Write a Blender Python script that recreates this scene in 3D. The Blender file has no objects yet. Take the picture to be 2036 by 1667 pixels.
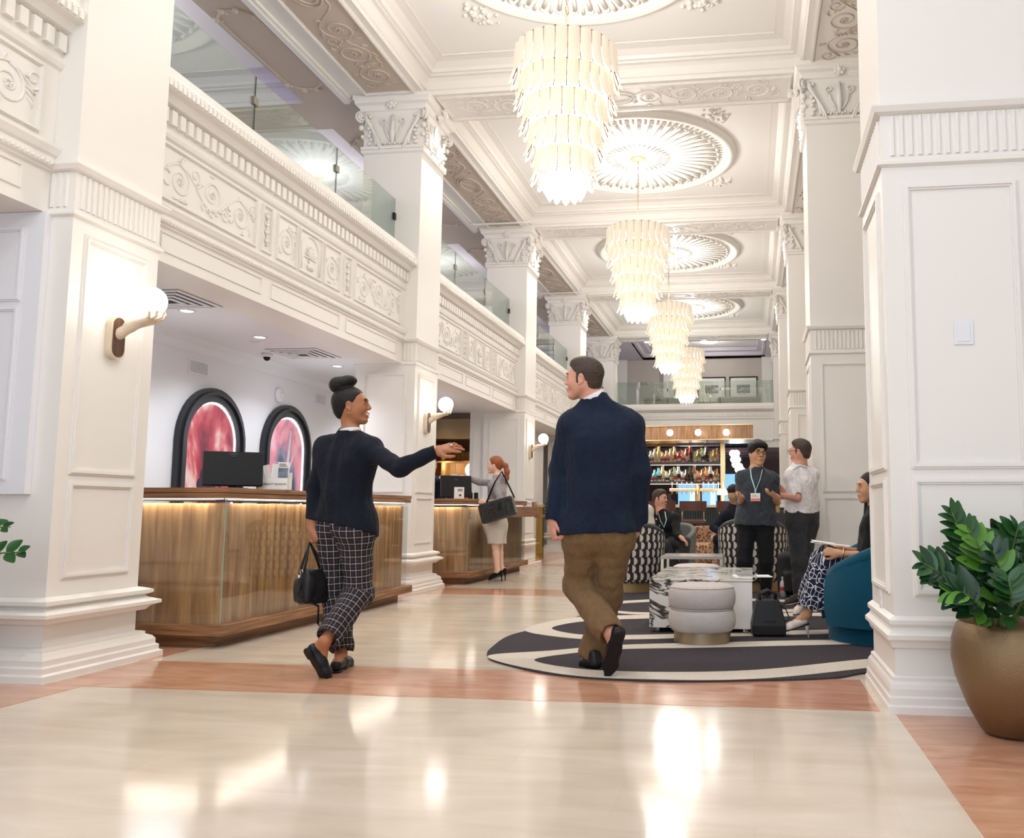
import bpy, math, random
import numpy as np
from mathutils import Vector, Matrix
random.seed(7)
PI = math.pi
SC = bpy.context.scene
COL = SC.collection

# ---------------------------------------------------------------- camera
FOC, PCX, PCY, EYE = 1722.4, 1267.2, 833.5, 0.95
YAW, PITCH, ROLL = [math.radians(v) for v in (-7.475, 6.086, 0.139)]
_f = Vector((math.sin(YAW)*math.cos(PITCH), math.cos(YAW)*math.cos(PITCH), math.sin(PITCH)))
_r = Vector((math.cos(YAW), -math.sin(YAW), 0)); _u = _r.cross(_f)
_R = math.cos(ROLL)*_r + math.sin(ROLL)*_u
_U = -math.sin(ROLL)*_r + math.cos(ROLL)*_u
cd = bpy.data.cameras.new('camera'); cam = bpy.data.objects.new('camera', cd); COL.objects.link(cam)
m = Matrix.Identity(4)
for i, a in enumerate((_R, _U, -_f)):
    for j in range(3): m[j][i] = a[j]
m[2][3] = EYE
cam.matrix_world = m
cd.sensor_width = 36; cd.lens = FOC/2036*36
cd.shift_x = -(PCX-1018)/2036; cd.shift_y = (PCY-833.5)/2036
cd.clip_end = 200
SC.camera = cam
def ray(x, y):
    return _R*((x-PCX)/FOC) - _U*((y-PCY)/FOC) + _f
def at(x, y, Y):
    d = ray(x, y); return Vector((0, 0, EYE)) + d*(Y/d.y)
def onfloor(x, y, z=0.0):
    d = ray(x, y); return Vector((0, 0, EYE)) + d*((z-EYE)/d.z)

# ---------------------------------------------------------------- colour management, world
SC.view_settings.view_transform = 'Standard'; SC.view_settings.look = 'None'
SC.view_settings.gamma = 1; SC.view_settings.use_curve_mapping = False
SC.view_settings.exposure = 0.24
SC.cycles.max_bounces = 8; SC.cycles.diffuse_bounces = 4; SC.cycles.glossy_bounces = 4
SC.cycles.transmission_bounces = 6; SC.cycles.transparent_max_bounces = 10
SC.cycles.sample_clamp_indirect = 4.0; SC.cycles.caustics_reflective = False; SC.cycles.caustics_refractive = False
SC.cycles.use_denoising = True
W = bpy.data.worlds.new('world'); SC.world = W; W.use_nodes = True
W.node_tree.nodes['Background'].inputs[0].default_value = (0.80, 0.88, 1.0, 1)
W.node_tree.nodes['Background'].inputs[1].default_value = 1.5

def light(kind, name, loc, energy, color=(1, 1, 1), size=0.1, rot=(0, 0, 0), **kw):
    l = bpy.data.lights.new(name, kind); l.energy = energy; l.color = color
    if kind == 'AREA': l.size = size
    else: l.shadow_soft_size = size
    for k, v in kw.items(): setattr(l, k, v)
    o = bpy.data.objects.new(name, l); o.location = loc; o.rotation_euler = rot; COL.objects.link(o)
    return o
# daylight of the entrance front behind the camera
light('AREA', 'entrance_daylight', (-1.5, -5.5, 3.0), 75, (0.78, 0.88, 1.0), 5.0, (math.radians(90), 0, 0), shape='RECTANGLE', size_y=4.5)
WARM = (1.0, 0.955, 0.90)
CHX = -1.67
BAYC = [2.3, 7.55, 12.75, 17.75, 22.7]
for i, y in enumerate(BAYC):
    light('POINT', 'chandelier_bulbs', (CHX, y, 5.46), 85, WARM, 0.22)
    light('POINT', 'chandelier_lower_bulbs', (CHX, y, 3.62), 42, WARM, 0.25)
SPOTY = [4.9, 10.2, 15.3, 20.3]
for y in SPOTY:
    for x, dx in ((-3.80, 1), (0.50, -1)):
        o = light('SPOT', 'column_spotlight', (x, y, 5.98), 225, (1.0, 0.965, 0.925), 0.06, spot_size=2.0, spot_blend=0.9)
        o.rotation_euler = Vector((dx*1.9, 0.9, -6)).to_track_quat('-Z', 'Y').to_euler()
for x in (-5.0,):
    for y in (6.95, 8.12, 9.3, 11.8, 13.2):
        light('SPOT', 'reception_downlight', (x, y, 2.70), 68, (0.84, 0.91, 1.0), 0.05, spot_size=2.3, spot_blend=0.8)

for y in (7.0, 9.6, 12.6): light('POINT', 'reception_fill_light', (-5.0, y, 1.9), 6, (0.86, 0.92, 1.0), 0.25)  # unseen fill lights added to brighten the reception ceiling
# ---------------------------------------------------------------- materials
MATS = {}
def nt(m): return m.node_tree.nodes, m.node_tree.links
def mat(name, col, rough=0.5, metal=0.0, spec=0.5, emit=None, estr=0.0, trans=0.0, alpha=1.0, ior=1.45, bump=0, bscale=60, coat=0, sheen=0, var=0, vscale=3.0):
    if name in MATS: return MATS[name]
    m = bpy.data.materials.new(name); m.use_nodes = True
    N, L = nt(m); b = N['Principled BSDF']; I = b.inputs
    I['Base Color'].default_value = (*col, 1); I['Roughness'].default_value = rough; I['Metallic'].default_value = metal
    I['Specular IOR Level'].default_value = spec; I['IOR'].default_value = ior
    I['Transmission Weight'].default_value = trans; I['Alpha'].default_value = alpha
    I['Coat Weight'].default_value = coat; I['Sheen Weight'].default_value = sheen
    if emit: I['Emission Color'].default_value = (*emit, 1); I['Emission Strength'].default_value = estr
    if bump or var:
        tc = N.new('ShaderNodeTexCoord')
    if bump:
        n = N.new('ShaderNodeTexNoise'); n.inputs['Scale'].default_value = bscale; n.inputs['Detail'].default_value = 3
        bp = N.new('ShaderNodeBump'); bp.inputs['Strength'].default_value = bump; bp.inputs['Distance'].default_value = 0.01
        L.new(tc.outputs['Object'], n.inputs['Vector']); L.new(n.outputs['Fac'], bp.inputs['Height']); L.new(bp.outputs[0], I['Normal'])
    if var:
        n = N.new('ShaderNodeTexNoise'); n.inputs['Scale'].default_value = vscale; n.inputs['Detail'].default_value = 4
        r = N.new('ShaderNodeValToRGB')
        r.color_ramp.elements[0].position = 0.3; r.color_ramp.elements[1].position = 0.7
        r.color_ramp.elements[0].color = (*[c*(1-var) for c in col], 1); r.color_ramp.elements[1].color = (*[min(1, c*(1+var)) for c in col], 1)
        L.new(tc.outputs['Object'], n.inputs['Vector']); L.new(n.outputs['Fac'], r.inputs[0]); L.new(r.outputs[0], I['Base Color'])
    MATS[name] = m; return m
def ramp(N, pts):
    r = N.new('ShaderNodeValToRGB'); cr = r.color_ramp
    while len(cr.elements) < len(pts): cr.elements.new(0.5)
    for e, (p, c) in zip(cr.elements, pts): e.position = p; e.color = (*c, 1)
    return r
def wood(name, c0, c1, scale=(14, 14, 0.9), rough=0.35, coat=0.0):
    m = mat(name, c0, rough, coat=coat); N, L = nt(m); b = N['Principled BSDF']
    tc = N.new('ShaderNodeTexCoord'); mp = N.new('ShaderNodeMapping'); mp.inputs['Scale'].default_value = scale
    n = N.new('ShaderNodeTexNoise'); n.inputs['Scale'].default_value = 2.2; n.inputs['Detail'].default_value = 7; n.inputs['Distortion'].default_value = 0.5
    r = ramp(N, [(0.3, c0), (0.52, [(a+d)/2 for a, d in zip(c0, c1)]), (0.68, c1)])
    L.new(tc.outputs['Object'], mp.inputs[0]); L.new(mp.outputs[0], n.inputs['Vector']); L.new(n.outputs['Fac'], r.inputs[0]); L.new(r.outputs[0], b.inputs['Base Color'])
    return m
PAINT = mat('cream_paint', (0.825, 0.795, 0.75), 0.42, spec=0.4)
SOFFIT = mat('shaded_soffit_paint', (0.55, 0.47, 0.385), 0.55, spec=0.3)  # weaker light on the soffits put into the colour as taupe
CEILP = mat('ceiling_white_paint', (0.90, 0.885, 0.86), 0.6, spec=0.2)
WHITE = mat('white_paint', (0.80, 0.80, 0.83), 0.5, spec=0.3)
LILAC = mat('lilac_lit_white_paint', (0.62, 0.58, 0.66), 0.6)  # white paint with lavender light put into the colour
BRASS = mat('brushed_brass', (0.72, 0.52, 0.27), 0.32, 1.0)
BLACK = mat('black_plastic', (0.008, 0.008, 0.009), 0.45, spec=0.25)
BLKMET = mat('dark_metal', (0.03, 0.03, 0.032), 0.35, 0.8)
CHROME = mat('chrome', (0.75, 0.75, 0.76), 0.15, 1.0)
STEEL = mat('brushed_steel', (0.45, 0.45, 0.46), 0.35, 1.0)
WALNUT = wood('walnut_veneer', (0.17, 0.078, 0.034), (0.40, 0.225, 0.105))
WALNUTH = wood('walnut_edge_grain', (0.14, 0.060, 0.026), (0.36, 0.18, 0.08), (1.5, 1.0, 22))
OAK = wood('light_oak', (0.42, 0.24, 0.10), (0.64, 0.42, 0.21), (10, 10, 0.8), 0.45)
DARKWOOD = wood('dark_walnut', (0.05, 0.022, 0.013), (0.14, 0.06, 0.034), (12, 12, 1.2), 0.3)
GLOBE = mat('lit_opal_glass', (1, 1, 1), 0.3, emit=(1.0, 0.95, 0.88), estr=7)
LED = mat('led_strip', (1, 1, 1), 0.3, emit=(0.95, 0.97, 1.0), estr=9)
PAPER = mat('white_card', (0.82, 0.80, 0.77), 0.6)
LEATHER = mat('black_leather', (0.008, 0.008, 0.009), 0.42, spec=0.35, bump=0.15, bscale=60)
ORD = ['leftmost', 'second', 'third', 'fourth', 'fifth', 'sixth', 'seventh', 'eighth', 'ninth', 'tenth', 'eleventh', 'twelfth', 'thirteenth', 'fourteenth', 'fifteenth', 'sixteenth', 'seventeenth', 'eighteenth', 'nineteenth', 'rightmost']
def glassmat(name, tint=(0.93, 0.975, 0.96), refl=0.06, rough=0.0, ior=1.5, amount=0.0):
    m = bpy.data.materials.new(name); m.use_nodes = True; N, L = nt(m); N.clear()
    o = N.new('ShaderNodeOutputMaterial'); t = N.new('ShaderNodeBsdfTransparent'); t.inputs[0].default_value = (*tint, 1)
    g = N.new('ShaderNodeBsdfGlossy'); g.inputs['Roughness'].default_value = rough
    lw = N.new('ShaderNodeLayerWeight'); lw.inputs['Blend'].default_value = 0.5
    pw = N.new('ShaderNodeMath'); pw.operation = 'POWER'; pw.inputs[1].default_value = 4.0
    ad = N.new('ShaderNodeMath'); ad.operation = 'MULTIPLY_ADD'; ad.inputs[1].default_value = 0.75; ad.inputs[2].default_value = 0.035+amount; ad.use_clamp = True
    mx = N.new('ShaderNodeMixShader')
    L.new(lw.outputs['Facing'], pw.inputs[0]); L.new(pw.outputs[0], ad.inputs[0]); L.new(ad.outputs[0], mx.inputs[0]); L.new(t.outputs[0], mx.inputs[1]); L.new(g.outputs[0], mx.inputs[2]); L.new(mx.outputs[0], o.inputs[0])
    MATS[name] = m; return m
GLASS = glassmat('balustrade_glass', (0.80, 0.875, 0.84), amount=0.13)
CLEAR = glassmat('clear_glass', (0.97, 0.985, 0.98), ior=1.45)

# ---------------------------------------------------------------- mesh builder
class MB:
    def __init__(s): s.v = []; s.f = []
    def add(s, vs, fs):
        k = len(s.v); s.v += [tuple(p) for p in vs]; s.f += [tuple(i+k for i in f) for f in fs]; return s
    def box(s, x0, y0, z0, x1, y1, z1, ch=0.0):
        if x0 > x1: x0, x1 = x1, x0
        if y0 > y1: y0, y1 = y1, y0
        if z0 > z1: z0, z1 = z1, z0
        if ch:
            return s.rect(x0+ch, y0+ch, x1-ch, y1-ch, [(0, z0), (ch, z0+ch), (ch, z1-ch), (0, z1)], True)
        return s.add([(x0,y0,z0),(x1,y0,z0),(x1,y1,z0),(x0,y1,z0),(x0,y0,z1),(x1,y0,z1),(x1,y1,z1),(x0,y1,z1)],
                     [(3,2,1,0),(4,5,6,7),(0,1,5,4),(1,2,6,5),(2,3,7,6),(3,0,4,7)])
    def rect(s, x0, y0, x1, y1, prof, cap=True, capb=True):
        # stacked rectangular loops, prof = (outward offset, z)
        V = []; F = []
        for d, z in prof: V += [(x0-d,y0-d,z),(x1+d,y0-d,z),(x1+d,y1+d,z),(x0-d,y1+d,z)]
        n = len(prof)
        for i in range(n-1):
            for k in range(4):
                a = i*4+k; b = i*4+(k+1) % 4; F.append((a, b, b+4, a+4))
        if capb: F.append((3, 2, 1, 0))
        if cap: t = (n-1)*4; F.append((t, t+1, t+2, t+3))
        return s.add(V, F)
    def prism(s, poly, ax, t0, t1):
        # poly in the two other axes (cyclic order) extruded along ax
        def P(a, b, t): return {'x': (t, a, b), 'y': (a, t, b), 'z': (a, b, t)}[ax]
        n = len(poly)
        V = [P(a, b, t0) for a, b in poly]+[P(a, b, t1) for a, b in poly]
        F = [tuple(range(n-1, -1, -1)), tuple(range(n, 2*n))]+[(i, (i+1) % n, n+(i+1) % n, n+i) for i in range(n)]
        return s.add(V, F)
    def lathe(s, prof, n=24, c=(0, 0, 0), sx=1, sy=1, a0=0, a1=2*PI, capt=True, capb=True):
        full = abs(a1-a0-2*PI) < 1e-6; m = n if full else n+1
        V = []; F = []
        for r, z in prof:
            for k in range(m):
                a = a0+(a1-a0)*k/n; V.append((c[0]+r*sx*math.cos(a), c[1]+r*sy*math.sin(a), c[2]+z))
        for i in range(len(prof)-1):
            for k in range(n):
                a = i*m+k; b = i*m+(k+1) % m; F.append((a, b, b+m, a+m))
        if capb and full: F.append(tuple(range(m-1, -1, -1)))
        if capt and full: t = (len(prof)-1)*m; F.append(tuple(range(t, t+m)))
        return s.add(V, F)
    def tube(s, pts, r, n=8, closed=False, flat=1.0, up=None):
        pts = [Vector(p) for p in pts]; N = len(pts); V = []; F = []
        rs = r if hasattr(r, '__len__') else [r]*N
        pu = None
        for i, p in enumerate(pts):
            if closed: t = pts[(i+1) % N]-pts[i-1]
            else: t = pts[min(i+1, N-1)]-pts[max(i-1, 0)]
            if t.length < 1e-9: t = Vector((0, 0, 1))
            t.normalize()
            if up is not None: u = Vector(up)
            else: u = pu if pu is not None else (Vector((0, 0, 1)) if abs(t.z) < 0.9 else Vector((1, 0, 0)))
            w = t.cross(u)
            if w.length < 1e-5: w = t.cross(Vector((1, 0.01, 0)))
            w.normalize(); u = w.cross(t); pu = u
            for k in range(n):
                a = 2*PI*k/n; V.append(p+w*math.cos(a)*rs[i]+u*math.sin(a)*rs[i]*flat)
        for i in range(N if closed else N-1):
            for k in range(n):
                a = i*n+k; b = i*n+(k+1) % n; j = ((i+1) % N)*n; F.append((a, b, j+(k+1) % n, j+k))
        if not closed: F.append(tuple(range(n-1, -1, -1))); F.append(tuple((N-1)*n+k for k in range(n)))
        return s.add(V, F)
    def ball(s, c, r, n=12, m=8, sc=(1, 1, 1)):
        prof = [(max(r*math.sin(PI*i/m), 1e-4*r), -r*math.cos(PI*i/m)) for i in range(m+1)]
        k = len(s.v); s.lathe(prof, n, (0, 0, 0))
        for i in range(k, len(s.v)): x, y, z = s.v[i]; s.v[i] = (c[0]+x*sc[0], c[1]+y*sc[1], c[2]+z*sc[2])
        return s
    def xf(s, M, k=0):
        for i in range(k, len(s.v)): s.v[i] = tuple(M @ Vector(s.v[i]))
        return s
    def build(s, name, mt, parent=None, smooth=False, loc=None, kind=None, label=None, bevel=0, autos=None):
        me = bpy.data.meshes.new(name); me.from_pydata(s.v, [], s.f); me.update()
        if mt: me.materials.append(mt)
        if smooth or autos:
            me.polygons.foreach_set('use_smooth', [True]*len(me.polygons))
            if autos: me.set_sharp_from_angle(angle=math.radians(autos))
        o = bpy.data.objects.new(name, me); COL.objects.link(o)
        if parent: o.parent = parent
        if loc is not None: o.location = loc
        if kind: o['kind'] = kind
        if label: o['label'] = label
        if bevel:
            b = o.modifiers.new('bevel', 'BEVEL'); b.width = bevel; b.segments = 2; b.limit_method = 'ANGLE'
        return o
def thing(name, label, cat, loc=(0, 0, 0), rz=0, group=None, kind=None):
    o = bpy.data.objects.new(name, None); COL.objects.link(o); o.empty_display_size = 0.1
    o.location = loc; o.rotation_euler = (0, 0, rz)
    if label: o['label'] = label
    if cat: o['category'] = cat
    if group: o['group'] = group
    if kind: o['kind'] = kind
    return o
def tag(o, label, cat, group=None, kind=None):
    o['label'] = label; o['category'] = cat
    if group: o['group'] = group
    if kind: o['kind'] = kind
    return o
def copy_tree(o, parent=None, kids=None):
    c = o.copy(); COL.objects.link(c)
    if parent is not None: c.parent = parent
    for ch in list(o.children): copy_tree(ch, c)
    return c
def dup(root, loc=None, rz=None, label=None, group=None):
    c = copy_tree(root)
    if loc is not None: c.location = loc
    if rz is not None: c.rotation_euler = (0, 0, rz)
    if label: c['label'] = label
    if group: c['group'] = group
    return c
def spiral(c, r, turns, a0, hand=1, n=26, rend=0.15):
    return [(c[0]+r*(1-(1-rend)*i/n)*math.cos(a0+hand*turns*2*PI*i/n), c[1]+r*(1-(1-rend)*i/n)*math.sin(a0+hand*turns*2*PI*i/n)) for i in range(n+1)]
def relief(mb, w, h, place, seed=0, r=0.011, oval=False, n=None):
    # leafy scrollwork in a w x h field; place(u, v, lift) -> 3D point
    rnd = random.Random(seed)
    r *= 0.72
    def line(pts, rr): mb.tube([place(u, v, 0.0) for u, v in pts], rr, 5)
    n = n or max(2, int(round(w/(h*0.85))))
    st = w/n
    for i in range(n):
        cx = -w/2+st*(i+0.5); sg = 1 if i % 2 else -1
        if oval and abs(cx) < st*0.7: continue
        R = min(h*0.36, st*0.46)
        sp = spiral((cx, sg*h*0.05), R, 1.7, -sg*PI/2, sg)
        line(sp, [r*(1.15-0.6*k/len(sp)) for k in range(len(sp))])
        sp = spiral((cx+st*0.45, -sg*h*0.26), R*0.5, 1.3, sg*PI/2, -sg, 16)
        line(sp, [r*0.8]*len(sp))
        # leaves fanning out of the stem
        for k in range(9):
            a = rnd.uniform(0, 2*PI); q = R*rnd.uniform(0.95, 1.15)
            a2 = a+sg*0.5; ln = min(h, st)*rnd.uniform(0.14, 0.22)
            p0 = (cx+q*math.cos(a), sg*h*0.05+q*math.sin(a))
            p1 = (p0[0]+ln*0.6*math.cos(a2), p0[1]+ln*0.6*math.sin(a2)); p2 = (p1[0]+ln*0.5*math.cos(a2+sg*0.9), p1[1]+ln*0.5*math.sin(a2+sg*0.9))
            cl = lambda p: (max(-w/2+r, min(w/2-r, p[0])), max(-h/2+r, min(h/2-r, p[1])))
            line([cl(p0), cl(p1), cl(p2)], [r*0.7, r*1.3, r*0.3])
        for k in range(6):
            a = k*PI/3; q = R*0.16
            mb.ball(place(cx+q*math.cos(a), sg*h*0.05+q*math.sin(a), 0.006), r*0.9, 6, 4)
    line([(-w/2+w*k/40, 0.40*h*math.sin(n*PI*k/40)*0.8) for k in range(41)], r*0.8)
    if oval:
        for q in (1.0, 0.8):
            mb.tube([place(st*0.62*q*math.cos(2*PI*k/28), h*0.32*q*math.sin(2*PI*k/28), 0.004) for k in range(28)], r*1.1, 5, closed=True)
    return mb
# ================================================================ SETTING
PW = 0.75
PY = [-0.75, 4.52, 9.84, 14.93, 19.9, 24.9]      # near faces of the pier rows
XL, XR = -3.98, 0.675                            # hall-side faces
# ---- floor
def marble(name, c0, c1, vein, rough, sc=1.6):
    m = mat(name, c0, rough, spec=0.6); N, L = nt(m); b = N['Principled BSDF']
    tc = N.new('ShaderNodeTexCoord')
    n1 = N.new('ShaderNodeTexNoise'); n1.inputs['Scale'].default_value = sc; n1.inputs['Detail'].default_value = 8; n1.inputs['Distortion'].default_value = 0.8
    mp = N.new('ShaderNodeMapping'); mp.inputs['Scale'].default_value = (1, 3.4, 1)
    r = ramp(N, [(0.3, c0), (0.7, c1)])
    br = N.new('ShaderNodeTexBrick'); br.inputs['Scale'].default_value = 1.0
    br.inputs['Color1'].default_value = (1, 1, 1, 1); br.inputs['Color2'].default_value = (0.93, 0.92, 0.905, 1); br.inputs['Mortar'].default_value = (0.89, 0.87, 0.84, 1)
    br.inputs['Mortar Size'].default_value = 0.002; br.inputs['Brick Width'].default_value = 0.91; br.inputs['Row Height'].default_value = 0.46
    mm = N.new('ShaderNodeMix'); mm.data_type = 'RGBA'; mm.blend_type = 'MULTIPLY'; mm.inputs[0].default_value = 0.6
    L.new(tc.outputs['Object'], mp.inputs[0]); L.new(mp.outputs[0], n1.inputs['Vector']); L.new(n1.outputs['Fac'], r.inputs[0])
    L.new(tc.outputs['Object'], br.inputs['Vector']); L.new(r.outputs[0], mm.inputs[6]); L.new(br.outputs['Color'], mm.inputs[7]); L.new(mm.outputs[2], b.inputs['Base Color'])
    rr = N.new('ShaderNodeMapRange'); rr.inputs[3].default_value = rough*0.7; rr.inputs[4].default_value = rough*1.4
    L.new(n1.outputs['Fac'], rr.inputs[0]); L.new(rr.outputs[0], b.inputs['Roughness'])
    return m
BEIGE = marble('cream_marble', (0.60, 0.505, 0.405), (0.70, 0.615, 0.515), 0, 0.12)
ROSE = marble('rose_marble', (0.46, 0.215, 0.13), (0.60, 0.345, 0.23), 0, 0.12, 3.0)
fl = MB().box(-12, -7, -0.10, 6, 32, 0).build('floor', BEIGE, kind='structure')
for i, y in enumerate(PY):
    MB().box(-3.84, y-0.14, 0, 0.60, y+0.65, 0.0015).build('marble_band', ROSE, fl)
MB().box(0.665, -7, 0, 1.55, PY[1]-0.10, 0.0015).build('marble_band', ROSE, fl)
MB().box(-4.6, -7, 0, -3.60, PY[1]-0.14, 0.0015).build('marble_band', ROSE, fl)
for k in range(1, 5):
    MB().box(-4.6, PY[k]+0.65, 0, -3.80, PY[k+1]-0.14, 0.0015).build('marble_band', ROSE, fl)

# ---- capital
def capital_parts(P, x0, y0, x1, y1, z0=5.42, z1=6.08):
    # bell with flared abacus
    w = x1-x0; cx = (x0+x1)/2; cy = (y0+y1)/2; hw = w/2
    MB().rect(x0, y0, x1, y1, [(0.002, z0-0.016), (0.03, z0-0.012), (0.035, z0+0.02), (0.004, z0+0.03), (0.004, z0+0.42), (0.03, z0+0.47), (0.045, z0+0.475),
                               (0.05, z0+0.52), (0.075, z0+0.57), (0.08, z0+0.60), (0.08, z1)], True).build('capital_bell', PAINT, P)
    ab = MB()
    ab.rect(x0, y0, x1, y1, [(0.02, z1-0.14), (0.10, z1-0.10), (0.10, z1-0.07), (0.12, z1-0.05), (0.12, z1-0.001)], True)
    ab.build('abacus', PAINT, P)
    for (dx, dy) in ((0, -1), (1, 0), (-1, 0), (0, 1)):
        fx = cx+dx*(hw+0.01); fy = cy+dy*(hw+0.01)
        tx, ty = -dy, dx
        def pl(u, v, l, fx=fx, fy=fy, tx=tx, ty=ty, dx=dx, dy=dy): return (fx+tx*u+dx*(l+0.012), fy+ty*u+dy*(l+0.012), z0+v)
        o = MB()
        # acanthus leaf curves climbing to each corner
        for sg in (-1, 1):
            for q in (0, 1, 2):
                pts = [pl(sg*(0.36-0.15*(1-(k/9)**1.6)-0.035*q*(1-k/9)), 0.04+0.40*k/9-0.03*q, 0.005+0.02*(k/9)) for k in range(10)]
                o.tube(pts, [0.016]*9+[0.01], 5)
            for k in range(8):
                u = 0.30-0.02*(k % 2); v = 0.06+0.05*k
                o.ball(pl(sg*(u+0.02*k/8), v, 0.004), 0.026, 7, 5, (1, 1, 0.9))
        for k in range(11):
            o.ball(pl(-0.16+0.032*k, 0.055+0.012*(k % 2), 0.0), 0.018, 6, 4)
        o.build('acanthus_leaf', PAINT, P, smooth=True)
        o = MB()
        o.tube([pl(0, 0.05, 0), pl(0.0, 0.2, 0.004), pl(0, 0.42, 0.01)], [0.02, 0.035, 0.016], 6)
        for sg in (-1, 1):
            sp = spiral((sg*0.115, 0.34), 0.05, 1.3, -PI/2, sg, 16)
            o.tube([pl(u, v, 0.004) for u, v in sp], 0.009, 5)
            o.tube([pl(sg*0.03, 0.1, 0), pl(sg*0.09, 0.2, 0), pl(sg*0.11, 0.29, 0)], 0.01, 5)
        o.build('stem_scroll', PAINT, P, smooth=True)
        o = MB(); o.ball(pl(0, 0.545, 0.07), 0.035, 8, 6)
        for k in range(7): o.ball(pl(0.045*math.cos(k*2*PI/7), 0.545+0.045*math.sin(k*2*PI/7), 0.06), 0.026, 7, 5)
        o.build('rosette', PAINT, P, smooth=True)
    for sx in (-1, 1):
        for sy in (-1, 1):
            o = MB(); c = (cx+sx*(hw+0.02), cy+sy*(hw+0.02))
            for q in (0.0, 0.025, -0.025):
                sp = spiral((0, 0), 0.075-abs(q), 1.5, PI/2, -1, 18)
                o.tube([(c[0]+sx*0.707*(u+0.02)-sy*0.707*q, c[1]+sy*0.707*(u+0.02)+sx*0.707*q, z0+0.40+v) for u, v in sp], 0.016, 6)
            o.ball((c[0]+sx*0.01, c[1]+sy*0.01, z0+0.27), 0.035, 8, 6); o.ball((c[0]-sx*0.005, c[1]-sy*0.005, z0+0.16), 0.028, 8, 6)
            o.build('volute', PAINT, P, smooth=True)
    # necking
    MB().rect(x0, y0, x1, y1, [(0.0, z0-0.07), (0.025, z0-0.055), (0.03, z0-0.035), (0.03, z0-0.017), (0.0, z0-0.0165)], False, False).build('necking', PAINT, P)

def frame(mb, place, u0, v0, u1, v1, w=0.035, t=0.018):
    # raised two-step moulding around a panel
    for (a0, b0, a1, b1) in ((u0, v0, u1, v0+w), (u0, v1-w, u1, v1), (u0, v0+w, u0+w, v1-w), (u1-w, v0+w, u1, v1-w)):
        for k, (i, tt) in enumerate(((0, t*0.55), (w*0.28, t))):
            c0, d0, c1, d1 = a0+i, b0+i, a1-i, b1-i
            if a1-a0 < w*1.01: d0, d1 = b0-i, b1+i
            P = [place(c0, d0, 0), place(c1, d0, 0), place(c1, d1, 0), place(c0, d1, 0), place(c0, d0, tt), place(c1, d0, tt), place(c1, d1, tt), place(c0, d1, tt)]
            mb.add(P, [(4, 5, 6, 7), (0, 1, 5, 4), (1, 2, 6, 5), (2, 3, 7, 6), (3, 0, 4, 7)])
def pier(x0, x1, y0, y1, d, label, side, first=False):
    P = thing('column', label, 'column', ((x0+x1)/2, (y0+y1)/2, 0), kind='structure')
    ox, oy = P.location.x, P.location.y
    X0, X1, Y0, Y1 = x0-ox, x1-ox, y0-oy, y1-oy
    MB().rect(X0, Y0, X1, Y1, [(0, 0), (0, 5.405)]).build('shaft', PAINT, P)
    MB().rect(X0, Y0, X1, Y1, [(d, 0), (d, 0.035), (d*0.85, 0.045), (d*0.85, 0.075), (d*0.72, 0.085), (d*0.72, 0.115), (d*0.6, 0.135), (d*0.35, 0.15), (d*0.35, 0.165), (d*0.22, 0.17), (0.001, 0.175)], False, False).build('plinth', PAINT, P)
    e = d*0.9
    MB().rect(X0, Y0, X1, Y1, [(0.001, 0.30), (e*0.35, 0.305), (e*0.55, 0.33), (e*0.95, 0.345), (e*0.95, 0.365), (e*0.45, 0.385), (e*0.30, 0.40), (e*0.62, 0.415), (e*0.62, 0.435), (e*0.2, 0.45), (0.001, 0.455)], False, False).build('dado_cap', PAINT, P)
    # fluted band
    MB().rect(X0, Y0, X1, Y1, [(0.001, 2.69), (0.022, 2.70), (0.022, 2.715), (0.008, 2.73), (0.008, 2.74), (0.001, 2.745)], False, False).build('band_moulding', PAINT, P)
    MB().rect(X0, Y0, X1, Y1, [(0.001, 2.965), (0.03, 2.975), (0.045, 3.0), (0.045, 3.012), (0.012, 3.02), (0.001, 3.022)], False, False).build('band_moulding', PAINT, P)
    fl_ = MB(); n = 15
    for k in range(n):
        t = 0.035+(PW-0.07)*(k+0.5)/n; r = 0.013
        for q in range(4):
            if q == 0: a, b = X0+t, Y0
            elif q == 1: a, b = X0+t, Y1
            elif q == 2: a, b = X0, Y0+t
            else: a, b = X1, Y0+t
            fl_.lathe([(r, 2.75), (r, 2.96)], 6, (a, b, 0))
    fl_.build('fluting', PAINT, P, kind='stuff')
    # panels on every face: upper tall, lower short
    fr = []
    for q in range(1 if first else 0, 4):
        if q == 0: pl = lambda u, v, l: (X0+u, Y0-l, v)
        elif q == 1: pl = lambda u, v, l: (X1-u, Y1+l, v)
        elif q == 2: pl = lambda u, v, l: (X0-l, Y1-u, v)
        else: pl = lambda u, v, l: (X1+l, Y0+u, v)
        wide = PW
        f = MB()
        frame(f, pl, 0.10, 1.16, wide-0.10, 2.60); f.build('panel_moulding', PAINT, P)
        f = MB(); frame(f, pl, 0.10, 0.55, wide-0.10, 1.12); f.build('panel_moulding', PAINT, P)
    capital_parts(P, X0, Y0, X1, Y1)
    return P
ordn = ['nearest', 'second', 'third', 'fourth', 'farthest']
for k in range(1, 6):
    lb = ['cream panelled column at far left with a lit hand-shaped wall lamp', 'cream column with carved capital between the two reception desks',
          'cream column with carved capital just past the second reception desk', 'fourth cream column of the left row, partly behind the blazer man',
          'last cream column of the left row beside the far balcony'][k-1]
    pier(XL-PW, XL, PY[k], PY[k]+PW, 0.12, lb, -1, k == 1)
    lb = ['large cream panelled column at right beside the potted plant', 'cream column behind the man in the white shirt',
          'third cream column of the right row, seen narrowly past the second', 'fourth cream column of the right row, a sliver beyond the third',
          'last cream column of the right row beside the bar'][k-1]
    pier(XR, XR+PW, PY[k]-0.15, PY[k]+PW-0.15, 0.045, lb, 1)

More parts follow.
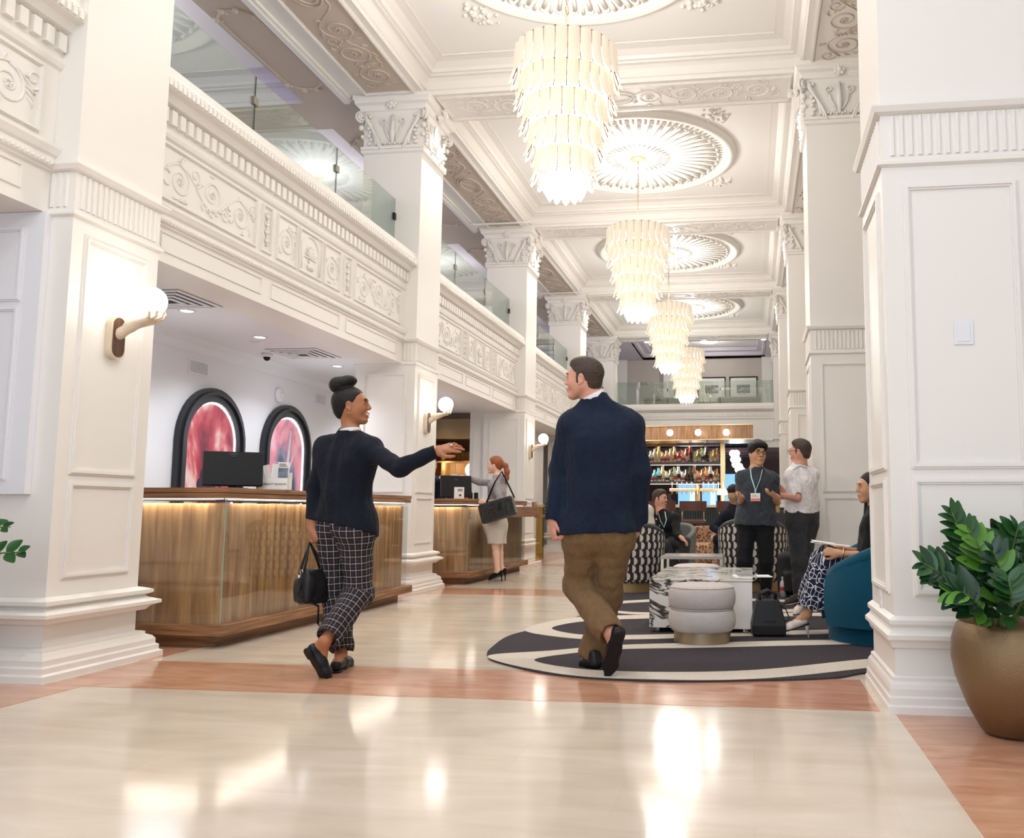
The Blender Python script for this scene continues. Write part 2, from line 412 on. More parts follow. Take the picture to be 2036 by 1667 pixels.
CLAMP = mat('clamp_metal', (0.30, 0.27, 0.22), 0.4, 0.8)
# ---- balcony fronts (left arcade)
def balcony(y0, y1, full, name='balcony_front'):
    L_ = y1-y0
    P = thing(name, None, None, (-4.14, y0, 0), kind='structure')
    prof = [(-0.40, 2.71), (0.0, 2.71), (0, 2.955), (0.018, 2.965), (0.018, 2.975), (0.04, 2.985), (0.04, 3.015), (0.012, 3.03), (0.012, 3.055), (0.03, 3.065), (0.05, 3.10), (0.05, 3.115), (0.0, 3.13),
            (0, 3.60), (0.02, 3.615), (0.03, 3.64), (0.012, 3.66), (0.012, 3.83), (0.06, 3.845), (0.09, 3.89), (0.14, 3.90), (0.145, 3.925), (0.155, 3.955), (0.155, 3.975), (0.135, 3.985), (0.13, 4.0), (0.13, 4.05), (-0.40, 4.05)]
    MB().prism(prof, 'y', 0, L_).build('parapet', PAINT, P)
    # dentils
    n = int(L_/0.093); st = L_/n
    d0 = MB().box(0.010, -0.028, 3.71, 0.048, 0.028, 3.815); first = d0.build('dentil', PAINT, P, loc=(0, st/2, 0))
    for k in range(1, n):
        c = first.copy(); COL.objects.link(c); c.location = (0, st*(k+0.5), 0)
    b = MB()
    for k in range(int(L_/0.035)):
        y = 0.035*(k+0.5); b.ball((0.04, y, 3.0), 0.014, 5, 3)
    b.build('bead_moulding', PAINT, P, kind='stuff')
    b = MB()
    for k in range(int(L_/0.05)):
        y = 0.05*(k+0.5); b.box(0.14, y-0.017, 3.905, 0.162, y+0.012, 3.95); b.ball((0.155, y+0.02, 3.965), 0.009, 5, 3)
    b.build('carved_band', PAINT, P, kind='stuff')
    pl = lambda u, v, l: (l, u, v)
    # fascia panels
    c = L_/2
    for (a, e) in ((0.22, 0.335*L_-0.03), (0.335*L_+0.12, 0.665*L_-0.12), (0.665*L_+0.03, L_-0.22)):
        f = MB(); frame(f, pl, a, 2.785, e, 2.93, 0.012, 0.010); f.build('fascia_panel', PAINT, P)
    # frieze panels: big, narrow, square, arch, square, narrow, big
    sp = [(0.16, 1.38, 'b'), (1.46, 1.62, 'n'), (1.70, 2.05, 's'), (2.08, 2.52, 'a'), (2.55, 2.90, 's'), (2.98, 3.14, 'n'), (3.22, 4.44, 'b')]
    for i, (a, e, t) in enumerate(sp):
        a *= L_/4.57; e *= L_/4.57
        f = MB(); frame(f, pl, a, 3.16, e, 3.58, 0.022, 0.02)
        f.build('frieze_panel', PAINT, P)
        cu, cv = (a+e)/2, 3.37; w, h = e-a-0.08, 0.34
        r = MB(); pp = lambda u, v, l, cu=cu, cv=cv: (l*0.6+0.002, cu+u, cv+v)
        if t == 'b': relief(r, w, h, pp, seed=i, r=0.013, n=3)
        elif t == 'n':
            r.tube([pp(0, -0.15, 0.01), pp(0, 0.15, 0.01)], 0.01, 5)
            for q in (-0.1, -0.03, 0.04, 0.11):
                r.ball(pp(0, q, 0.01), 0.022, 7, 5)
                for sg in (-1, 1): r.tube([pp(0, q-0.02, 0.01), pp(sg*0.03, q, 0.01), pp(sg*0.035, q+0.03, 0.01)], 0.007, 4)
        elif t == 's': relief(r, w, h, pp, seed=i+20, r=0.014, n=1)
        else:
            r.tube([pp(-0.17, -0.17, 0), pp(-0.17, 0.0, 0)]+[pp(-0.17*math.cos(q*PI/12), 0.17*math.sin(q*PI/12), 0) for q in range(1, 12)]+[pp(0.17, 0, 0), pp(0.17, -0.17, 0)], 0.012, 5)
            r.lathe([(0.05, 0), (0.07, 0.04), (0.03, 0.06), (0.05, 0.09)], 8, pp(0, -0.15, 0.01), sx=0.3)
            for q in range(9):
                a_ = PI*q/8; r.tube([pp(0, -0.04, 0.01), pp(0.06*math.cos(a_), -0.04+0.08*math.sin(a_), 0.01), pp(0.11*math.cos(a_), -0.04+0.12*math.sin(a_), 0.01)], [0.006, 0.013, 0.004], 5)
        r.build('frieze_relief', PAINT, P, smooth=True)
    return P
for k in range(0, 5):
    y0 = PY[k]+PW; y1 = PY[k+1]
    balcony(y0, y1, True)
    G = thing('glass_balustrade', ['glass balustrade panels on the balcony nearest the camera, cut by the frame', 'frameless glass balustrade above the first reception desk',
              'frameless glass balustrade above the second reception desk', 'frameless glass balustrade over the third bay by the blazer man',
              'farthest glass balustrade of the left balconies'][k], 'balustrade', (-4.30, y0, 4.05))
    n = 3; w = (y1-y0)/n
    for i in range(n):
        MB().box(-0.006, i*w+0.006, 0, 0.006, (i+1)*w-0.006, 0.715).build('glass_panel', GLASS, G)
    for i in range(n+1):
        y = min(max(i*w, 0.0), y1-y0)
        if 0 < i < n:
            MB().box(-0.005, y-0.0055, 0, 0.005, y+0.0055, 0.715).build('joint_seal', BLKMET, G)
            MB().box(-0.018, y-0.035, 0.45, 0.018, y+0.035, 0.52).build('glass_clamp', CLAMP, G)
        else:
            yy = y+(0.02 if i == 0 else -0.02)
            MB().box(-0.018, yy-0.03, 0.45, 0.018, yy+0.03, 0.53).build('glass_clamp', BLKMET, G)

# ---- ceiling: coffers, cornices, medallions
C = thing('ceiling', None, None, (0, 0, 0), kind='structure')
MB().box(-9, -1.2, 6.42, 6, 31, 6.6).build('ceiling_slab', CEILP, C)
XA, XB = -3.95, 0.645
cof = []
for k in range(5):
    y0, y1 = PY[k]+PW, PY[k+1]
    prof = [(0, 6.08), (0, 6.13), (-0.02, 6.14), (-0.02, 6.24), (-0.045, 6.26), (-0.06, 6.27), (-0.10, 6.275), (-0.10, 6.30), (-0.13, 6.305), (-0.15, 6.34), (-0.22, 6.39), (-0.30, 6.405), (-0.32, 6.405), (-0.32, 6.42)]
    MB().rect(XA, y0, XB, y1, prof, False, False).build('cornice', PAINT, C)
    b = MB(); L1 = XB-XA; L2 = y1-y0
    for q in range(int(L1/0.04)):
        x = XA+0.04*(q+0.5)
        for yy in (y0+0.09, y1-0.09): b.box(x-0.012, yy-0.012, 6.285, x+0.012, yy+0.012, 6.312)
    for q in range(int(L2/0.04)):
        y = y0+0.04*(q+0.5)
        for xx in (XA+0.09, XB-0.09): b.box(xx-0.012, y-0.012, 6.285, xx+0.012, y+0.012, 6.312)
    b.build('carved_moulding', PAINT, C, kind='stuff')
    # mezzanine coffers beyond the columns, dim lavender light put into their colour
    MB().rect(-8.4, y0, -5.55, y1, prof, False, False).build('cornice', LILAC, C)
# underside frame between coffers
def slabz(x0, y0, x1, y1, m, nm='soffit', z=6.08): return MB().box(x0, y0, z, x1, y1, 6.41).build(nm, m, C)
for k in range(6):
    slabz(-3.98, PY[k]+0.002, 0.675, PY[k]+PW-0.002, PAINT, 'beam')
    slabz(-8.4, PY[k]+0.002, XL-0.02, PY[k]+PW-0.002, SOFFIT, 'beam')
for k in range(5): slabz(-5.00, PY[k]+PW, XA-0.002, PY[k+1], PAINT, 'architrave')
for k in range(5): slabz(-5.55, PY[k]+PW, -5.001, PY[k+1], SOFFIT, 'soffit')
for k in range(5): slabz(XB+0.002, PY[k]+PW, 3.2, PY[k+1], PAINT, 'architrave')
for k in range(6): slabz(0.676, PY[k]+0.002, 3.2, PY[k]+PW-0.002, PAINT, 'beam')
# soffit reliefs
rel_tr = MB(); relief(rel_tr, 4.0, 0.46, lambda u, v, l: (u, v, -l*1.2), seed=4, r=0.017, oval=True, n=9)
rel_lg = MB(); relief(rel_lg, 3.9, 0.52, lambda u, v, l: (v, u, -l*1.2), seed=9, r=0.018, oval=True, n=8)
rt = None; rl = None
RELM = PAINT
for k in range(1, 6):
    cx = (XL+XR)/2
    f = MB(); pl = lambda u, v, l: (u, v, 6.08-l)
    frame(f, pl, XL+0.14, PY[k]+0.06, XR-0.14, PY[k]+PW-0.06, 0.035, 0.022); f.build('soffit_moulding', PAINT, C)
    if rt is None: rt = rel_tr.build('scroll_relief', RELM, C, smooth=True, loc=(cx, PY[k]+PW/2, 6.08))
    else:
        c = rt.copy(); COL.objects.link(c); c.location = (cx, PY[k]+PW/2, 6.08)
for k in range(0, 5):
    yc = (PY[k]+PW+PY[k+1])/2
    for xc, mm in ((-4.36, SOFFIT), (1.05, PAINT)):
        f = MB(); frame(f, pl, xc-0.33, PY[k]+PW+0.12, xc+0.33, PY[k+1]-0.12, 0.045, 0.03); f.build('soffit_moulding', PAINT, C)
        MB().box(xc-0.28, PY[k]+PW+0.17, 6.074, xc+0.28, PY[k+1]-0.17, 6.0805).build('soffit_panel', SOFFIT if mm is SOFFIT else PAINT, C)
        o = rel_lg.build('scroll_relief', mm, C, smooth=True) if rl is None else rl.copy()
        if rl is not None: COL.objects.link(o)
        rl = rl or o
        o.location = (xc, yc, 6.074)
        if xc > 0 or True:
            if o.data.users > 1: pass
    # ornate frame moulding on the mezzanine side
    f = MB(); y0, y1 = PY[k]+PW, PY[k+1]
    MB().box(-5.0, y0+0.02, 6.02, -4.93, y1-0.02, 6.08).build('architrave_lip', PAINT, C)
    MB().box(-4.93, y0+0.02, 6.045, -4.89, y1-0.02, 6.08).build('architrave_lip', PAINT, C)
    for (a, e) in ((y0+0.35, yc-0.25), (yc+0.25, y1-0.35)):
        xa, xb = -5.50, -5.06
        cc = 0.14
        pts = [(xa, a+cc), (xa, e-cc), (xa+cc, e), (xb-cc, e), (xb, e-cc), (xb, a+cc), (xb-cc, a), (xa+cc, a)]
        f.tube([(x, y, 6.075) for x, y in pts], 0.018, 6, closed=True)
        for x, y in pts: f.ball((x, y, 6.07), 0.038, 7, 5); f.ball((x+0.03, y+0.03, 6.07), 0.026, 6, 4)
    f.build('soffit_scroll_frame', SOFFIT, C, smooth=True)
# medallions
def medallion():
    P = thing('ceiling_medallion', 'x', 'medallion', (0, 0, 0))
    R = 1.44
    MB().lathe([(R+0.06, 0.0), (R+0.06, -0.02), (R+0.02, -0.075), (R-0.03, -0.085), (R-0.07, -0.05), (R-0.09, -0.05), (R-0.10, -0.03), (R-0.18, -0.03)], 96, capt=False, capb=False).build('rim', PAINT, P, smooth=True)
    MB().lathe([(R-0.18, -0.03), (0.62, -0.045), (0.60, -0.07), (0.55, -0.07), (0.53, -0.045), (0.50, -0.045), (0.30, -0.05), (0.28, -0.065), (0.001, -0.06)], 96, capt=False, capb=False).build('dish', CEILP, P, smooth=True)
    rb = MB(); N = 44
    for k in range(N):
        a = 2*PI*k/N; c, s_ = math.cos(a), math.sin(a)
        rb.tube([(0.64*c, 0.64*s_, -0.05), (1.0*c, 1.0*s_, -0.055), (1.20*c, 1.20*s_, -0.045)], [0.010, 0.022, 0.028], 5)
        rb.ball((1.235*c, 1.235*s_, -0.045), 0.036, 7, 5)
        a2 = a+PI/N; rb.tube([(1.10*math.cos(a2), 1.10*math.sin(a2), -0.045), (1.26*math.cos(a2), 1.26*math.sin(a2), -0.055)], [0.006, 0.022], 5)
    rb.build('ribs', PAINT, P, smooth=True, kind='stuff')
    rb = MB()
    for k in range(36):
        a = 2*PI*k/36; c, s_ = math.cos(a), math.sin(a)
        rb.tube([(0.31*c, 0.31*s_, -0.055), (0.42*c, 0.42*s_, -0.07), (0.50*c, 0.50*s_, -0.06)], [0.006, 0.016, 0.010], 5)
    rb.build('inner_leaves', PAINT, P, smooth=True, kind='stuff')
    for a in (PI/4, 3*PI/4, 5*PI/4, 7*PI/4):
        sp = MB(); rnd = random.Random(3)
        for k in range(34):
            q = rnd.uniform(0.0, 0.34); t = rnd.gauss(0, 0.10)*(1-q*1.2)
            c = (math.cos(a)*(R+0.10+q)-math.sin(a)*t*1.4, math.sin(a)*(R+0.10+q)+math.cos(a)*t*1.4, -0.008)
            sp.ball(c, rnd.uniform(0.018, 0.04), 6, 4, (1, 1, 0.8))
        sp.build('corner_spray', PAINT, P, smooth=True, kind='stuff')
    return P
med = medallion()
ml = ['round fluted ceiling medallion above the camera, only its rim showing at top', 'round fluted ceiling medallion at the top edge over the largest chandelier', 'round fluted ceiling medallion beside the largest chandelier', 'round fluted ceiling medallion above the second chandelier',
      'most distant round ceiling medallion, behind the third chandelier']
med.location = (CHX, BAYC[1], 6.42); med['label'] = ml[1]; med['group'] = 'ceiling medallions'
for k in (2, 3, 4): dup(med, (CHX, BAYC[k], 6.42), None, ml[k])

# ---- walls
def wall(name, x0, y0, z0, x1, y1, z1, m=None): return MB().box(x0, y0, z0, x1, y1, z1).build(name, m or PAINT, kind='structure')
wall('wall_left', -8.6, -7, 0, -8.4, 31, 6.6, WHITE)
wall('wall_right', 3.2, -7, 0, 3.4, 31, 6.6, PAINT)
wall('wall_back', -8.6, 30.5, 0, 3.4, 30.7, 6.6, PAINT)
# mezzanine floor slab = lower ceiling
lc = MB().box(-8.4, -7, 2.71, -4.54, 30.5, 3.58).build('ceiling_lower', WHITE, kind='structure')
wall('wall_reception', -5.9, 5.0, 0, -5.75, 14.98, 2.71, WHITE)
# cove under the reception ceiling
MB().prism([(-5.75, 2.58), (-5.735, 2.585), (-5.72, 2.60), (-5.70, 2.66), (-5.62, 2.71), (-5.75, 2.71)], 'y', 5.27, 14.9).build('trim_1', WHITE, kind='structure')
wall('wall_partition', -8.4, 4.66, 0, -4.74, 5.0, 2.71, WHITE)
# right-hand wall beyond the nearest column
wall('wall_side', 1.43, 4.55, 0, 3.2, 4.75, 6.1, PAINT)
# panelled box on the near face of the first column
bx = MB().box(-5.9, 4.47, 1.04, -4.12, 4.52, 2.708).build('panelled_box', WHITE, kind='structure')
f = MB(); frame(f, lambda u, v, l: (u, 4.47-l, v), -5.3, 1.12, -4.24, 2.14, 0.03, 0.016); frame(f, lambda u, v, l: (u, 4.47-l, v), -5.3, 2.17, -4.24, 2.62, 0.03, 0.016); f.build('panel_moulding', WHITE, bx)
w2 = wall('wall_wainscot', -8.4, 4.52, 0, -4.735, 4.66, 2.708, WHITE)
f = MB()
pb = [(0.12, 0), (0.12, 0.035), (0.10, 0.045), (0.10, 0.075), (0.085, 0.085), (0.085, 0.115), (0.07, 0.135), (0.04, 0.15), (0.0, 0.175)]
f.prism([(4.52-a, b) for a, b in pb]+[(4.53, 0.175), (4.53, 0)], 'x', -8.3, -4.74)
pb = [(0, 0.30), (0.04, 0.305), (0.06, 0.33), (0.10, 0.345), (0.10, 0.365), (0.05, 0.385), (0.03, 0.40), (0.066, 0.415), (0.066, 0.435), (0.02, 0.45), (0, 0.455)]
f.prism([(4.52-a, b) for a, b in pb]+[(4.53, 0.455), (4.53, 0.30)], 'x', -8.3, -4.74)
f.build('baseboard_left', WHITE, w2)
# ================================================================ implicit modelling (bodies, clothes, soft things)
def V3(p): return np.array(p, dtype=np.float32)
class SDF:
    def __init__(s): s.p = []
    def _add(s, op, typ, c, R, k, *a): s.p.append((op, typ, V3(c), float(R), k, a)); return s
    def cone(s, a, b, ra, rb, k=0.02, op='u'):
        a = V3(a); b = V3(b); c = (a+b)/2; return s._add(op, 'c', c, np.linalg.norm(b-a)/2+max(ra, rb), k, a, b, ra, rb)
    def ell(s, c, r, k=0.02, op='u', M=None):
        return s._add(op, 'e', c, max(r), k, V3(r), None if M is None else np.array(M, dtype=np.float32))
    def box(s, c, hs, rd=0.01, k=0.01, op='u', M=None):
        return s._add(op, 'b', c, float(np.linalg.norm(hs))+rd, k, V3(hs), rd, None if M is None else np.array(M, dtype=np.float32))
    def plane(s, c, n, k=0.004, op='s'):
        n = V3(n); n /= np.linalg.norm(n); return s._add(op, 'p', c, 1e3, k, n)
    @staticmethod
    def ev(P, typ, c, a):
        if typ == 'c':
            A, B, ra, rb = a; ba = B-A; L = float(ba@ba)+1e-12; pa = P-A
            t = np.clip(pa@ba/L, 0, 1); return np.linalg.norm(pa-t[..., None]*ba, axis=-1)-(ra+(rb-ra)*t)
        if typ == 'p': return (P-c)@a[0]
        q = P-c
        M = a[1] if typ == 'e' else a[2]
        if M is not None: q = q@M
        if typ == 'e':
            r = a[0]; k0 = np.linalg.norm(q/r, axis=-1); k1 = np.linalg.norm(q/(r*r), axis=-1)+1e-6
            return k0*(k0-1)/k1
        hs, rd, _ = a; d = np.abs(q)-(hs-rd); return np.linalg.norm(np.maximum(d, 0), axis=-1)+np.minimum(d.max(-1), 0)-rd
    def eval(s, P, cen=None, rad=None):
        D = np.full(P.shape[:-1], 1.0, dtype=np.float32)
        for op, typ, c, R, k, a in s.p:
            if cen is not None and typ != 'p':
                m = np.linalg.norm(cen-c, axis=-1) < R+rad+0.05
                if typ == 'c' and R > 0.09: m &= SDF.ev(cen, 'c', c, a) < rad+0.05
                if not m.any(): continue
                Q = P[m]; d = SDF.ev(Q, typ, c, a); E = D[m]
            else: m = None; d = SDF.ev(P, typ, c, a); E = D
            if op == 'u': h = np.maximum(k-np.abs(E-d), 0)/k; r = np.minimum(E, d)-h*h*k*0.25
            else: d = -d; h = np.maximum(k-np.abs(E-d), 0)/k; r = np.maximum(E, d)+h*h*k*0.25
            if m is None: D = r
            else: D[m] = r
        if s.__dict__.get('noise'):
            for amp, fr, sd in s.noise:
                rg = np.random.RandomState(sd); w = np.zeros_like(D)
                for _ in range(4):
                    v = rg.normal(size=3)*np.array(fr); w += np.sin((P@v.astype(np.float32))+rg.uniform(0, 6))
                D += amp*w/2
        return D
    def bounds(s):
        lo = np.full(3, 1e9); hi = -lo
        for op, typ, c, R, k, a in s.p:
            if op != 'u' or typ == 'p': continue
            lo = np.minimum(lo, c-R); hi = np.maximum(hi, c+R)
        return lo-0.02, hi+0.02
    def mesh(s, h):
        lo, hi = s.bounds(); B = 8; bs = B*h
        nb = np.ceil((hi-lo)/bs).astype(int)+1
        g = np.stack(np.meshgrid(*[np.arange(n) for n in nb], indexing='ij'), -1).reshape(-1, 3)
        cen = (lo+(g+0.5)*bs).astype(np.float32); rad = bs*0.87
        keep = np.abs(s.eval(cen)) < rad+0.03
        g = g[keep]; cen = cen[keep]
        off = np.stack(np.meshgrid(*[np.arange(B+1)]*3, indexing='ij'), -1)
        P = ((g[:, None, None, None, :]*B+off)*h+lo).astype(np.float32)
        n = len(g); P2 = P.reshape(n, -1, 3); D = np.empty(P2.shape[:2], np.float32)
        for i in range(0, n, 600):
            sub = P2[i:i+600]; D[i:i+600] = s._evb(sub, cen[i:i+600], rad)
        D = D.reshape(n, B+1, B+1, B+1)
        cs = [(0,0,0),(1,0,0),(0,1,0),(1,1,0),(0,0,1),(1,0,1),(0,1,1),(1,1,1)]
        c8 = np.stack([D[:, x:x+B, y:y+B, z:z+B] for x, y, z in cs], -1)
        neg = c8 < 0; act = neg.any(-1) & ~neg.all(-1)
        bi, x, y, z = np.nonzero(act)
        v8 = c8[bi, x, y, z]; gc = g[bi]*B+np.stack([x, y, z], -1)
        acc = np.zeros((len(bi), 3)); cnt = np.zeros(len(bi)); CS = np.array(cs, float)
        for i, j in ((0,1),(2,3),(4,5),(6,7),(0,2),(1,3),(4,6),(5,7),(0,4),(1,5),(2,6),(3,7)):
            a, b = v8[:, i], v8[:, j]; m = (a < 0) != (b < 0); t = a[m]/(a[m]-b[m])
            acc[m] += CS[i]+(CS[j]-CS[i])*t[:, None]; cnt[m] += 1
        V = (gc+acc/cnt[:, None])*h+lo
        dims = nb*B+2
        key = lambda q: (q[:, 0]*dims[1]+q[:, 1])*dims[2]+q[:, 2]
        K = key(gc); od = np.argsort(K); KS = K[od]
        F = []
        for ax, ci in ((0, 1), (1, 2), (2, 4)):
            m = (v8[:, 0] < 0) != (v8[:, ci] < 0); q = gc[m]; fl_ = v8[m, 0] < 0
            u, w = np.eye(3, dtype=int)[(ax+1) % 3], np.eye(3, dtype=int)[(ax+2) % 3]
            idx = []; ok = np.ones(len(q), bool)
            for o in (0*u, u, u+w, w):
                kk = key(q-o); p = np.clip(np.searchsorted(KS, kk), 0, len(KS)-1); ok &= KS[p] == kk; idx.append(od[p])
            f = np.stack(idx, -1); f[~fl_] = f[~fl_][:, ::-1]; F.append(f[ok])
        F = np.concatenate(F)
        return V, F
    def _evb(s, P, cen, rad):
        # as eval, but P is blocks x points and culling is per block
        n, q, _ = P.shape; D = np.full((n, q), 1.0, np.float32)
        for op, typ, c, R, k, a in s.p:
            if typ != 'p':
                m = np.linalg.norm(cen-c, axis=-1) < R+rad+0.11
                if typ == 'c': m &= SDF.ev(cen, 'c', c, a) < rad+0.11
                if not m.any(): continue
                d = SDF.ev(P[m], typ, c, a); E = D[m]
            else: m = slice(None); d = SDF.ev(P, typ, c, a); E = D
            if op == 'u': h = np.maximum(k-np.abs(E-d), 0)/k; D[m] = np.minimum(E, d)-h*h*k*0.25
            else: d = -d; h = np.maximum(k-np.abs(E-d), 0)/k; D[m] = np.maximum(E, d)+h*h*k*0.25
        for amp, fr, sd in s.__dict__.get('noise', ()):
            rg = np.random.RandomState(sd); w = np.zeros_like(D)
            for _ in range(4):
                v = rg.normal(size=3)*np.array(fr); w += np.sin((P@v.astype(np.float32))+rg.uniform(0, 6))
            D += amp*w/2
        return D
    def build(s, name, mt, parent=None, h=0.008, org=(0, 0, 0), pat=None, label=None):
        V, F = s.mesh(h)
        me = bpy.data.meshes.new(name)
        o3 = np.array(org, float)
        me.vertices.add(len(V)); me.vertices.foreach_set('co', (V-o3).astype(np.float32).ravel())
        me.loops.add(len(F)*4); me.loops.foreach_set('vertex_index', F.astype(np.int32).ravel())
        me.polygons.add(len(F)); me.polygons.foreach_set('loop_start', np.arange(0, len(F)*4, 4, dtype=np.int32))
        me.polygons.foreach_set('use_smooth', np.ones(len(F), bool))
        me.update(calc_edges=True)
        if pat is not None:
            at_ = me.attributes.new('pat', 'FLOAT_VECTOR', 'POINT'); at_.data.foreach_set('vector', pat(V).astype(np.float32).ravel())
        me.materials.append(mt)
        o = bpy.data.objects.new(name, me); COL.objects.link(o)
        if parent: o.parent = parent
        if label: o['label'] = label
        return o
def basis(fwd, up):
    f = np.array(fwd, float); f /= np.linalg.norm(f); u = np.array(up, float); u -= f*(u@f); u /= np.linalg.norm(u)
    return np.stack([f, np.cross(u, f), u], 1)      # columns: forward, left, up
def hand(S, wrist, d, back, side, curl=0.5, sc=1.0, spread=0.12, thumb=0.6, curls=None, fin=None):
    # palm and five fingers; d = direction, back = back-of-hand normal, side = +1 when the thumb lies on d x back
    d = np.array(d, float); d /= np.linalg.norm(d); b = np.array(back, float); b -= d*(b@d); b /= np.linalg.norm(b)
    t = np.cross(d, b)*side; w = np.array(wrist, float)
    S.cone(w-d*0.03*sc, w+d*0.012*sc, 0.026*sc, 0.025*sc, 0.02)
    for q in (-1.2, -0.4, 0.4, 1.1):
        S.cone(w+d*0.012*sc+t*0.012*q*sc, w+d*0.075*sc+t*0.021*q*sc, 0.015*sc, 0.0125*sc, 0.014)
    L = [0.072, 0.080, 0.074, 0.058]; Rr = [0.0088, 0.0092, 0.0086, 0.0075]
    for i in range(4):
        off = (1.15-0.78*i); c = curls[i] if curls else curl
        p = w+d*(0.078-0.004*abs(i-1.2))*sc+t*0.021*off*sc
        a = 0.25*c; dirf = d+t*spread*(1.5-i)*0.6; dirf /= np.linalg.norm(dirf)
        for j, fr in enumerate((0.45, 0.31, 0.24)):
            v = dirf*math.cos(a)-b*math.sin(a); q = p+v*L[i]*fr*sc
            S.cone(p, q, Rr[i]*(1-0.1*j)*sc, Rr[i]*(0.9-0.1*j)*sc, 0.005); p = q; a += c*1.25
    p = w+d*0.02*sc+t*0.026*sc; v = d*0.62+t*0.72*thumb-b*0.25; v /= np.linalg.norm(v)
    q = p+v*0.036*sc; S.cone(p, q, 0.016*sc, 0.0115*sc, 0.012)
    v2 = d*0.85+t*0.3*thumb-b*0.35*curl; v2 /= np.linalg.norm(v2); r = q+v2*0.03*sc; S.cone(q, r, 0.0112*sc, 0.0098*sc, 0.005)
    v3 = d*0.95-b*0.4*curl; v3 /= np.linalg.norm(v3); S.cone(r, r+v3*0.022*sc, 0.0098*sc, 0.0078*sc, 0.005)
# ================================================================ CHANDELIERS AND LAMPS
SHADE = mat('alabaster_shade', (0.76, 0.67, 0.55), 0.4, spec=0.3, emit=(1.0, 0.88, 0.72), estr=0.30, bump=0.3, bscale=14)
DIFF = mat('lit_diffuser', (1, 1, 1), 0.5, emit=(1.0, 0.93, 0.82), estr=2.2)
GOLDROD = mat('antique_brass_rod', (0.16, 0.09, 0.04), 0.5, 0.5)
def shade_mesh(w, h, dep=0.030, flare=0.045, point=0.05, inward=0.0):
    nu, nv = 8, 8; V = []; F_ = []
    for j in range(nv+1):
        v = j/nv
        for i in range(nu+1):
            u = -1+2*i/nu
            z = -v*(h-point*abs(u)**1.8)
            out = dep*(1-u*u)+flare*v**3-inward*v**2
            V.append((out, w/2*u*(1-0.10*v**4), z))
    for j in range(nv):
        for i in range(nu): a = j*(nu+1)+i; F_.append((a, a+1, a+nu+2, a+nu+1))
    b = MB(); b.add(V, F_); return b
def chandelier():
    P = thing('chandelier', 'x', 'chandelier', (0, 0, 0))
    # origin on the axis at ceiling level, z down to 3.80
    Z = 6.40
    MB().lathe([(0.001, -0.02), (0.11, -0.02), (0.125, -0.045), (0.125, -0.06), (0.10, -0.075), (0.04, -0.085), (0.001, -0.085)], 28).build('ceiling_rose', mat('gilt_rose', (0.85, 0.62, 0.34), 0.35, 0.6), P, smooth=True)
    b = MB(); zt = -0.085; n = 22; L_ = (Z-5.24-0.085)/n
    for k in range(n):
        z0 = zt-L_*k; a = 0 if k % 2 else PI/2
        b.tube([(0.013*math.cos(t*PI/4)*math.cos(a), 0.013*math.cos(t*PI/4)*math.sin(a), z0-L_/2+(L_/2+0.006)*math.sin(t*PI/4)) for t in range(8)], 0.0032, 4, closed=True)
    b.build('chain', GOLDROD, P, smooth=True, kind='stuff')
    tiers = [(0.455, 5.22, 0.34, 26), (0.415, 4.94, 0.29, 24), (0.362, 4.695, 0.28, 21), (0.310, 4.455, 0.275, 18), (0.250, 4.22, 0.28, 14)]
    for ti, (R, z, h, n) in enumerate(tiers):
        w = 2*PI*R/n
        MB().lathe([(R-0.012, 0.008), (R+0.004, 0.008), (R+0.004, -0.012), (R-0.012, -0.012), (R-0.012, 0.008)], 40, (0, 0, z-Z), capt=False, capb=False).build('tier_ring', GOLDROD, P)
        MB().lathe([(R-0.05, -0.06), (R-0.05, -h+0.03)], 36, (0, 0, z-Z), capt=False, capb=False).build('glowing_drum', DIFF, P, smooth=True)
        s0 = None; r0 = None
        for k in range(n):
            a = 2*PI*k/n+ti*0.1
            if s0 is None: o = s0 = shade_mesh(w*0.98, h).build('glass_shade', SHADE, P, smooth=True)
            else: o = s0.copy(); COL.objects.link(o)
            o.location = (R*math.cos(a), R*math.sin(a), z-Z); o.rotation_euler = (0, 0, a)
            if r0 is None: q = r0 = MB().tube([(0, 0, 0.012), (0.0, 0, -h*0.62), (0.035, 0, -h*0.93)], 0.0042, 4).build('rod', GOLDROD, P, smooth=True)
            else: q = r0.copy(); COL.objects.link(q)
            a2 = a+PI/n; q.location = ((R+0.002)*math.cos(a2), (R+0.002)*math.sin(a2), z-Z); q.rotation_euler = (0, 0, a2)
    # bottom petals
    s0 = None
    for k in range(11):
        a = 2*PI*k/11
        if s0 is None: o = s0 = shade_mesh(0.125, 0.21, 0.03, 0.0, 0.10, 0.07).build('petal', DIFF, P, smooth=True)
        else: o = s0.copy(); COL.objects.link(o)
        o.location = (0.20*math.cos(a), 0.20*math.sin(a), 4.01-Z); o.rotation_euler = (0, 0, a)
    return P
ch = chandelier(); CLB = ['largest and nearest chandelier of tiered pale glass shades', 'second largest tiered glass chandelier, hanging over the lounge', 'third tiered glass chandelier from the front', 'smallest, most distant tiered glass chandelier before the mezzanine']
ch.location = (CHX, BAYC[1], 6.40); ch['label'] = CLB[0]; ch['group'] = 'tiered chandeliers along the hall'
for k in (1, 2, 3): dup(ch, (CHX, BAYC[k+1], 6.40), None, CLB[k])

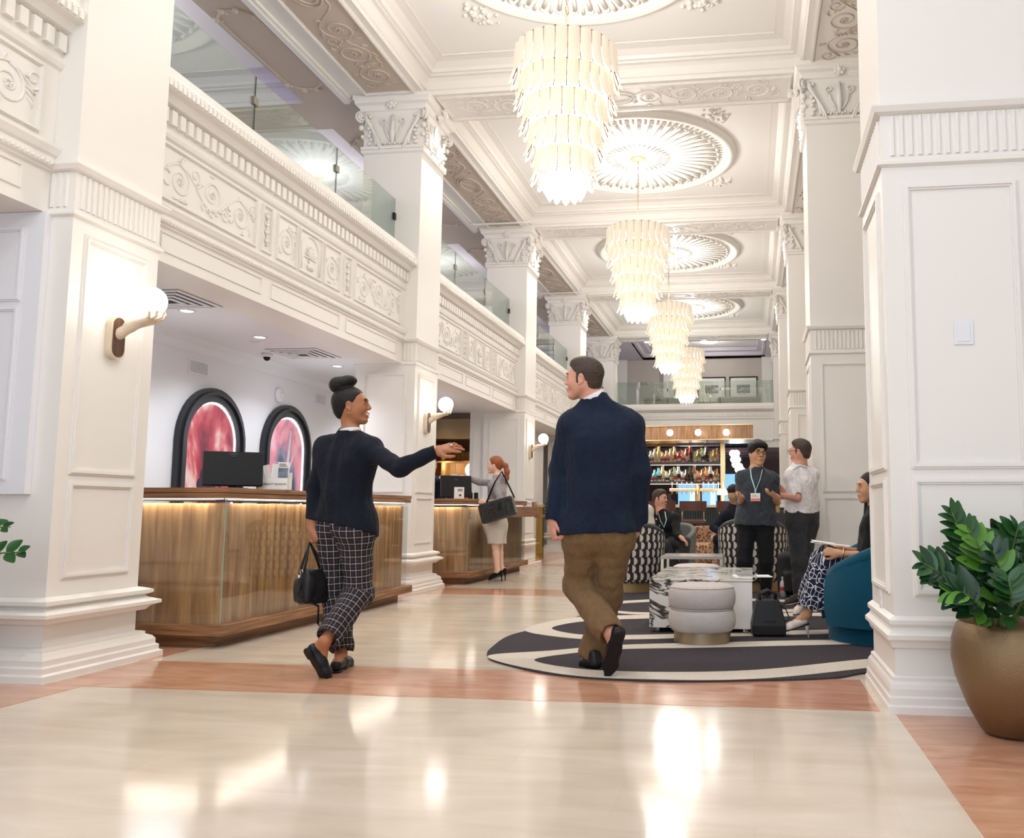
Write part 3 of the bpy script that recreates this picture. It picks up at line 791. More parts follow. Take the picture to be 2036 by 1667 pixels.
for k, y in enumerate(SPOTY):
    for x, side in ((XL+0.15, 'left'), (XR-0.15, 'right')):
        P = thing('spotlight', 'small adjustable spotlight on top of the %s column of the %s row' % (['nearest', 'second', 'third', 'fourth'][k], side), 'spotlight', (x, y, 6.08), group='small spotlights on the column tops')
        MB().tube([(0, 0, 0), (0, 0, -0.05)], 0.02, 8).build('bracket', PAINT, P); MB().tube([(0, -0.03, -0.05), (0, 0.05, -0.09)], 0.032, 10).build('lamp_head', PAINT, P); MB().tube([(0, 0.05, -0.09), (0, 0.053, -0.0915)], 0.022, 10).build('lens', BLACK, P)
for k in (2, 3):
    P = thing('sprinkler_pipe', 'thin white pipe crossing the carved soffit before the %s left column' % ['', '', 'third', 'fourth', 'fifth'][k], 'pipe', (-4.35, PY[k+1]-0.45, 6.03)); MB().tube([(-0.55, 0, 0), (0.62, 0, 0)], 0.016, 8).build('pipe_run', PAINT, P)
    for x in (-0.5, 0.45): MB().tube([(x, 0, 0), (x, 0, 0.05)], 0.01, 6).build('hanger', PAINT, P)
def sconce(y, z, label):
    P = thing('wall_lamp', label, 'lamp', (XL, y, z), group='hand-shaped wall lamps')
    def stad(w, h, n=10): return [(w*math.cos(t), h+w*math.sin(t)) for t in [PI*i/n for i in range(n+1)]]+[(w*math.cos(t), -h+w*math.sin(t)) for t in [PI+PI*i/n for i in range(n+1)]]
    MB().prism(stad(0.062, 0.075), 'x', 0.0, 0.045).build('backplate', mat('cream_lacquer', (0.66, 0.56, 0.42), 0.35), P)
    MB().prism(stad(0.050, 0.075), 'x', 0.045, 0.05).build('inlay', DARKWOOD, P)
    S = SDF(); o = np.array([0.0, 0, 0])
    S.cone((0.045, 0, 0.02), (0.12, 0, 0.065), 0.036, 0.030, 0.02); S.cone((0.12, 0, 0.065), (0.165, 0, 0.088), 0.030, 0.026, 0.02)
    hand(S, (0.165, 0, 0.088), (0.97, 0, 0.20), (0.20, 0, -0.97), 1, 0.5, 1.35, 0.75, 1.5, curls=[0.62, 0.66, 0.66, 0.62])
    S.build('hand', mat('ivory_cast_hand', (0.72, 0.60, 0.46), 0.35, spec=0.5), P, 0.005)
    MB().ball((0.255, 0, 0.225), 0.092, 24, 16).build('globe', GLOBE, P, smooth=True)
    light('POINT', 'sconce_bulb', (XL+0.255, y, z+0.225), 13, (1.0, 0.93, 0.84), 0.10)
    return P
for k, lb in ((1, 'hand-shaped wall lamp on the nearest left column'), (2, 'hand-shaped wall lamp on the column between the two desks'), (3, 'hand-shaped wall lamp on the column past the red-haired guest')):
    sconce(PY[k]+PW/2, 2.03, lb)
bpy.data.objects
# ================================================================ RECEPTION DESKS
VEN = wood('reception_walnut', (0.21, 0.093, 0.033), (0.52, 0.285, 0.12), (9, 9, 0.7), 0.4, coat=0.9)
MATS['reception_walnut'].node_tree.nodes['Principled BSDF'].inputs['Coat Roughness'].default_value = 0.02
def desk(y0, y1, label):
    P = thing('reception_desk', label, 'desk', (-4.2, (y0+y1)/2, 0)); oy = (y0+y1)/2
    X0, X1 = -4.55+4.2, -3.70+4.2; Y0, Y1 = y0-oy, y1-oy
    MB().box(X0, Y0+0.10, 0.0, X1-0.03, Y1-0.10, 0.085).build('kick_base', WALNUTH, P)
    MB().box(X0, Y0+0.0, 0.085, X1+0.085, Y1, 0.160, 0.003).build('plinth_slab', WALNUTH, P)
    MB().box(X0, Y0+0.07, 0.160, X1+0.0, Y1-0.10, 1.00).build('front_panel', VEN, P)
    MB().box(X0, Y0+0.035, 1.035, X1+0.055, Y1-0.03, 1.072, 0.003).build('counter_top', WALNUTH, P)
    MB().box(X0, Y0+0.03, 1.075, X1+0.06, Y1-0.025, 1.11, 0.003).build('counter_top', WALNUTH, P)
    MB().box(X0, Y0+0.075, 1.02, X1-0.005, Y1-0.105, 1.036).build('shadow_rail', BLKMET, P)
    MB().box(X1+0.002, Y0+0.08, 1.028, X1+0.018, Y1-0.11, 1.034).build('led_strip', mat('desk_led', (1, 1, 1), 0.3, emit=(1, 0.93, 0.82), estr=3.0), P)
    MB().box(X0+0.02, Y0+0.055, 1.028, X1, Y0+0.066, 1.034).build('led_strip', mat('desk_led', (1, 1, 1), 0.3, emit=(1, 0.93, 0.82), estr=3.0), P)
    MB().box(X1+0.028, Y0+0.045, 0.162, X1+0.036, Y1-0.05, 1.033).build('glass_front', CLEAR, P)
    MB().box(X0+0.02, Y0+0.037, 0.162, X1+0.036, Y0+0.045, 1.033).build('glass_front', CLEAR, P)
    light('AREA', 'counter_glow', (P.location.x+X1+0.014, oy, 1.026), 9*(y1-y0)/3.3, (1, 0.93, 0.82), y1-y0-0.3, (0, 0, PI/2), shape='RECTANGLE', size_y=0.02)
    light('AREA', 'counter_glow', (P.location.x+0.05, y0+0.058, 1.026), 3, (1, 0.93, 0.82), 0.75, (0, 0, 0), shape='RECTANGLE', size_y=0.015)
    e = MB(); e.box(X1+0.0365, Y0+0.036, 0.162, X1+0.0375, Y0+0.046, 1.033); e.build('glass_edge', mat('green_glass_edge', (0.20, 0.42, 0.36), 0.2), P)
    return P
desk(5.655, 9.03, 'long walnut reception desk with glass front beside the nearest left column')
d2 = desk(10.95, 13.92, 'walnut reception desk where the red-haired guest stands')
MB().box(0.02, 2.2-1.2, 0.86, 0.70, 2.49-0.0, 1.02).build('lower_shelf', WALNUTH, d2, loc=(0, -0.9, -0.0)).hide_render = False
# brass gate at the end of the second desk
G = thing('swing_gate', 'low gate with amber glass and a wooden rail past the second desk', 'gate', (-3.56, 14.25, 0))
MB().box(-0.02, 0.0, 0.12, -0.008, 0.55, 1.07).build('amber_panel', glassmat('amber_glass', (0.90, 0.72, 0.38), ior=1.5), G)
MB().box(-0.03, -0.05, 0.84, 0.03, 0.60, 0.885).build('rail', WALNUTH, G); MB().box(-0.02, -0.28, 0.88, 0.0, 0.05, 1.10).build('end_panel', WALNUT, G)
b = MB(); b.prism([(0.04*math.cos(t)-0.02, 1.0+(0.05 if math.sin(t) > 0 else -0.05)+0.04*math.sin(t)) for t in [2*PI*i/20 for i in range(20)]], 'x', 0.001, 0.012); b.build('brass_plate', BRASS, G)
# things on the first desk
def monitor(loc, rz, label, w=0.56, h=0.34):
    P = thing('monitor', label, 'monitor', loc, rz)
    q = MB().box(-w/2, -0.018, 0.025, w/2, 0.014, 0.025+h, 0.006).build('screen_housing', BLACK, P); q.rotation_euler = (math.radians(-12), 0, 0)
    q2 = MB().box(-w/2+0.01, 0.0145, 0.035, w/2-0.01, 0.016, 0.015+h).build('screen', mat('dark_screen', (0.02, 0.025, 0.03), 0.15), P); q2.rotation_euler = (math.radians(-12), 0, 0)
    q = MB(); q.box(-0.03, -0.0225, 0.27, 0.03, -0.0185, 0.275); q.box(-0.02, -0.0225, 0.255, 0.02, -0.0185, 0.258); q.build('back_emblem', mat('grey_emblem', (0.08, 0.08, 0.08), 0.3), P).rotation_euler = (math.radians(-12), 0, 0)
    MB().box(-0.11, 0.0, 0, 0.11, 0.16, 0.012, 0.004).build('foot', BLACK, P); MB().box(-0.03, 0.03, 0.01, 0.03, 0.06, 0.16).build('stand', BLACK, P)
    return P
p = (at(418, 971, 5.96)+at(512, 974, 6.22))/2
monitor((-3.93, 6.18, 1.11), math.radians(35), 'black monitor seen from behind on the first reception desk', 0.42, 0.27)
H = thing('brochure_holder', 'white brochure stand with leaflets beside the monitor on the first desk', 'brochure stand', (-3.74, 6.45, 1.11), math.radians(14))
MB().box(-0.115, -0.05, 0, 0.115, -0.044, 0.095).build('front', PAPER, H); MB().box(-0.115, -0.05, 0, 0.115, 0.05, 0.006).build('base', PAPER, H); MB().box(-0.115, 0.044, 0, 0.115, 0.05, 0.14).build('back', PAPER, H)
for x in (-0.115, 0.109): MB().box(x, -0.05, 0, x+0.006, 0.05, 0.095).build('side', PAPER, H)
def text(s, size, parent, loc, rot, mt, name='lettering', ext=0.0008):
    c = bpy.data.curves.new(name, 'FONT'); c.body = s; c.size = size; c.extrude = ext; c.align_x = 'CENTER'; c.align_y = 'CENTER'
    t = bpy.data.objects.new('tmp', c); COL.objects.link(t); bpy.context.view_layer.update()
    me = bpy.data.meshes.new_from_object(t.evaluated_get(bpy.context.evaluated_depsgraph_get())); bpy.data.objects.remove(t); me.materials.clear(); me.materials.append(mt)
    o = bpy.data.objects.new(name, me); COL.objects.link(o); o.parent = parent; o.location = loc; o.rotation_euler = rot; return o
INK = mat('black_ink', (0.03, 0.03, 0.03), 0.6)
text('MARRIOTT BONVOY', 0.0215, H, (0.0, -0.0512, 0.045), (PI/2, 0, 0), INK)
LEAF_IMG = mat('grey_photo_print', (0.16, 0.20, 0.26), 0.5, var=0.6, vscale=18)
for i, (x, y, tx, ty, hh) in enumerate(((-0.085, -0.02, 0.10, -0.28, 0.20), (-0.055, 0.0, 0.05, -0.22, 0.19), (0.0, 0.02, 0.0, 0.06, 0.20), (0.055, 0.0, 0.02, 0.03, 0.215), (0.02, 0.03, 0.0, 0.02, 0.20))):
    q = MB().box(-0.045, -0.003, 0, 0.045, 0.003, hh).build('brochure', PAPER, None, loc=H.matrix_world @ Vector((0, 0, 0)))
    q.location = Vector(H.location)+Matrix.Rotation(math.radians(14), 3, 'Z') @ Vector((x, y, 0.007)); q.rotation_euler = (tx, ty, math.radians(14))
    tag(q, ['leftmost folded leaflet leaning out of the brochure stand', 'second folded leaflet leaning left in the brochure stand', 'middle white leaflet in the brochure stand',
            'leaflet with a grey photo cover at right of the brochure stand', 'white leaflet at the back of the brochure stand'][i], 'leaflet', 'leaflets in the brochure stand')
    if i == 3:
        MB().box(-0.038, -0.0042, 0.06, 0.038, -0.003, hh-0.045).build('cover_photo', LEAF_IMG, q); c = MB()
        for k in range(3): c.box(-0.034, -0.0042, hh-0.035+0.009*k, 0.03-0.008*k, -0.003, hh-0.031+0.009*k)
        c.build('cover_print', INK, q)
# second desk things
monitor((-3.98, 11.42, 1.11), math.radians(32), 'black monitor on the second reception desk near the clerk', 0.42, 0.30)
S_ = thing('desk_sign', 'small white sign card in front of the second desk monitor', 'sign', (-3.86, 11.18, 1.11), math.radians(15))
MB().box(-0.065, -0.004, 0, 0.065, 0.004, 0.155).build('face', PAPER, S_); c = MB()
for k in range(3): c.box(-0.02, -0.0055, 0.10+0.012*k, 0.045, -0.004, 0.106+0.012*k)
c.box(0.0, -0.0055, 0.035, 0.03, -0.004, 0.06); c.build('print', INK, S_)
for k in range(2): 
    q = MB().lathe([(0.0, 0), (0.035, 0), (0.035, 0.12), (0.03, 0.13), (0.0, 0.13)], 14).build('canister', BLKMET, None, loc=(-4.42+0.09*k, 13.35, 1.11), smooth=False)
    tag(q, ['left black canister at the back of the second desk', 'right black canister at the back of the second desk'][k], 'canister', 'black canisters')

# ================================================================ RECEPTION BACK WALL
def arch_art(y, zt, w, label, style):
    P = thing('arched_picture', label, 'picture', (-5.745, y, 0)); hw = w/2; zs = zt-hw; zb = 0.85
    def prof(r, dz=0.0, n=20): return [(-r, zb)]+[(-r*math.cos(PI*i/n), zs+r*math.sin(PI*i/n)) for i in range(n+1)]+[(r, zb)]
    def ring(b, r0, r1, x0, x1):
        A_, B_ = prof(r0), prof(r1); n = len(A_); V = []
        for (yy, zz) in A_: V += [(x0, yy, zz), (x1, yy, zz)]
        for (yy, zz) in B_: V += [(x0, yy, zz), (x1, yy, zz)]
        Fs = []
        for i in range(n-1):
            a = 2*i; c = 2*n+2*i
            Fs += [(a+1, a+3, c+3, c+1), (a, a+2, a+3, a+1), (c+1, c+3, c+2, c), (a, c, c+2, a+2)]
        Fs += [(0, 1, 2*n+1, 2*n), (2*n-2, 4*n-2, 4*n-1, 2*n-1)]
        b.add(V, Fs); return b
    DK = mat('charcoal_frame', (0.022, 0.024, 0.030), 0.4)
    b = ring(MB(), hw-0.05, hw, 0, 0.05); b.build('outer_frame', DK, P); b = ring(MB(), hw-0.075, hw-0.045, 0, 0.075); b.build('frame_bead', DK, P); b = ring(MB(), hw-0.15, hw-0.07, 0, 0.045); b.build('inner_frame', DK, P)
    b = ring(MB(), hw-0.164, hw-0.15, 0.0, 0.020); b.build('led_border', LED, P)
    pr = prof(hw-0.165)
    MB().prism([(yy, zz) for yy, zz in pr], 'x', 0.002, 0.012).build('artwork', style, P)
    return P
def paint(name, cols, sc, dist, seed, stripes=False):
    m = mat(name, cols[0][1], 0.5); N, L = nt(m); b = N['Principled BSDF']; tc = N.new('ShaderNodeTexCoord'); mp = N.new('ShaderNodeMapping'); mp.inputs['Location'].default_value = (seed, seed*2.1, 0)
    mp.inputs['Scale'].default_value = (1, 1, 0.55); n = N.new('ShaderNodeTexNoise'); n.inputs['Scale'].default_value = sc; n.inputs['Detail'].default_value = 4; n.inputs['Distortion'].default_value = dist
    r = ramp(N, cols); L.new(tc.outputs['Object'], mp.inputs[0]); L.new(mp.outputs[0], n.inputs['Vector']); L.new(n.outputs['Fac'], r.inputs[0]); L.new(r.outputs[0], b.inputs['Base Color'])
    b.inputs['Emission Strength'].default_value = 0.10; L.new(r.outputs[0], b.inputs['Emission Color'])  # faint glow added to the picture, which is no lamp
    return m
ART1 = paint('crimson_watercolour', [(0.36, (0.08, 0.01, 0.03)), (0.44, (0.36, 0.02, 0.05)), (0.51, (0.55, 0.10, 0.12)), (0.57, (0.72, 0.45, 0.42)), (0.66, (0.80, 0.74, 0.74))], 2.4, 0.4, 3.3)
ART2 = paint('pink_and_slate_painting', [(0.36, (0.05, 0.06, 0.12)), (0.46, (0.22, 0.24, 0.34)), (0.52, (0.72, 0.26, 0.34)), (0.60, (0.85, 0.42, 0.48)), (0.70, (0.70, 0.66, 0.72))], 2.6, 0.5, 7.1)
a1 = arch_art(8.58, 2.255, 1.17, 'left arched black-framed picture of crimson clouds behind the first desk', ART1)
a2 = arch_art(10.10, 2.255, 1.13, 'right arched black-framed picture in pink and slate by the bun woman', ART2)
q = MB()
for (y, z, r) in ((0.02, 1.28, 0.10), (0.10, 1.36, 0.09), (-0.07, 1.32, 0.09), (0.18, 1.28, 0.08), (-0.14, 1.22, 0.07), (0.26, 1.35, 0.07)): q.ball((0.012, y, z), r, 10, 6, (0.05, 1, 1))
for y in (-0.14, -0.05, 0.1, 0.2): q.box(0.009, y-0.02, 0.95, 0.014, y+0.02, 1.28)
q.build('dark_tree_shape', mat('dark_plum_paint', (0.04, 0.02, 0.05), 0.6), a1)
q = MB(); q.tube([(0.013, -0.06, 1.0), (0.013, 0.05, 1.5), (0.013, 0.10, 1.95)], [0.035, 0.03, 0.01], 6, flat=0.2); q.tube([(0.013, 0.04, 1.4), (0.013, 0.18, 1.65)], [0.02, 0.008], 6, flat=0.2); q.tube([(0.013, -0.3, 1.5), (0.013, -0.2, 1.3), (0.013, -0.15, 1.0)], [0.006, 0.014, 0.02], 6, flat=0.2)
q.build('white_branch', mat('white_paint_stroke', (0.75, 0.74, 0.80), 0.6), a2)
def grille(nm, loc, w, h, nsl, label, grp, axis='x'):
    P = thing(nm, label, 'vent', loc, group=grp)
    b = MB(); fw = 0.018
    for a in ((-w/2-fw, -h/2-fw, w/2+fw, -h/2), (-w/2-fw, h/2, w/2+fw, h/2+fw), (-w/2-fw, -h/2, -w/2, h/2), (w/2, -h/2, w/2+fw, h/2)): b.box(0, a[0], a[1], 0.012, a[2], a[3])
    b.build('frame', WHITE, P); MB().box(0.0005, -w/2, -h/2, 0.003, w/2, h/2).build('backing', mat('vent_shadow', (0.12, 0.13, 0.16), 0.7), P)
    s0 = None
    for k in range(nsl):
        y = -w/2+w*(k+0.5)/nsl
        if s0 is None: s0 = o = MB().box(0.003, -w/nsl*0.22, -h/2, 0.011, w/nsl*0.22, h/2).build('slat', WHITE, P)
        else: o = s0.copy(); COL.objects.link(o)
        o.location = (0, y, 0)
    return P
grille('wall_vent', (-5.75, 8.32, 2.44), 0.29, 0.12, 16, 'white slatted wall vent above the left arched picture', 'wall vents')
grille('wall_vent', (-5.75, 10.93, 2.44), 0.26, 0.12, 14, 'white slatted wall vent above the bun woman', 'wall vents')
def diffuser(x, y, label, s=0.30):
    P = thing('ceiling_vent', label, 'vent', (x, y, 2.71), group='square ceiling vents')
    for k, r in enumerate((s, s*0.78, s*0.56, s*0.34)):
        b = MB()
        for a0, b0, a1_, b1 in ((-r, -r, r, -r+0.035), (-r, r-0.035, r, r), (-r, -r+0.035, -r+0.035, r-0.035), (r-0.035, -r+0.035, r, r-0.035)): b.box(a0, b0, -0.012-0.004*k, a1_, b1, -0.004-0.004*k)
        b.build('louvre', WHITE, P)
    MB().box(-s*0.98, -s*0.98, -0.004, s*0.98, s*0.98, -0.001).build('dark_throat', mat('vent_shadow', (0.12, 0.13, 0.16)), P)
diffuser(-4.83, 6.55, 'square ceiling vent beside the nearest left column'); diffuser(-4.98, 9.05, 'square ceiling vent above the bun woman')
for i, (x, y) in enumerate(((-4.94, 6.95), (-4.95, 8.12), (-5.0, 9.9), (-5.0, 11.8))):
    P = thing('downlight', ['recessed downlight nearest the first ceiling vent', 'recessed downlight above the right arched picture', 'recessed downlight hidden above the bun woman\'s head', 'recessed downlight over the second desk'][i], 'ceiling light', (x, y, 2.71), group='recessed downlights')
    MB().lathe([(0.055, 0.0), (0.075, 0), (0.072, -0.008), (0.055, -0.008)], 20, capt=False, capb=False).build('trim_ring', WHITE, P, smooth=True); MB().lathe([(0.001, -0.003), (0.056, -0.003)], 20, capt=False).build('lens', LED, P)
P = thing('security_camera', 'small white dome camera on the reception ceiling', 'camera', (-5.40, 9.02, 2.71)); MB().lathe([(0.001, 0), (0.06, 0), (0.06, -0.03), (0.05, -0.04), (0.001, -0.04)], 20).build('housing', WHITE, P, smooth=True); MB().ball((0, 0, -0.045), 0.038, 14, 8).build('dome', BLACK, P, smooth=True)
P = thing('smoke_detector', 'flat white detector disc on the reception ceiling', 'detector', (-5.15, 8.35, 2.71)); MB().lathe([(0.001, 0), (0.05, 0), (0.05, -0.01), (0.001, -0.012)], 18).build('disc', WHITE, P); MB().lathe([(0.001, -0.012), (0.012, -0.012), (0.01, -0.02), (0.001, -0.02)], 10).build('nozzle', WHITE, P)
P = thing('fire_alarm', 'round white alarm strobe on the wall between the arched pictures', 'alarm', (-5.75, 9.90, 2.36))
b = MB(); b.lathe([(0.001, 0), (0.095, 0), (0.095, 0.02), (0.08, 0.035), (0.001, 0.035)], 24); b.xf(Matrix.Rotation(PI/2, 4, 'Y')); b.build('body', WHITE, P, smooth=True); b = MB(); b.ball((0.04, 0, 0.0), 0.03, 12, 8); b.build('strobe', PAPER, P, smooth=True)

# ================================================================ WOOD NICHE BEHIND THE SECOND DESK
def boards(nm, x0, x1, y, z0, z1, m, n, parent=None):
    P = parent or thing(nm, None, None, (0, 0, 0), kind='structure'); w = (x1-x0)/n
    for k in range(n): MB().box(x0+w*k+0.003, y, z0, x0+w*(k+1)-0.003, y+0.03, z1).build('panel', m, P)
    return P
nw = boards('wall_niche', -7.6, -5.2, 19.4, 0, 2.32, OAK, 6)
MB().box(-7.6, 19.35, 2.32, -5.2, 19.5, 2.58).build('cornice_rail', DARKWOOD, nw)
CW = mat('woven_wood_ceiling', (0.50, 0.38, 0.24), 0.6); N, L = nt(CW); tc = N.new('ShaderNodeTexCoord'); bk = N.new('ShaderNodeTexBrick'); bk.inputs['Scale'].default_value = 1; bk.inputs['Brick Width'].default_value = 0.16; bk.inputs['Row Height'].default_value = 0.05; bk.inputs['Mortar Size'].default_value = 0.008
bk.inputs['Color1'].default_value = (0.50, 0.40, 0.26, 1); bk.inputs['Color2'].default_value = (0.42, 0.32, 0.20, 1); bk.inputs['Mortar'].default_value = (0.10, 0.08, 0.06, 1); L.new(tc.outputs['Object'], bk.inputs['Vector']); L.new(bk.outputs[0], N['Principled BSDF'].inputs['Base Color'])
MB().box(-7.6, 15.0, 2.60, -5.0, 19.5, 2.70).build('ceiling_niche', CW, kind='structure')
wall('wall_niche_side', -8.4, 14.98, 0, -5.9, 15.06, 2.71, WHITE)
wall('wall_niche_left', -7.65, 15.06, 0, -7.6, 19.5, 2.6, OAK)
# partition beside the third column
pw = wall('wall_partition_third', -5.0, 14.99, 0, -4.74, 19.5, 2.71, PAINT)
f = MB(); frame(f, lambda u, v, l: (u, 14.99-l, v), -4.95, 0.5, -4.78, 2.4, 0.02, 0.012); f.build('panel_moulding', PAINT, pw)
SH = thing('display_shelves', 'light oak shelving in the niche behind the second desk', 'shelves', (-6.4, 19.35, 0))
for z in (1.08, 1.62, 2.05): MB().box(-1.2, -0.30, z, 1.2, 0.04, z+0.035).build('shelf', OAK, SH)
for x in (-1.2, -0.62, -0.58, 0.2, 1.17): MB().box(x, -0.28, 0, x+0.03, 0.04, 2.3).build('upright', OAK, SH)
MB().box(-1.2, -0.55, 0.0, 1.2, -0.0, 0.98).build('base_cabinet', OAK, SH)
for k in range(4): MB().box(-1.18+0.6*k, -0.57, 0.05, -0.62+0.6*k, -0.55, 0.94).build('door', OAK, SH)
for x, z, c in ((-6.9, 2.03, 3), (-6.1, 2.03, 4), (-6.1, 1.60, 3), (-6.9, 1.60, 3)): light('POINT', 'shelf_light', (x, 19.0, z-0.06), c*1.2, (1, 0.82, 0.55), 0.04)
q = MB(); q.ball((0, 0, 0), 0.2, 20, 12, (1.15, 0.12, 0.95)); o = q.build('glowing_sculpture', mat('lit_agate', (1, 0.9, 0.8), 0.3, emit=(1, 0.88, 0.70), estr=2.2), None, loc=(-6.18, 18.92, 1.87), smooth=True)
MB().box(-0.05, -0.04, -0.214, 0.05, 0.04, -0.17).build('foot', BRASS, o); tag(o, 'glowing shell-shaped ornament on the niche shelf', 'ornament')
o = MB().box(-0.13, -0.005, 0, 0.13, 0.005, 0.13).build('price_card', PAPER, None, loc=(-5.55, 19.0, 2.085)); tag(o, 'small white card standing on the upper niche shelf', 'card')
for k in range(5):
    hh = 0.13+0.02*(k % 3); o = MB().lathe([(0.001, 0), (0.045, 0), (0.05, hh*0.5), (0.02, hh*0.8), (0.02, hh), (0.001, hh)], 12).build('vase', mat('amber_vase', (0.45, 0.20, 0.08), 0.3), None, loc=(-7.35+0.17*k, 19.2, 2.085), smooth=True)
    tag(o, '%s small amber vase on the top niche shelf' % ORD[k], 'vase', 'amber vases on the top shelf')
R_ = thing('garment_rail', 'dark garments hanging on a rail behind the second desk', 'clothes rail', (-5.0, 13.6, 0))
MB().tube([(-0.35, 0, 0.0), (-0.35, 0, 1.35), (0.30, 0, 1.35), (0.30, 0, 0.0)], 0.012, 8).build('rail', CHROME, R_)
for k in range(7):
    x = -0.28+0.085*k; b = MB(); b.rect(-0.02, -0.17, 0.02, 0.17, [(0.0, 0.62), (0.008, 0.9), (0.008, 1.2), (-0.004, 1.26), (-0.015, 1.30)])
    b.build('garment', [NAVYC if (NAVYC := mat('navy_garment', (0.02, 0.03, 0.07), 0.9)) else None][0], R_, loc=(x, 0, 0.0))
# service door beyond
DR = thing('door_1', None, None, (-6.55, 24.0, 0), kind='structure')
wall('wall_service', -8.4, 24.12, 0, -4.9, 24.25, 2.71, WHITE)
MB().box(-0.48, 0.05, 0.40, 0.48, 0.10, 2.12).build('door_leaf', mat('dark_grey_door', (0.11, 0.11, 0.105), 0.5), DR)
MB().box(-0.48, 0.045, 0.02, 0.48, 0.10, 0.40).build('kick_plate', STEEL, DR)
b = MB().rect(-0.20, 0.9, 0.20, 1.62, [(0, -0.05), (0.03, -0.045), (0.03, -0.01), (0, 0)]); b.v = [(x, 0.04-(z+0.05), y) for x, y, z in b.v]; b.build('window_rim', BLACK, DR)
MB().box(-0.19, 0.020, 0.91, 0.19, 0.03, 1.61).build('door_window', mat('grey_blue_glass', (0.34, 0.42, 0.52), 0.15), DR)
MB().box(0.08, 0.0, 2.0, 0.46, 0.04, 2.12).build('door_closer', STEEL, DR)

# ================================================================ FAR MEZZANINE
fb = thing('balcony_far', None, None, (0, 25.15, 0), kind='structure')
prof = [(0.40, 2.71), (0, 2.71), (0, 2.96), (-0.04, 2.98), (-0.04, 3.02), (0, 3.04), (0, 3.60), (-0.03, 3.64), (-0.012, 3.66), (-0.012, 3.82), (-0.08, 3.86), (-0.14, 3.90), (-0.15, 3.98), (-0.13, 4.07), (0.40, 4.07)]
MB().prism(prof, 'x', XL, 3.2).build('parapet', PAINT, fb)
d0 = None
for k in range(46):
    if d0 is None: d0 = o = MB().box(-0.028, -0.055, 3.70, 0.028, -0.012, 3.80).build('dentil', PAINT, fb)
    else: o = d0.copy(); COL.objects.link(o)
    o.location = (XL+0.05+0.1*k, 0, 0)
MB().box(XL, 25.5, 3.4, 3.2, 30.5, 3.6).build('floor_mezzanine', CEILP, kind='structure')
mw = wall('wall_mezzanine', XL-4.4, 29.0, 3.6, 3.2, 29.15, 6.1, mat('mezzanine_beige', (0.50, 0.45, 0.41), 0.6))
for x in (-4.5, -2.9, 0.4): MB().box(x, 28.85, 3.6, x+0.35, 29.0, 6.1).build('pilaster', PAINT, mw)
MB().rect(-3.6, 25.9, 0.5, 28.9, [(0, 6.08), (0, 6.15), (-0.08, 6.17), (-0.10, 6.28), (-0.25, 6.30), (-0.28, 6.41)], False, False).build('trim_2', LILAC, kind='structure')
cm = thing('ceiling_mezzanine', None, None, (0, 0, 0), kind='structure')
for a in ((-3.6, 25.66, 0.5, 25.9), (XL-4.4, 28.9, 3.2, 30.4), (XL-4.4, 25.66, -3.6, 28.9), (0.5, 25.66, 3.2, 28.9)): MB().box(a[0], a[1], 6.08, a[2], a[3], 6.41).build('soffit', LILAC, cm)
FG = thing('glass_balustrade', 'glass balustrade across the far mezzanine above the bar', 'balustrade', (0, 25.35, 4.07))
for k in range(3): MB().box(XL+0.02+1.55*k, -0.006, 0, XL+1.55*(k+1)-0.01, 0.006, 0.71).build('glass_panel', GLASS, FG)
for k in (1, 2):
    MB().box(XL+1.55*k-0.005, -0.02, 0.42, XL+1.55*k+0.02, 0.02, 0.5).build('glass_clamp', BLKMET, FG)
for i, (x, z) in enumerate(((-1.28, 5.02), (-0.22, 5.02), (-1.28, 3.98), (-0.22, 3.98))):
    P = thing('framed_print', ['upper left framed print on the mezzanine wall', 'upper right framed print on the mezzanine wall', 'lower left framed print on the mezzanine wall', 'lower right framed print on the mezzanine wall'][i], 'picture', (x, 28.99, z), group='framed prints on the mezzanine wall')
    b = MB()
    for a in ((-0.47, -0.44, 0.47, -0.40), (-0.47, 0.40, 0.47, 0.44), (-0.47, -0.40, -0.43, 0.40), (0.43, -0.40, 0.47, 0.40)): b.box(a[0], -0.035, a[1], a[2], 0, a[3])
    b.build('frame', BLACK, P); MB().box(-0.43, -0.015, -0.40, 0.43, -0.005, 0.40).build('mount', PAPER, P)
    MB().box(-0.22, -0.02, -0.12, 0.22, -0.015, 0.16).build('photograph', mat('dark_photo', (0.12, 0.12, 0.13), 0.6, var=0.9, vscale=9), P)
    b = MB(); b.box(-0.2, -0.02, -0.17, 0.1, -0.015, -0.155); b.build('caption_line', mat('grey_print', (0.25, 0.25, 0.27)), P)
def sofa(x, w, label):
    P = thing('sofa', label, 'sofa', (x, 27.4, 3.6)); G_ = mat('olive_grey_upholstery', (0.11, 0.105, 0.085), 0.9)
    MB().box(-w/2, -0.4, 0.15, w/2, 0.4, 0.42, 0.03).build('seat', G_, P); MB().box(-w/2, -0.45, 0.15, w/2, -0.22, 0.92, 0.05).build('backrest', G_, P)
    for s in (-1, 1): MB().box(s*w/2-0.09, -0.42, 0.12, s*w/2+0.09, 0.4, 0.68, 0.04).build('arm', G_, P)
    for sx in (-1, 1):
        for sy in (-1, 1): MB().box(sx*(w/2-0.1)-0.02, sy*0.35-0.02, 0, sx*(w/2-0.1)+0.02, sy*0.35+0.02, 0.16).build('leg', BLKMET, P)
sofa(-2.75, 1.15, 'dark sofa back at the left of the far mezzanine'); sofa(-0.35, 1.35, 'dark sofa back below the framed prints on the mezzanine')
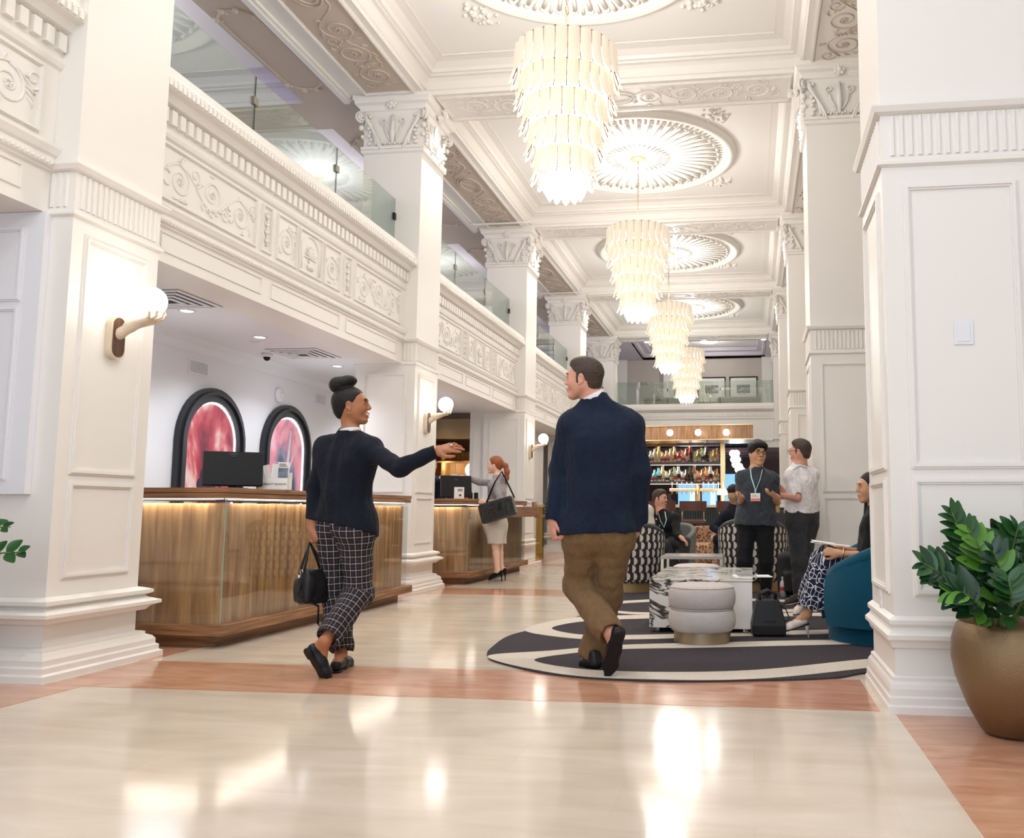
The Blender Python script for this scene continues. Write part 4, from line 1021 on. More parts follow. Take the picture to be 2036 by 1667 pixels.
for k in range(9):
    x = -1.48+0.09*k; q = MB().lathe([(0.001, 0), (0.035, 0), (0.035, 0.28+0.03*(k % 3)), (0.012, 0.38), (0.012, 0.46), (0.001, 0.46)], 10).build('glass_vessel', glassmat('pale_glass', (0.85, 0.9, 0.88), ior=1.4) if 'pale_glass' not in MATS else MATS['pale_glass'], None, loc=(x, 26.6, 4.08), smooth=True)
    tag(q, '%s clear glass vessel on the mezzanine table beside the smallest chandelier' % ORD[k], 'glass', 'glass vessels on the mezzanine')
P = thing('side_table', 'low mezzanine table holding the clear glass vessels', 'table', (-1.12, 26.6, 3.6)); MB().box(-0.5, -0.2, 0.44, 0.5, 0.2, 0.48).build('top', DARKWOOD, P)
for sx in (-1, 1): MB().box(sx*0.45-0.02, -0.18, 0, sx*0.45+0.02, 0.18, 0.44).build('leg', BLKMET, P)
for i, (x, y) in enumerate(((-3.1, 25.78), (-1.35, 25.78), (0.42, 25.78))):
    P = thing('downlight', ['left recessed spotlight of the far mezzanine', 'middle recessed spotlight of the far mezzanine', 'right recessed spotlight of the far mezzanine'][i], 'ceiling light', (x, y, 6.08), group='mezzanine spotlights')
    MB().lathe([(0.08, 0), (0.11, 0), (0.10, -0.012), (0.08, -0.012)], 18, capt=False, capb=False).build('trim_ring', WHITE, P); MB().ball((0, 0, 0.0), 0.08, 14, 8, (1, 1, 0.35)).build('lens', LED, P, smooth=True)
    light('SPOT', 'mezzanine_spot', (x, y+0.3, 6.0), 60, (1, 0.93, 0.86), 0.05, spot_size=2.4, spot_blend=0.9)
P = thing('ceiling_disc_light', 'round lit disc light on the mezzanine ceiling above the smallest chandelier', 'ceiling light', (-1.30, 27.4, 6.40)); MB().lathe([(0.001, -0.07), (0.26, -0.06), (0.32, -0.02), (0.32, 0)], 28, capt=False, capb=False).build('diffuser', GLOBE, P, smooth=True); MB().lathe([(0.32, -0.03), (0.35, -0.03), (0.35, 0.0)], 28, capt=False, capb=False).build('rim', BRASS, P)
light('POINT', 'mezz_disc', (-1.3, 27.4, 6.2), 30, WARM, 0.2)
for y in (7.5, 12.7, 17.8, 22.7): light('POINT', 'mezzanine_fill_light', (-6.8, y, 5.9), 26, (0.93, 0.88, 1.0), 0.25)  # unseen point lights added to lift the dark mezzanine

# ================================================================ BAR
BX0, BX1, BY = -2.62, -0.62, 19.5
BC = thing('bar_canopy', 'curved walnut canopy with globe lights over the bar', 'canopy', (-1.35, 18.9, 2.46))
n = 24; pts = [(-1.75+3.15*i/n, -0.50+0.10*math.sin(PI*1.6*i/n)) for i in range(n+1)]; poly = pts+[(1.40, 0.5), (-1.75, 0.5)]
MB().prism(poly, 'z', 0.02, 0.31).build('fascia', WALNUT, BC); MB().prism([(x*1.004, y-0.012 if y < 0 else y) for x, y in poly], 'z', 0.0, 0.022).build('brass_edge', BRASS, BC); MB().prism([(x*1.004, y-0.012 if y < 0 else y) for x, y in poly], 'z', 0.308, 0.325).build('brass_edge', BRASS, BC)
for i, x in enumerate((1272, 1332, 1388, 1444)):
    c = at(x, 864, 18.20); P = thing('globe_light', ['leftmost globe light on the bar canopy', 'second globe light on the bar canopy', 'third globe light on the bar canopy', 'rightmost globe light on the bar canopy'][i], 'lamp', (c.x, 18.20, 2.605), group='globe lights on the bar canopy')
    MB().ball((0, 0, 0), 0.07, 18, 12).build('globe', GLOBE, P, smooth=True); MB().tube([(0, 0.06, 0), (0, 0.14, 0)], 0.03, 12).build('collar', BRASS, P, smooth=True)
BB = thing('back_bar', 'tall back bar shelving with brass posts and bottle shelves', 'shelves', ((BX0+BX1)/2, BY, 0)); hw = (BX1-BX0)/2
for s in (-1, 1): MB().box(s*hw-0.05, -0.18, 0.0, s*hw+0.05, -0.08, 2.46).build('brass_post', BRASS, BB)
for z in (2.05, 1.62):
    MB().box(-hw, -0.16, z-0.05, hw, 0.16, z).build('shelf', DARKWOOD, BB); MB().tube([(-hw, -0.15, z+0.07), (hw, -0.15, z+0.07)], 0.006, 6).build('guard_rail', BRASS, BB)
    MB().box(-hw+0.05, 0.12, z-0.056, hw-0.05, 0.13, z-0.05).build('shelf_light', mat('shelf_led', (1, 1, 1), 0.4, emit=(1, 0.85, 0.65), estr=3), BB)
    light('AREA', 'shelf_glow', ((BX0+BX1)/2, BY-0.05, z+0.36), 5, (1, 0.88, 0.7), 1.7, shape='RECTANGLE', size_y=0.1)
MB().box(-hw, -0.17, 2.42, hw, 0.17, 2.46).build('top_rail', WALNUT, BB)
MB().box(-hw-1.0, -0.05, 1.72, -hw-0.05, 0.0, 2.44).build('oak_panel', OAK, BB)
MB().box(-hw-1.0, -0.02, 0, hw, 0.22, 0.95).build('back_counter', DARKWOOD, BB)
BCOL = [(0.55, 0.22, 0.04), (0.75, 0.78, 0.74), (0.72, 0.62, 0.30), (0.80, 0.55, 0.45), (0.45, 0.05, 0.05), (0.05, 0.03, 0.02), (0.15, 0.25, 0.08), (0.78, 0.80, 0.80)]
BM = [mat('bottle_glass_%s' % n_, c, 0.12, spec=0.8) for n_, c in zip(('amber', 'clear', 'straw', 'pink', 'ruby', 'brown', 'green', 'pale'), BCOL)]
BMB = mat('bottle_blue', (0.10, 0.55, 0.75), 0.15)
BSH = [[(0.036, 0), (0.038, 0.17), (0.034, 0.20), (0.013, 0.25), (0.013, 0.30)], [(0.040, 0), (0.042, 0.13), (0.036, 0.16), (0.014, 0.20), (0.014, 0.26)], [(0.048, 0), (0.050, 0.12), (0.02, 0.16), (0.015, 0.22)], [(0.034, 0), (0.036, 0.22), (0.014, 0.27), (0.014, 0.33)]]
rb = random.Random(12); cache = {}
def bottle(x, y, z, sh, mi, lab, grp):
    key = (sh, mi); 
    if key not in cache:
        m_ = BMB if mi == 99 else BM[mi]; pr = BSH[sh]
        o = MB().lathe([(0.001, 0)]+pr+[(0.001, pr[-1][1])], 12).build('bottle', m_, None, autos=50)
        zt = pr[-1][1]; MB().lathe([(0.001, 0), (0.016, 0), (0.016, 0.025), (0.001, 0.025)], 8).build('cap', INK if mi % 2 else BRASS, o, loc=(0, 0, zt))
        MB().lathe([(pr[0][0]+0.0025, pr[1][1]*0.25), (pr[1][0]+0.0025, pr[1][1]*0.75)], 12, capt=False, capb=False).build('paper_label', [PAPER, INK, mat('cream_label', (0.75, 0.68, 0.5), 0.6), mat('red_label', (0.5, 0.05, 0.04), 0.6)][mi % 4], o)
        cache[key] = o
    else: o = copy_tree(cache[key])
    o.location = (x, y, z); tag(o, lab, 'bottle', grp); return o
for row, z, hue in ((0, 2.05, [0, 0, 1, 7, 2, 2, 3, 3, 2, 3, 4, 3, 4, 5, 2, 6, 1, 5, 2, 0]), (1, 1.62, [1, 7, 1, 7, 99, 1, 2, 1, 6, 7, 1, 7, 5, 5, 0, 3, 0, 3, 1, 0])):
    for dpt, yy in ((0, -0.09), (1, 0.02)):
        for k, mi in enumerate(hue):
            x = BX0+0.13+(BX1-BX0-0.26)*(k+0.5*dpt)/19.5
            cn = ['amber', 'clear', 'straw', 'pink', 'ruby', 'brown', 'green', 'pale'][mi] if mi < 50 else 'blue'
            bottle(x, BY+yy, z, (k*7+dpt*3+row) % 4, mi, '%s %s bottle in the %s row of the %s back bar shelf' % (ORD[k], cn, ['front', 'rear'][dpt], ['upper', 'lower'][row]), 'bottles on the %s back bar shelf' % ['upper', 'lower'][row])
CT = thing('bar_counter', 'bar counter with pale stone top and dark ribbed front', 'bar counter', (-1.3, 17.6, 0))
MB().box(-1.7, -0.30, 1.03, 2.6, 0.30, 1.085, 0.005).build('stone_top', mat('pale_stone', (0.62, 0.58, 0.52), 0.25, var=0.2), CT)
MB().box(-1.65, -0.20, 0, 2.55, 0.25, 1.03).build('body', mat('dark_green_front', (0.035, 0.05, 0.05), 0.4), CT)
b = MB()
for k in range(84): b.lathe([(0.02, 0.06), (0.02, 0.98)], 6, (-1.63+0.05*k, -0.205, 0))
b.build('ribbing', MATS['dark_green_front'], CT, kind='stuff')
TP = thing('beer_tap_tower', 'brass beer tap tower with two rows of taps on the bar', 'beer taps', (-1.08, 17.75, 1.085))
MB().tube([(0, 0, 0), (0, 0, 0.42)], 0.055, 16).build('column', BRASS, TP, smooth=True); MB().box(-0.58, -0.04, 0.27, 0.58, 0.04, 0.335, 0.01).build('crossbar', BRASS, TP)
for k in range(10):
    x = -0.52+0.1*k+(0.14 if k > 4 else 0)
    q = MB().tube([(x, -0.04, 0.29), (x, -0.09, 0.28), (x, -0.10, 0.22)], 0.010, 6).build('tap', BRASS, TP, smooth=True); MB().tube([(x, -0.07, 0.33), (x, -0.06, 0.46)], [0.010, 0.016], 6).build('handle', PAPER, q, smooth=True)
def mushroom(x, y, z, lab):
    P = thing('table_lamp', lab, 'lamp', (x, y, z), group='mushroom lamps on the bar'); MB().lathe([(0.001, 0), (0.06, 0), (0.06, 0.015), (0.012, 0.02), (0.012, 0.22), (0.001, 0.22)], 16).build('stem', BRASS, P, smooth=True)
    MB().lathe([(0.10, 0.20), (0.115, 0.215), (0.10, 0.27), (0.06, 0.305), (0.001, 0.315)], 20, capb=False).build('lamp_shade', GLOBE, P, smooth=True)
mushroom(at(1437, 980, 17.5).x, 17.5, 1.085, 'left mushroom lamp on the bar beside the navy suit'); mushroom(at(1453, 980, 17.35).x+0.06, 17.42, 1.085, 'right mushroom lamp on the bar beside the young man in glasses')
P = thing('decanter', 'clear glass decanter on the bar behind the seated moustached man', 'decanter', (at(1331, 1000, 17.5).x, 17.5, 1.085)); MB().lathe([(0.001, 0), (0.08, 0), (0.085, 0.06), (0.03, 0.13), (0.025, 0.18), (0.06, 0.22)], 18, capt=False).build('glass_body', CLEAR, P, smooth=True); MB().lathe([(0.001, 0.004), (0.075, 0.004), (0.078, 0.05), (0.001, 0.05)], 18).build('water', mat('milky_water', (0.7, 0.7, 0.72), 0.1), P, smooth=True)
def stool(x, y, lab):
    P = thing('bar_stool', lab, 'bar stool', (x, y, 0), group='bar stools'); SE = mat('brown_leather_seat', (0.085, 0.03, 0.022), 0.4)
    MB().lathe([(0.001, 0), (0.20, 0), (0.20, 0.012), (0.04, 0.025), (0.001, 0.025)], 24).build('base', BRASS, P, smooth=True); MB().tube([(0, 0, 0.02), (0, 0, 0.72)], 0.022, 12).build('pole', BRASS, P, smooth=True)
    MB().tube([(0.15*math.cos(t), 0.15*math.sin(t), 0.28) for t in [2*PI*i/20 for i in range(20)]], 0.009, 6, closed=True).build('foot_ring', BRASS, P, smooth=True)
    MB().box(-0.22, -0.19, 0.72, 0.22, 0.19, 0.80, 0.025).build('seat', SE, P)
    b = MB(); n = 10
    for i in range(n+1):
        t = -1+2*i/n; xx = 0.25*t; yy = -0.21+0.05*t*t; b.v += [(xx, yy-0.022, 0.96), (xx, yy+0.022, 0.96), (xx, yy-0.022, 1.14), (xx, yy+0.022, 1.14)]
    for i in range(n):
        a = 4*i; b.f += [(a, a+4, a+6, a+2), (a+1, a+3, a+7, a+5), (a+2, a+6, a+7, a+3), (a, a+1, a+5, a+4)]
    b.f += [(0, 2, 3, 1), (4*n, 4*n+1, 4*n+3, 4*n+2)]; b.build('backrest', SE, P)
    for s in (-1, 1): MB().tube([(s*0.2, -0.10, 0.74), (s*0.2, -0.17, 0.82), (s*0.2, -0.17, 1.0)], 0.009, 6).build('back_bar', BRASS, P, smooth=True)
stool(at(1379, 1000, 16.2).x, 16.2, 'left bar stool with brown leather back and brass pole'); stool(at(1452, 1000, 16.2).x, 16.2, 'right bar stool with brown leather back, behind the navy suit'); stool(at(1318, 1000, 16.2).x, 16.2, 'bar stool almost hidden behind the moustached man')
# dim restaurant behind the bar
RW = thing('wall_restaurant', None, None, (0, 24.2, 0), kind='structure'); PLUM = mat('plum_wall', (0.045, 0.018, 0.024), 0.4)
MB().box(-3.9, 0.4, 0, 2.6, 0.5, 2.71).build('wall_panel', PLUM, RW)
WB = mat('blue_evening_window', (0.05, 0.15, 0.3), 0.1, emit=(0.22, 0.50, 0.95), estr=1.1); WB2 = mat('pale_evening_window', (0.1, 0.2, 0.3), 0.1, emit=(0.55, 0.80, 1.0), estr=1.2)
for i, (x0, x1) in enumerate(((-2.05, -1.45), (-1.38, -0.95), (-0.85, -0.25), (-0.15, 0.35))):
    w_ = thing('window_%d' % (i+1), None, None, (0, 24.55, 0), kind='structure')
    MB().box(x0, 0, 0.9, x1, 0.02, 2.0).build('pane', WB, w_); MB().box(x0+(x1-x0)*0.55, -0.01, 0.9, x1-0.05, 0, 1.6).build('pane', WB2, w_)
    for q in (x0-0.03, x1): MB().box(q, -0.04, 0.8, q+0.03, 0.02, 2.05).build('window_frame', PLUM, w_)
    MB().box(x0, -0.04, 1.55, x1, 0.0, 1.59).build('window_bar', PLUM, w_)
for k in range(4): MB().box(-3.9, -3.0+0.9*k, 2.40, 2.6, -2.8+0.9*k, 2.50).build('ceiling_slat', PLUM, RW)
MB().box(0.02, -1.2, 0, 0.06, 0.4, 2.5).build('wall_panel', PLUM, RW)
MB().box(-3.9, 20.7, 2.71, 0.05, 24.6, 2.8).build('ceiling_restaurant', PLUM, kind='structure')
GC = thing('globe_cluster', 'cascade of white glass globes hanging beyond the bar', 'pendant light', (at(1460, 900, 21).x, 21, 2.71))
for k, (x, y) in enumerate(((1457, 902), (1464, 902), (1459, 914), (1466, 914), (1462, 924), (1470, 928), (1468, 934), (1475, 936))):
    p = at(x, y, 21.0)-GC.location; MB().ball(p, 0.085, 14, 8).build('globe', GLOBE, GC, smooth=True); MB().tube([(p.x, 0, 0), (p.x, 0, p.z+0.08)], 0.003, 4).build('cord', BLACK, GC)
light('POINT', 'restaurant_glow', (-1.5, 22.0, 2.2), 12, WARM, 0.3)

# ================================================================ LOUNGE
RUG = fabric_r = mat('charcoal_rug', (0.060, 0.052, 0.060), 0.95, spec=0.1, bump=0.6, bscale=300, var=0.2, vscale=80); RUGC = mat('cream_rug', (0.62, 0.56, 0.48), 0.95, spec=0.1, bump=0.5, bscale=300, var=0.08, vscale=60)
def spline(pts, n=14):
    out = []
    N_ = len(pts)
    for i in range(N_):
        p0, p1, p2, p3 = [Vector((*pts[(i+k-1) % N_], 0)) for k in range(4)]
        for j in range(n):
            t = j/n; out.append(0.5*((2*p1)+(p2-p0)*t+(2*p0-5*p1+4*p2-p3)*t*t+(3*p1-p0-3*p2+p3)*t**3))
    return [(v.x, v.y) for v in out]
rugout = spline([(-1.80, 6.0), (-1.72, 5.62), (-1.50, 5.32), (-1.10, 5.02), (-0.55, 4.93), (0.0, 5.03), (0.45, 5.17), (0.72, 5.40), (1.5, 5.75), (2.1, 7.2), (1.7, 8.7), (0.75, 9.4), (0.40, 10.2), (-0.3, 10.8), (-1.3, 10.3), (-1.62, 9.2), (-1.50, 8.3), (-1.58, 7.55), (-1.60, 7.2), (-1.82, 6.6)])
RG = thing('rug', 'large charcoal rug with cream cigar-shaped loops under the lounge', 'rug', (0, 7.5, 0))
def fpoly(pts, z0, z1, m, nm, dy=-7.5): return MB().prism([(x, y+dy) for x, y in pts], 'z', z0, z1).build(nm, m, RG)
base = fpoly(rugout, 0, 0.012, RUG, 'pile_field')
def ring(pin, pout, nm):
    A_, B_ = spline(pin), spline(pout); n = len(A_); V = []; Fs = []
    for (x, y) in A_: V.append((x, y-7.5, 0.0135))
    for (x, y) in B_: V.append((x, y-7.5, 0.0135))
    for i in range(n): j = (i+1) % n; Fs.append((i, j, n+j, n+i))
    b = MB(); b.add(V, Fs); o = b.build(nm, RUGC, RG); sm = o.modifiers.new('t', 'SOLIDIFY'); sm.thickness = 0.003; sm.offset = -1; return o
ring([(-1.37, 5.47), (-1.05, 5.21), (-0.58, 5.165), (0.0, 5.31), (0.64, 5.75), (1.3, 6.2), (1.25, 6.6), (0.5, 6.375), (-0.25, 6.15), (-0.89, 5.97), (-1.15, 5.79)],
     [(-1.70, 5.55), (-1.12, 5.04), (-0.55, 4.945), (0.05, 5.06), (0.74, 5.52), (1.5, 6.05), (1.45, 6.8), (0.5, 6.60), (-0.30, 6.36), (-0.93, 6.15), (-1.35, 5.84)], 'cream_loop')
ring([(-1.60, 6.95), (-1.30, 6.62), (-0.9, 6.66), (-0.2, 6.90), (0.9, 7.3), (1.45, 7.6), (1.4, 8.1), (0.6, 8.1), (-0.3, 7.85), (-1.0, 7.65), (-1.43, 7.40)],
     [(-1.80, 6.84), (-1.32, 6.42), (-0.85, 6.44), (-0.2, 6.68), (0.95, 7.08), (1.65, 7.4), (1.6, 8.3), (0.6, 8.35), (-0.35, 8.10), (-1.1, 7.90), (-1.58, 7.62)], 'cream_loop')
ring([(-1.45, 8.45), (-1.1, 8.15), (-0.6, 8.25), (0.1, 8.5), (0.6, 8.75), (0.75, 9.0), (0.6, 9.2), (0.2, 9.3), (-0.5, 9.4), (-1.1, 9.05), (-1.38, 8.8)],
     [(-1.58, 8.42), (-1.1, 7.98), (-0.55, 8.05), (0.15, 8.3), (0.7, 8.55), (0.95, 9.0), (0.65, 9.4), (0.15, 9.55), (-0.6, 9.62), (-1.2, 9.25), (-1.55, 8.9)], 'cream_loop')
# marble cube table
MT = mat('white_black_marble', (0.75, 0.73, 0.69), 0.12, spec=0.6); N, L = nt(MT); tc = N.new('ShaderNodeTexCoord'); n1 = N.new('ShaderNodeTexNoise'); n1.inputs['Scale'].default_value = 3.0; n1.inputs['Detail'].default_value = 3; n1.inputs['Distortion'].default_value = 1.9
r = ramp(N, [(0.0, (0.74, 0.72, 0.67)), (0.475, (0.74, 0.72, 0.67)), (0.495, (0.10, 0.075, 0.065)), (0.515, (0.045, 0.035, 0.035)), (0.535, (0.35, 0.32, 0.29)), (0.555, (0.76, 0.74, 0.70))]); L.new(tc.outputs['Object'], n1.inputs['Vector']); sp = N.new('ShaderNodeSeparateXYZ'); L.new(tc.outputs['Object'], sp.inputs[0]); mr = N.new('ShaderNodeMapRange'); mr.inputs[1].default_value = -0.15; mr.inputs[2].default_value = 0.20; mr.inputs[3].default_value = 0.0; mr.inputs[4].default_value = 0.16
L.new(sp.outputs[0], mr.inputs[0]); ad = N.new('ShaderNodeMath'); ad.operation = 'ADD'; L.new(n1.outputs['Fac'], ad.inputs[0]); L.new(mr.outputs[0], ad.inputs[1]); L.new(ad.outputs[0], r.inputs[0]); L.new(r.outputs[0], N['Principled BSDF'].inputs['Base Color'])
TB = thing('coffee_table', 'low block coffee table in white marble with black veins', 'table', (-0.40, 7.6, 0.0138))
MB().box(-0.40, -0.75, 0.035, 0.40, 0.75, 0.395).build('marble_block', MT, TB, bevel=0.003); MB().box(-0.405, -0.755, 0.397, 0.405, 0.755, 0.41).build('marble_top', MT, TB, bevel=0.002)
for sx in (-1, 1):
    for sy in (-1, 1): MB().tube([(sx*0.34, sy*0.68, 0), (sx*0.34, sy*0.68, 0.036)], 0.025, 12).build('foot', CHROME, TB)
o = MB().box(-0.15, -0.11, 0, 0.15, 0.11, 0.006).build('magazine', PAPER, None, loc=(0.0, 7.22, 0.4245)); o.rotation_euler = (0, 0, 0.15); tag(o, 'white magazine overhanging the right edge of the marble table', 'magazine')
MB().box(-0.12, -0.09, 0.006, 0.03, 0.09, 0.0075).build('cover_print', LEAF_IMG, o)
BOU = mat('pale_boucle', (0.66, 0.60, 0.57), 0.95, spec=0.1, bump=0.9, bscale=170)
def ottoman(x, y, lab, rolls=2, z0=0.0138):
    P = thing('ottoman', lab, 'ottoman', (x, y, z0)); MB().lathe([(0.001, 0), (0.205, 0), (0.205, 0.085), (0.001, 0.085)], 40).build('plinth', mat('bronze_plinth', (0.40, 0.31, 0.20), 0.4, 0.8), P, autos=40)
    def roll(z0, h, r=0.245, top=False):
        pr = [(0.001, z0), (r*0.88, z0)]+[(r*0.90+r*0.10*math.sin(PI*t/8)**0.6, z0+h*t/8) for t in range(9)]
        if top: pr += [(r*0.80, z0+h+0.012), (r*0.4, z0+h+0.020), (0.001, z0+h+0.022)]
        else: pr += [(0.001, z0+h)]
        return MB().lathe(pr, 48)
    roll(0.085, 0.155).build('cushion_roll', BOU, P, smooth=True); roll(0.24, 0.16, top=True).build('cushion_roll', BOU, P, smooth=True)
    for z, r in ((0.24, 0.226), (0.392, 0.228)): MB().tube([(r*math.cos(t), r*math.sin(t), z) for t in [2*PI*i/40 for i in range(40)]], 0.0045, 6, closed=True).build('piping', BOU, P, smooth=True)
ottoman(-0.365, 6.42, 'round pale ottoman of two stacked rolls in front of the marble table'); ottoman(-0.545, 8.72, 'round pale ottoman behind the marble table')
LT = thing('side_table', 'low grey-topped table with brass frame behind the far ottoman', 'table', (-0.65, 9.85, 0.0138))
MB().box(-0.34, -0.35, 0.42, 0.34, 0.35, 0.45).build('top', mat('grey_stone_top', (0.35, 0.33, 0.31), 0.2), LT)
for sx in (-1, 1):
    for sy in (-1, 1): MB().box(sx*0.32-0.015, sy*0.33-0.015, 0, sx*0.32+0.015, sy*0.33+0.015, 0.42).build('leg', mat('champagne_metal', (0.62, 0.53, 0.42), 0.3, 0.7), LT)
# tub chairs with half-moon fabric
HM = bpy.data.materials.new('half_moon_fabric'); HM.use_nodes = True; N, L = nt(HM); b_ = N['Principled BSDF']; b_.inputs['Roughness'].default_value = 0.9
a_ = N.new('ShaderNodeAttribute'); a_.attribute_name = 'pat'; sx_ = N.new('ShaderNodeSeparateXYZ'); L.new(a_.outputs['Vector'], sx_.inputs[0])
def Mn(op, x, y=None):
    n_ = N.new('ShaderNodeMath'); n_.operation = op
    for i, v in enumerate((x, y)):
        if v is None: continue
        if isinstance(v, (int, float)): n_.inputs[i].default_value = v
        else: L.new(v, n_.inputs[i])
    return n_.outputs[0]
cw, chh = 0.086, 0.088
u_ = sx_.outputs[0]; v_ = sx_.outputs[1]
row = Mn('FLOOR', Mn('DIVIDE', v_, chh)); uu = Mn('ADD', u_, Mn('MULTIPLY', Mn('MODULO', row, 2), cw*0.22))
fx = Mn('MULTIPLY', Mn('FRACT', Mn('DIVIDE', uu, cw)), cw); fy = Mn('SUBTRACT', Mn('MULTIPLY', Mn('FRACT', Mn('DIVIDE', v_, chh)), chh), chh/2)
half = Mn('LESS_THAN', fx, 0.047); inside = Mn('LESS_THAN', Mn('SQRT', Mn('ADD', Mn('MULTIPLY', Mn('MULTIPLY', Mn('SUBTRACT', 0.047, fx), Mn('SUBTRACT', 0.047, fx)), 0.95), Mn('MULTIPLY', fy, fy))), 0.0435)
mx_ = N.new('ShaderNodeMix'); mx_.data_type = 'RGBA'; L.new(Mn('MULTIPLY', half, inside), mx_.inputs[0]); mx_.inputs[6].default_value = (0.022, 0.010, 0.012, 1); mx_.inputs[7].default_value = (0.52, 0.50, 0.44, 1); L.new(mx_.outputs[2], b_.inputs['Base Color'])
def tub(x, y, rz, lab, grp, R=0.38, fab=None, zt=0.79, plinth=None, seatm=None, low=0.40, z0=0.0138, trim=None):
    P = thing('tub_chair', lab, 'armchair', (x, y, z0), rz, group=grp); n = 40; a0, a1 = PI*0.5-PI*0.78, PI*0.5+PI*0.78
    def hgt(t): return low+(zt-low)*max(0, math.cos((t-PI*0.5)*0.62))**0.8
    b = MB(); pat = []
    for i in range(n+1):
        t = a0+(a1-a0)*i/n; h = hgt(t); zb = 0.13
        for j in range(9):
            z = zb+(h-zb)*j/8; r = R*(0.93+0.07*math.sin(PI*0.5*j/8)); b.v.append((r*math.cos(t), -r*math.sin(t), z)); pat.append((t*R+3, z+1, 0))
        for j in range(9):
            z = h-(h-zb-0.1)*j/8; r = R-0.075; b.v.append((r*math.cos(t), -r*math.sin(t), z)); pat.append((t*R+3, z+1, 0))
    for i in range(n):
        for j in range(17): a = i*18+j; b.f.append((a, a+18, a+19, a+1))
    b.f += [tuple(range(18)), tuple(reversed(range(n*18, n*18+18)))]
    o = b.build('shell', fab or HM, P, autos=40); at_ = o.data.attributes.new('pat', 'FLOAT_VECTOR', 'POINT'); at_.data.foreach_set('vector', np.array(pat, dtype=np.float32).ravel())
    MB().tube([((R-0.035)*math.cos(t), -(R-0.035)*math.sin(t), hgt(t)) for t in [a0+(a1-a0)*i/n for i in range(n+1)]], 0.040, 10).build('top_roll', trim or mat('charcoal_leather_trim', (0.04, 0.042, 0.047), 0.5), P, smooth=True)
    MB().lathe([(0.001, 0.10), (R-0.07, 0.10), (R-0.06, 0.38), (R-0.10, 0.43), (0.001, 0.44)], 32).build('seat', seatm or mat('grey_seat_fabric', (0.085, 0.085, 0.09), 0.9), P, smooth=True)
    MB().lathe([(0.001, 0), (R-0.07, 0), (R-0.07, 0.13), (0.001, 0.13)], 40).build('plinth', plinth or mat('gold_brown_plinth', (0.30, 0.20, 0.09), 0.4, 0.4), P, autos=40)
    return P
tub(-1.45, 10.40, 0, 'half-moon patterned tub chair behind the blue blazer man', 'half-moon patterned tub chairs', R=0.42); tub(0.01, 10.75, 0, 'half-moon patterned tub chair behind the young man in glasses', 'half-moon patterned tub chairs', R=0.42, zt=0.83)
GREY = mat('grey_green_upholstery', (0.15, 0.16, 0.15), 0.9, var=0.1)
tub(-1.20, 12.38, PI-0.3, 'grey tub chair the moustached man sits in', 'plain grey tub chairs', R=0.42, fab=GREY, zt=0.74, trim=GREY); tub(-1.95, 11.45, PI-0.3, 'grey tub chair hidden behind the blue blazer man', 'plain grey tub chairs', R=0.36, fab=GREY, zt=0.74, trim=GREY)
LEO = mat('leopard_fabric', (0.25, 0.13, 0.07), 0.95); N, L = nt(LEO); vo = N.new('ShaderNodeTexVoronoi'); vo.inputs['Scale'].default_value = 26; tc = N.new('ShaderNodeTexCoord'); r = ramp(N, [(0.2, (0.05, 0.02, 0.012)), (0.38, (0.16, 0.075, 0.04)), (0.55, (0.42, 0.25, 0.15))]); L.new(tc.outputs['Object'], vo.inputs['Vector']); L.new(vo.outputs['Distance'], r.inputs[0]); L.new(r.outputs[0], N['Principled BSDF'].inputs['Base Color'])
tub(at(1406, 1060, 14.2).x, 14.2, PI, 'leopard print armchair in front of the bar stools', 'leopard print armchairs', R=0.46, fab=LEO, zt=0.66, low=0.45, trim=LEO, seatm=LEO, plinth=DARKWOOD)
tub(at(1462, 1060, 13.2).x, 13.32, PI, 'leopard print armchair under the person in the navy suit', 'leopard print armchairs', R=0.38, fab=LEO, zt=0.60, low=0.42, trim=LEO, seatm=LEO, plinth=DARKWOOD)
tub(0.50, 13.4, PI, 'grey tub chair under the fair-haired person', 'plain grey tub chairs', R=0.31, fab=GREY, zt=0.55, trim=GREY)
# teal chair
TEAL = mat('teal_velvet', (0.002, 0.060, 0.105), 0.8, spec=0.15, sheen=0.15, bump=0.15, bscale=200)
TC = thing('armchair', 'teal velvet curved armchair with the seated woman, cut by the right column', 'armchair', (1.02, 6.72, 0.0138), 0)
b = MB(); n = 26; R = 0.50
def sil(t): return 0.20+0.66*min(1, max(0, (t))**0.62)
V = []
def hh(a): return 0.40+0.46*max(0.0, (0.5+0.5*math.cos(a*0.98)))**0.62
A0 = PI*0.86; SX, SY = 0.54, 0.47
for i in range(n+1):
    a = -A0+2*A0*i/n; x = SX*math.cos(a); y = SY*math.sin(a); h = hh(a)
    for j in range(9): z = 0.12+(h-0.12)*j/8; k = 1+0.04*math.sin(PI*j/8); V.append((x*k, y*k, z))
    for j in range(9): z = h-(h-0.2)*j/8; V.append((x*0.80, y*0.80, z+0.0))
b.v = V
for i in range(n):
    for j in range(17): a = i*18+j; b.f.append((a, a+18, a+19, a+1))
b.f += [tuple(range(18)), tuple(reversed(range(n*18, n*18+18)))]
b.build('shell', TEAL, TC, autos=50)
pp = [(SX*0.90*math.cos(a), SY*0.90*math.sin(a), hh(a)) for a in [-A0+2*A0*i/n for i in range(n+1)]]
MB().tube(pp, 0.055, 10).build('rolled_edge', TEAL, TC, smooth=True)
MB().lathe([(0.001, 0.12), (0.42, 0.12), (0.45, 0.30), (0.42, 0.42), (0.30, 0.45), (0.001, 0.455)], 36, sy=0.86).build('seat', TEAL, TC, smooth=True); MB().lathe([(0.001, 0), (0.46, 0), (0.46, 0.13), (0.001, 0.13)], 40, sy=0.88).build('plinth', TEAL, TC, autos=40)
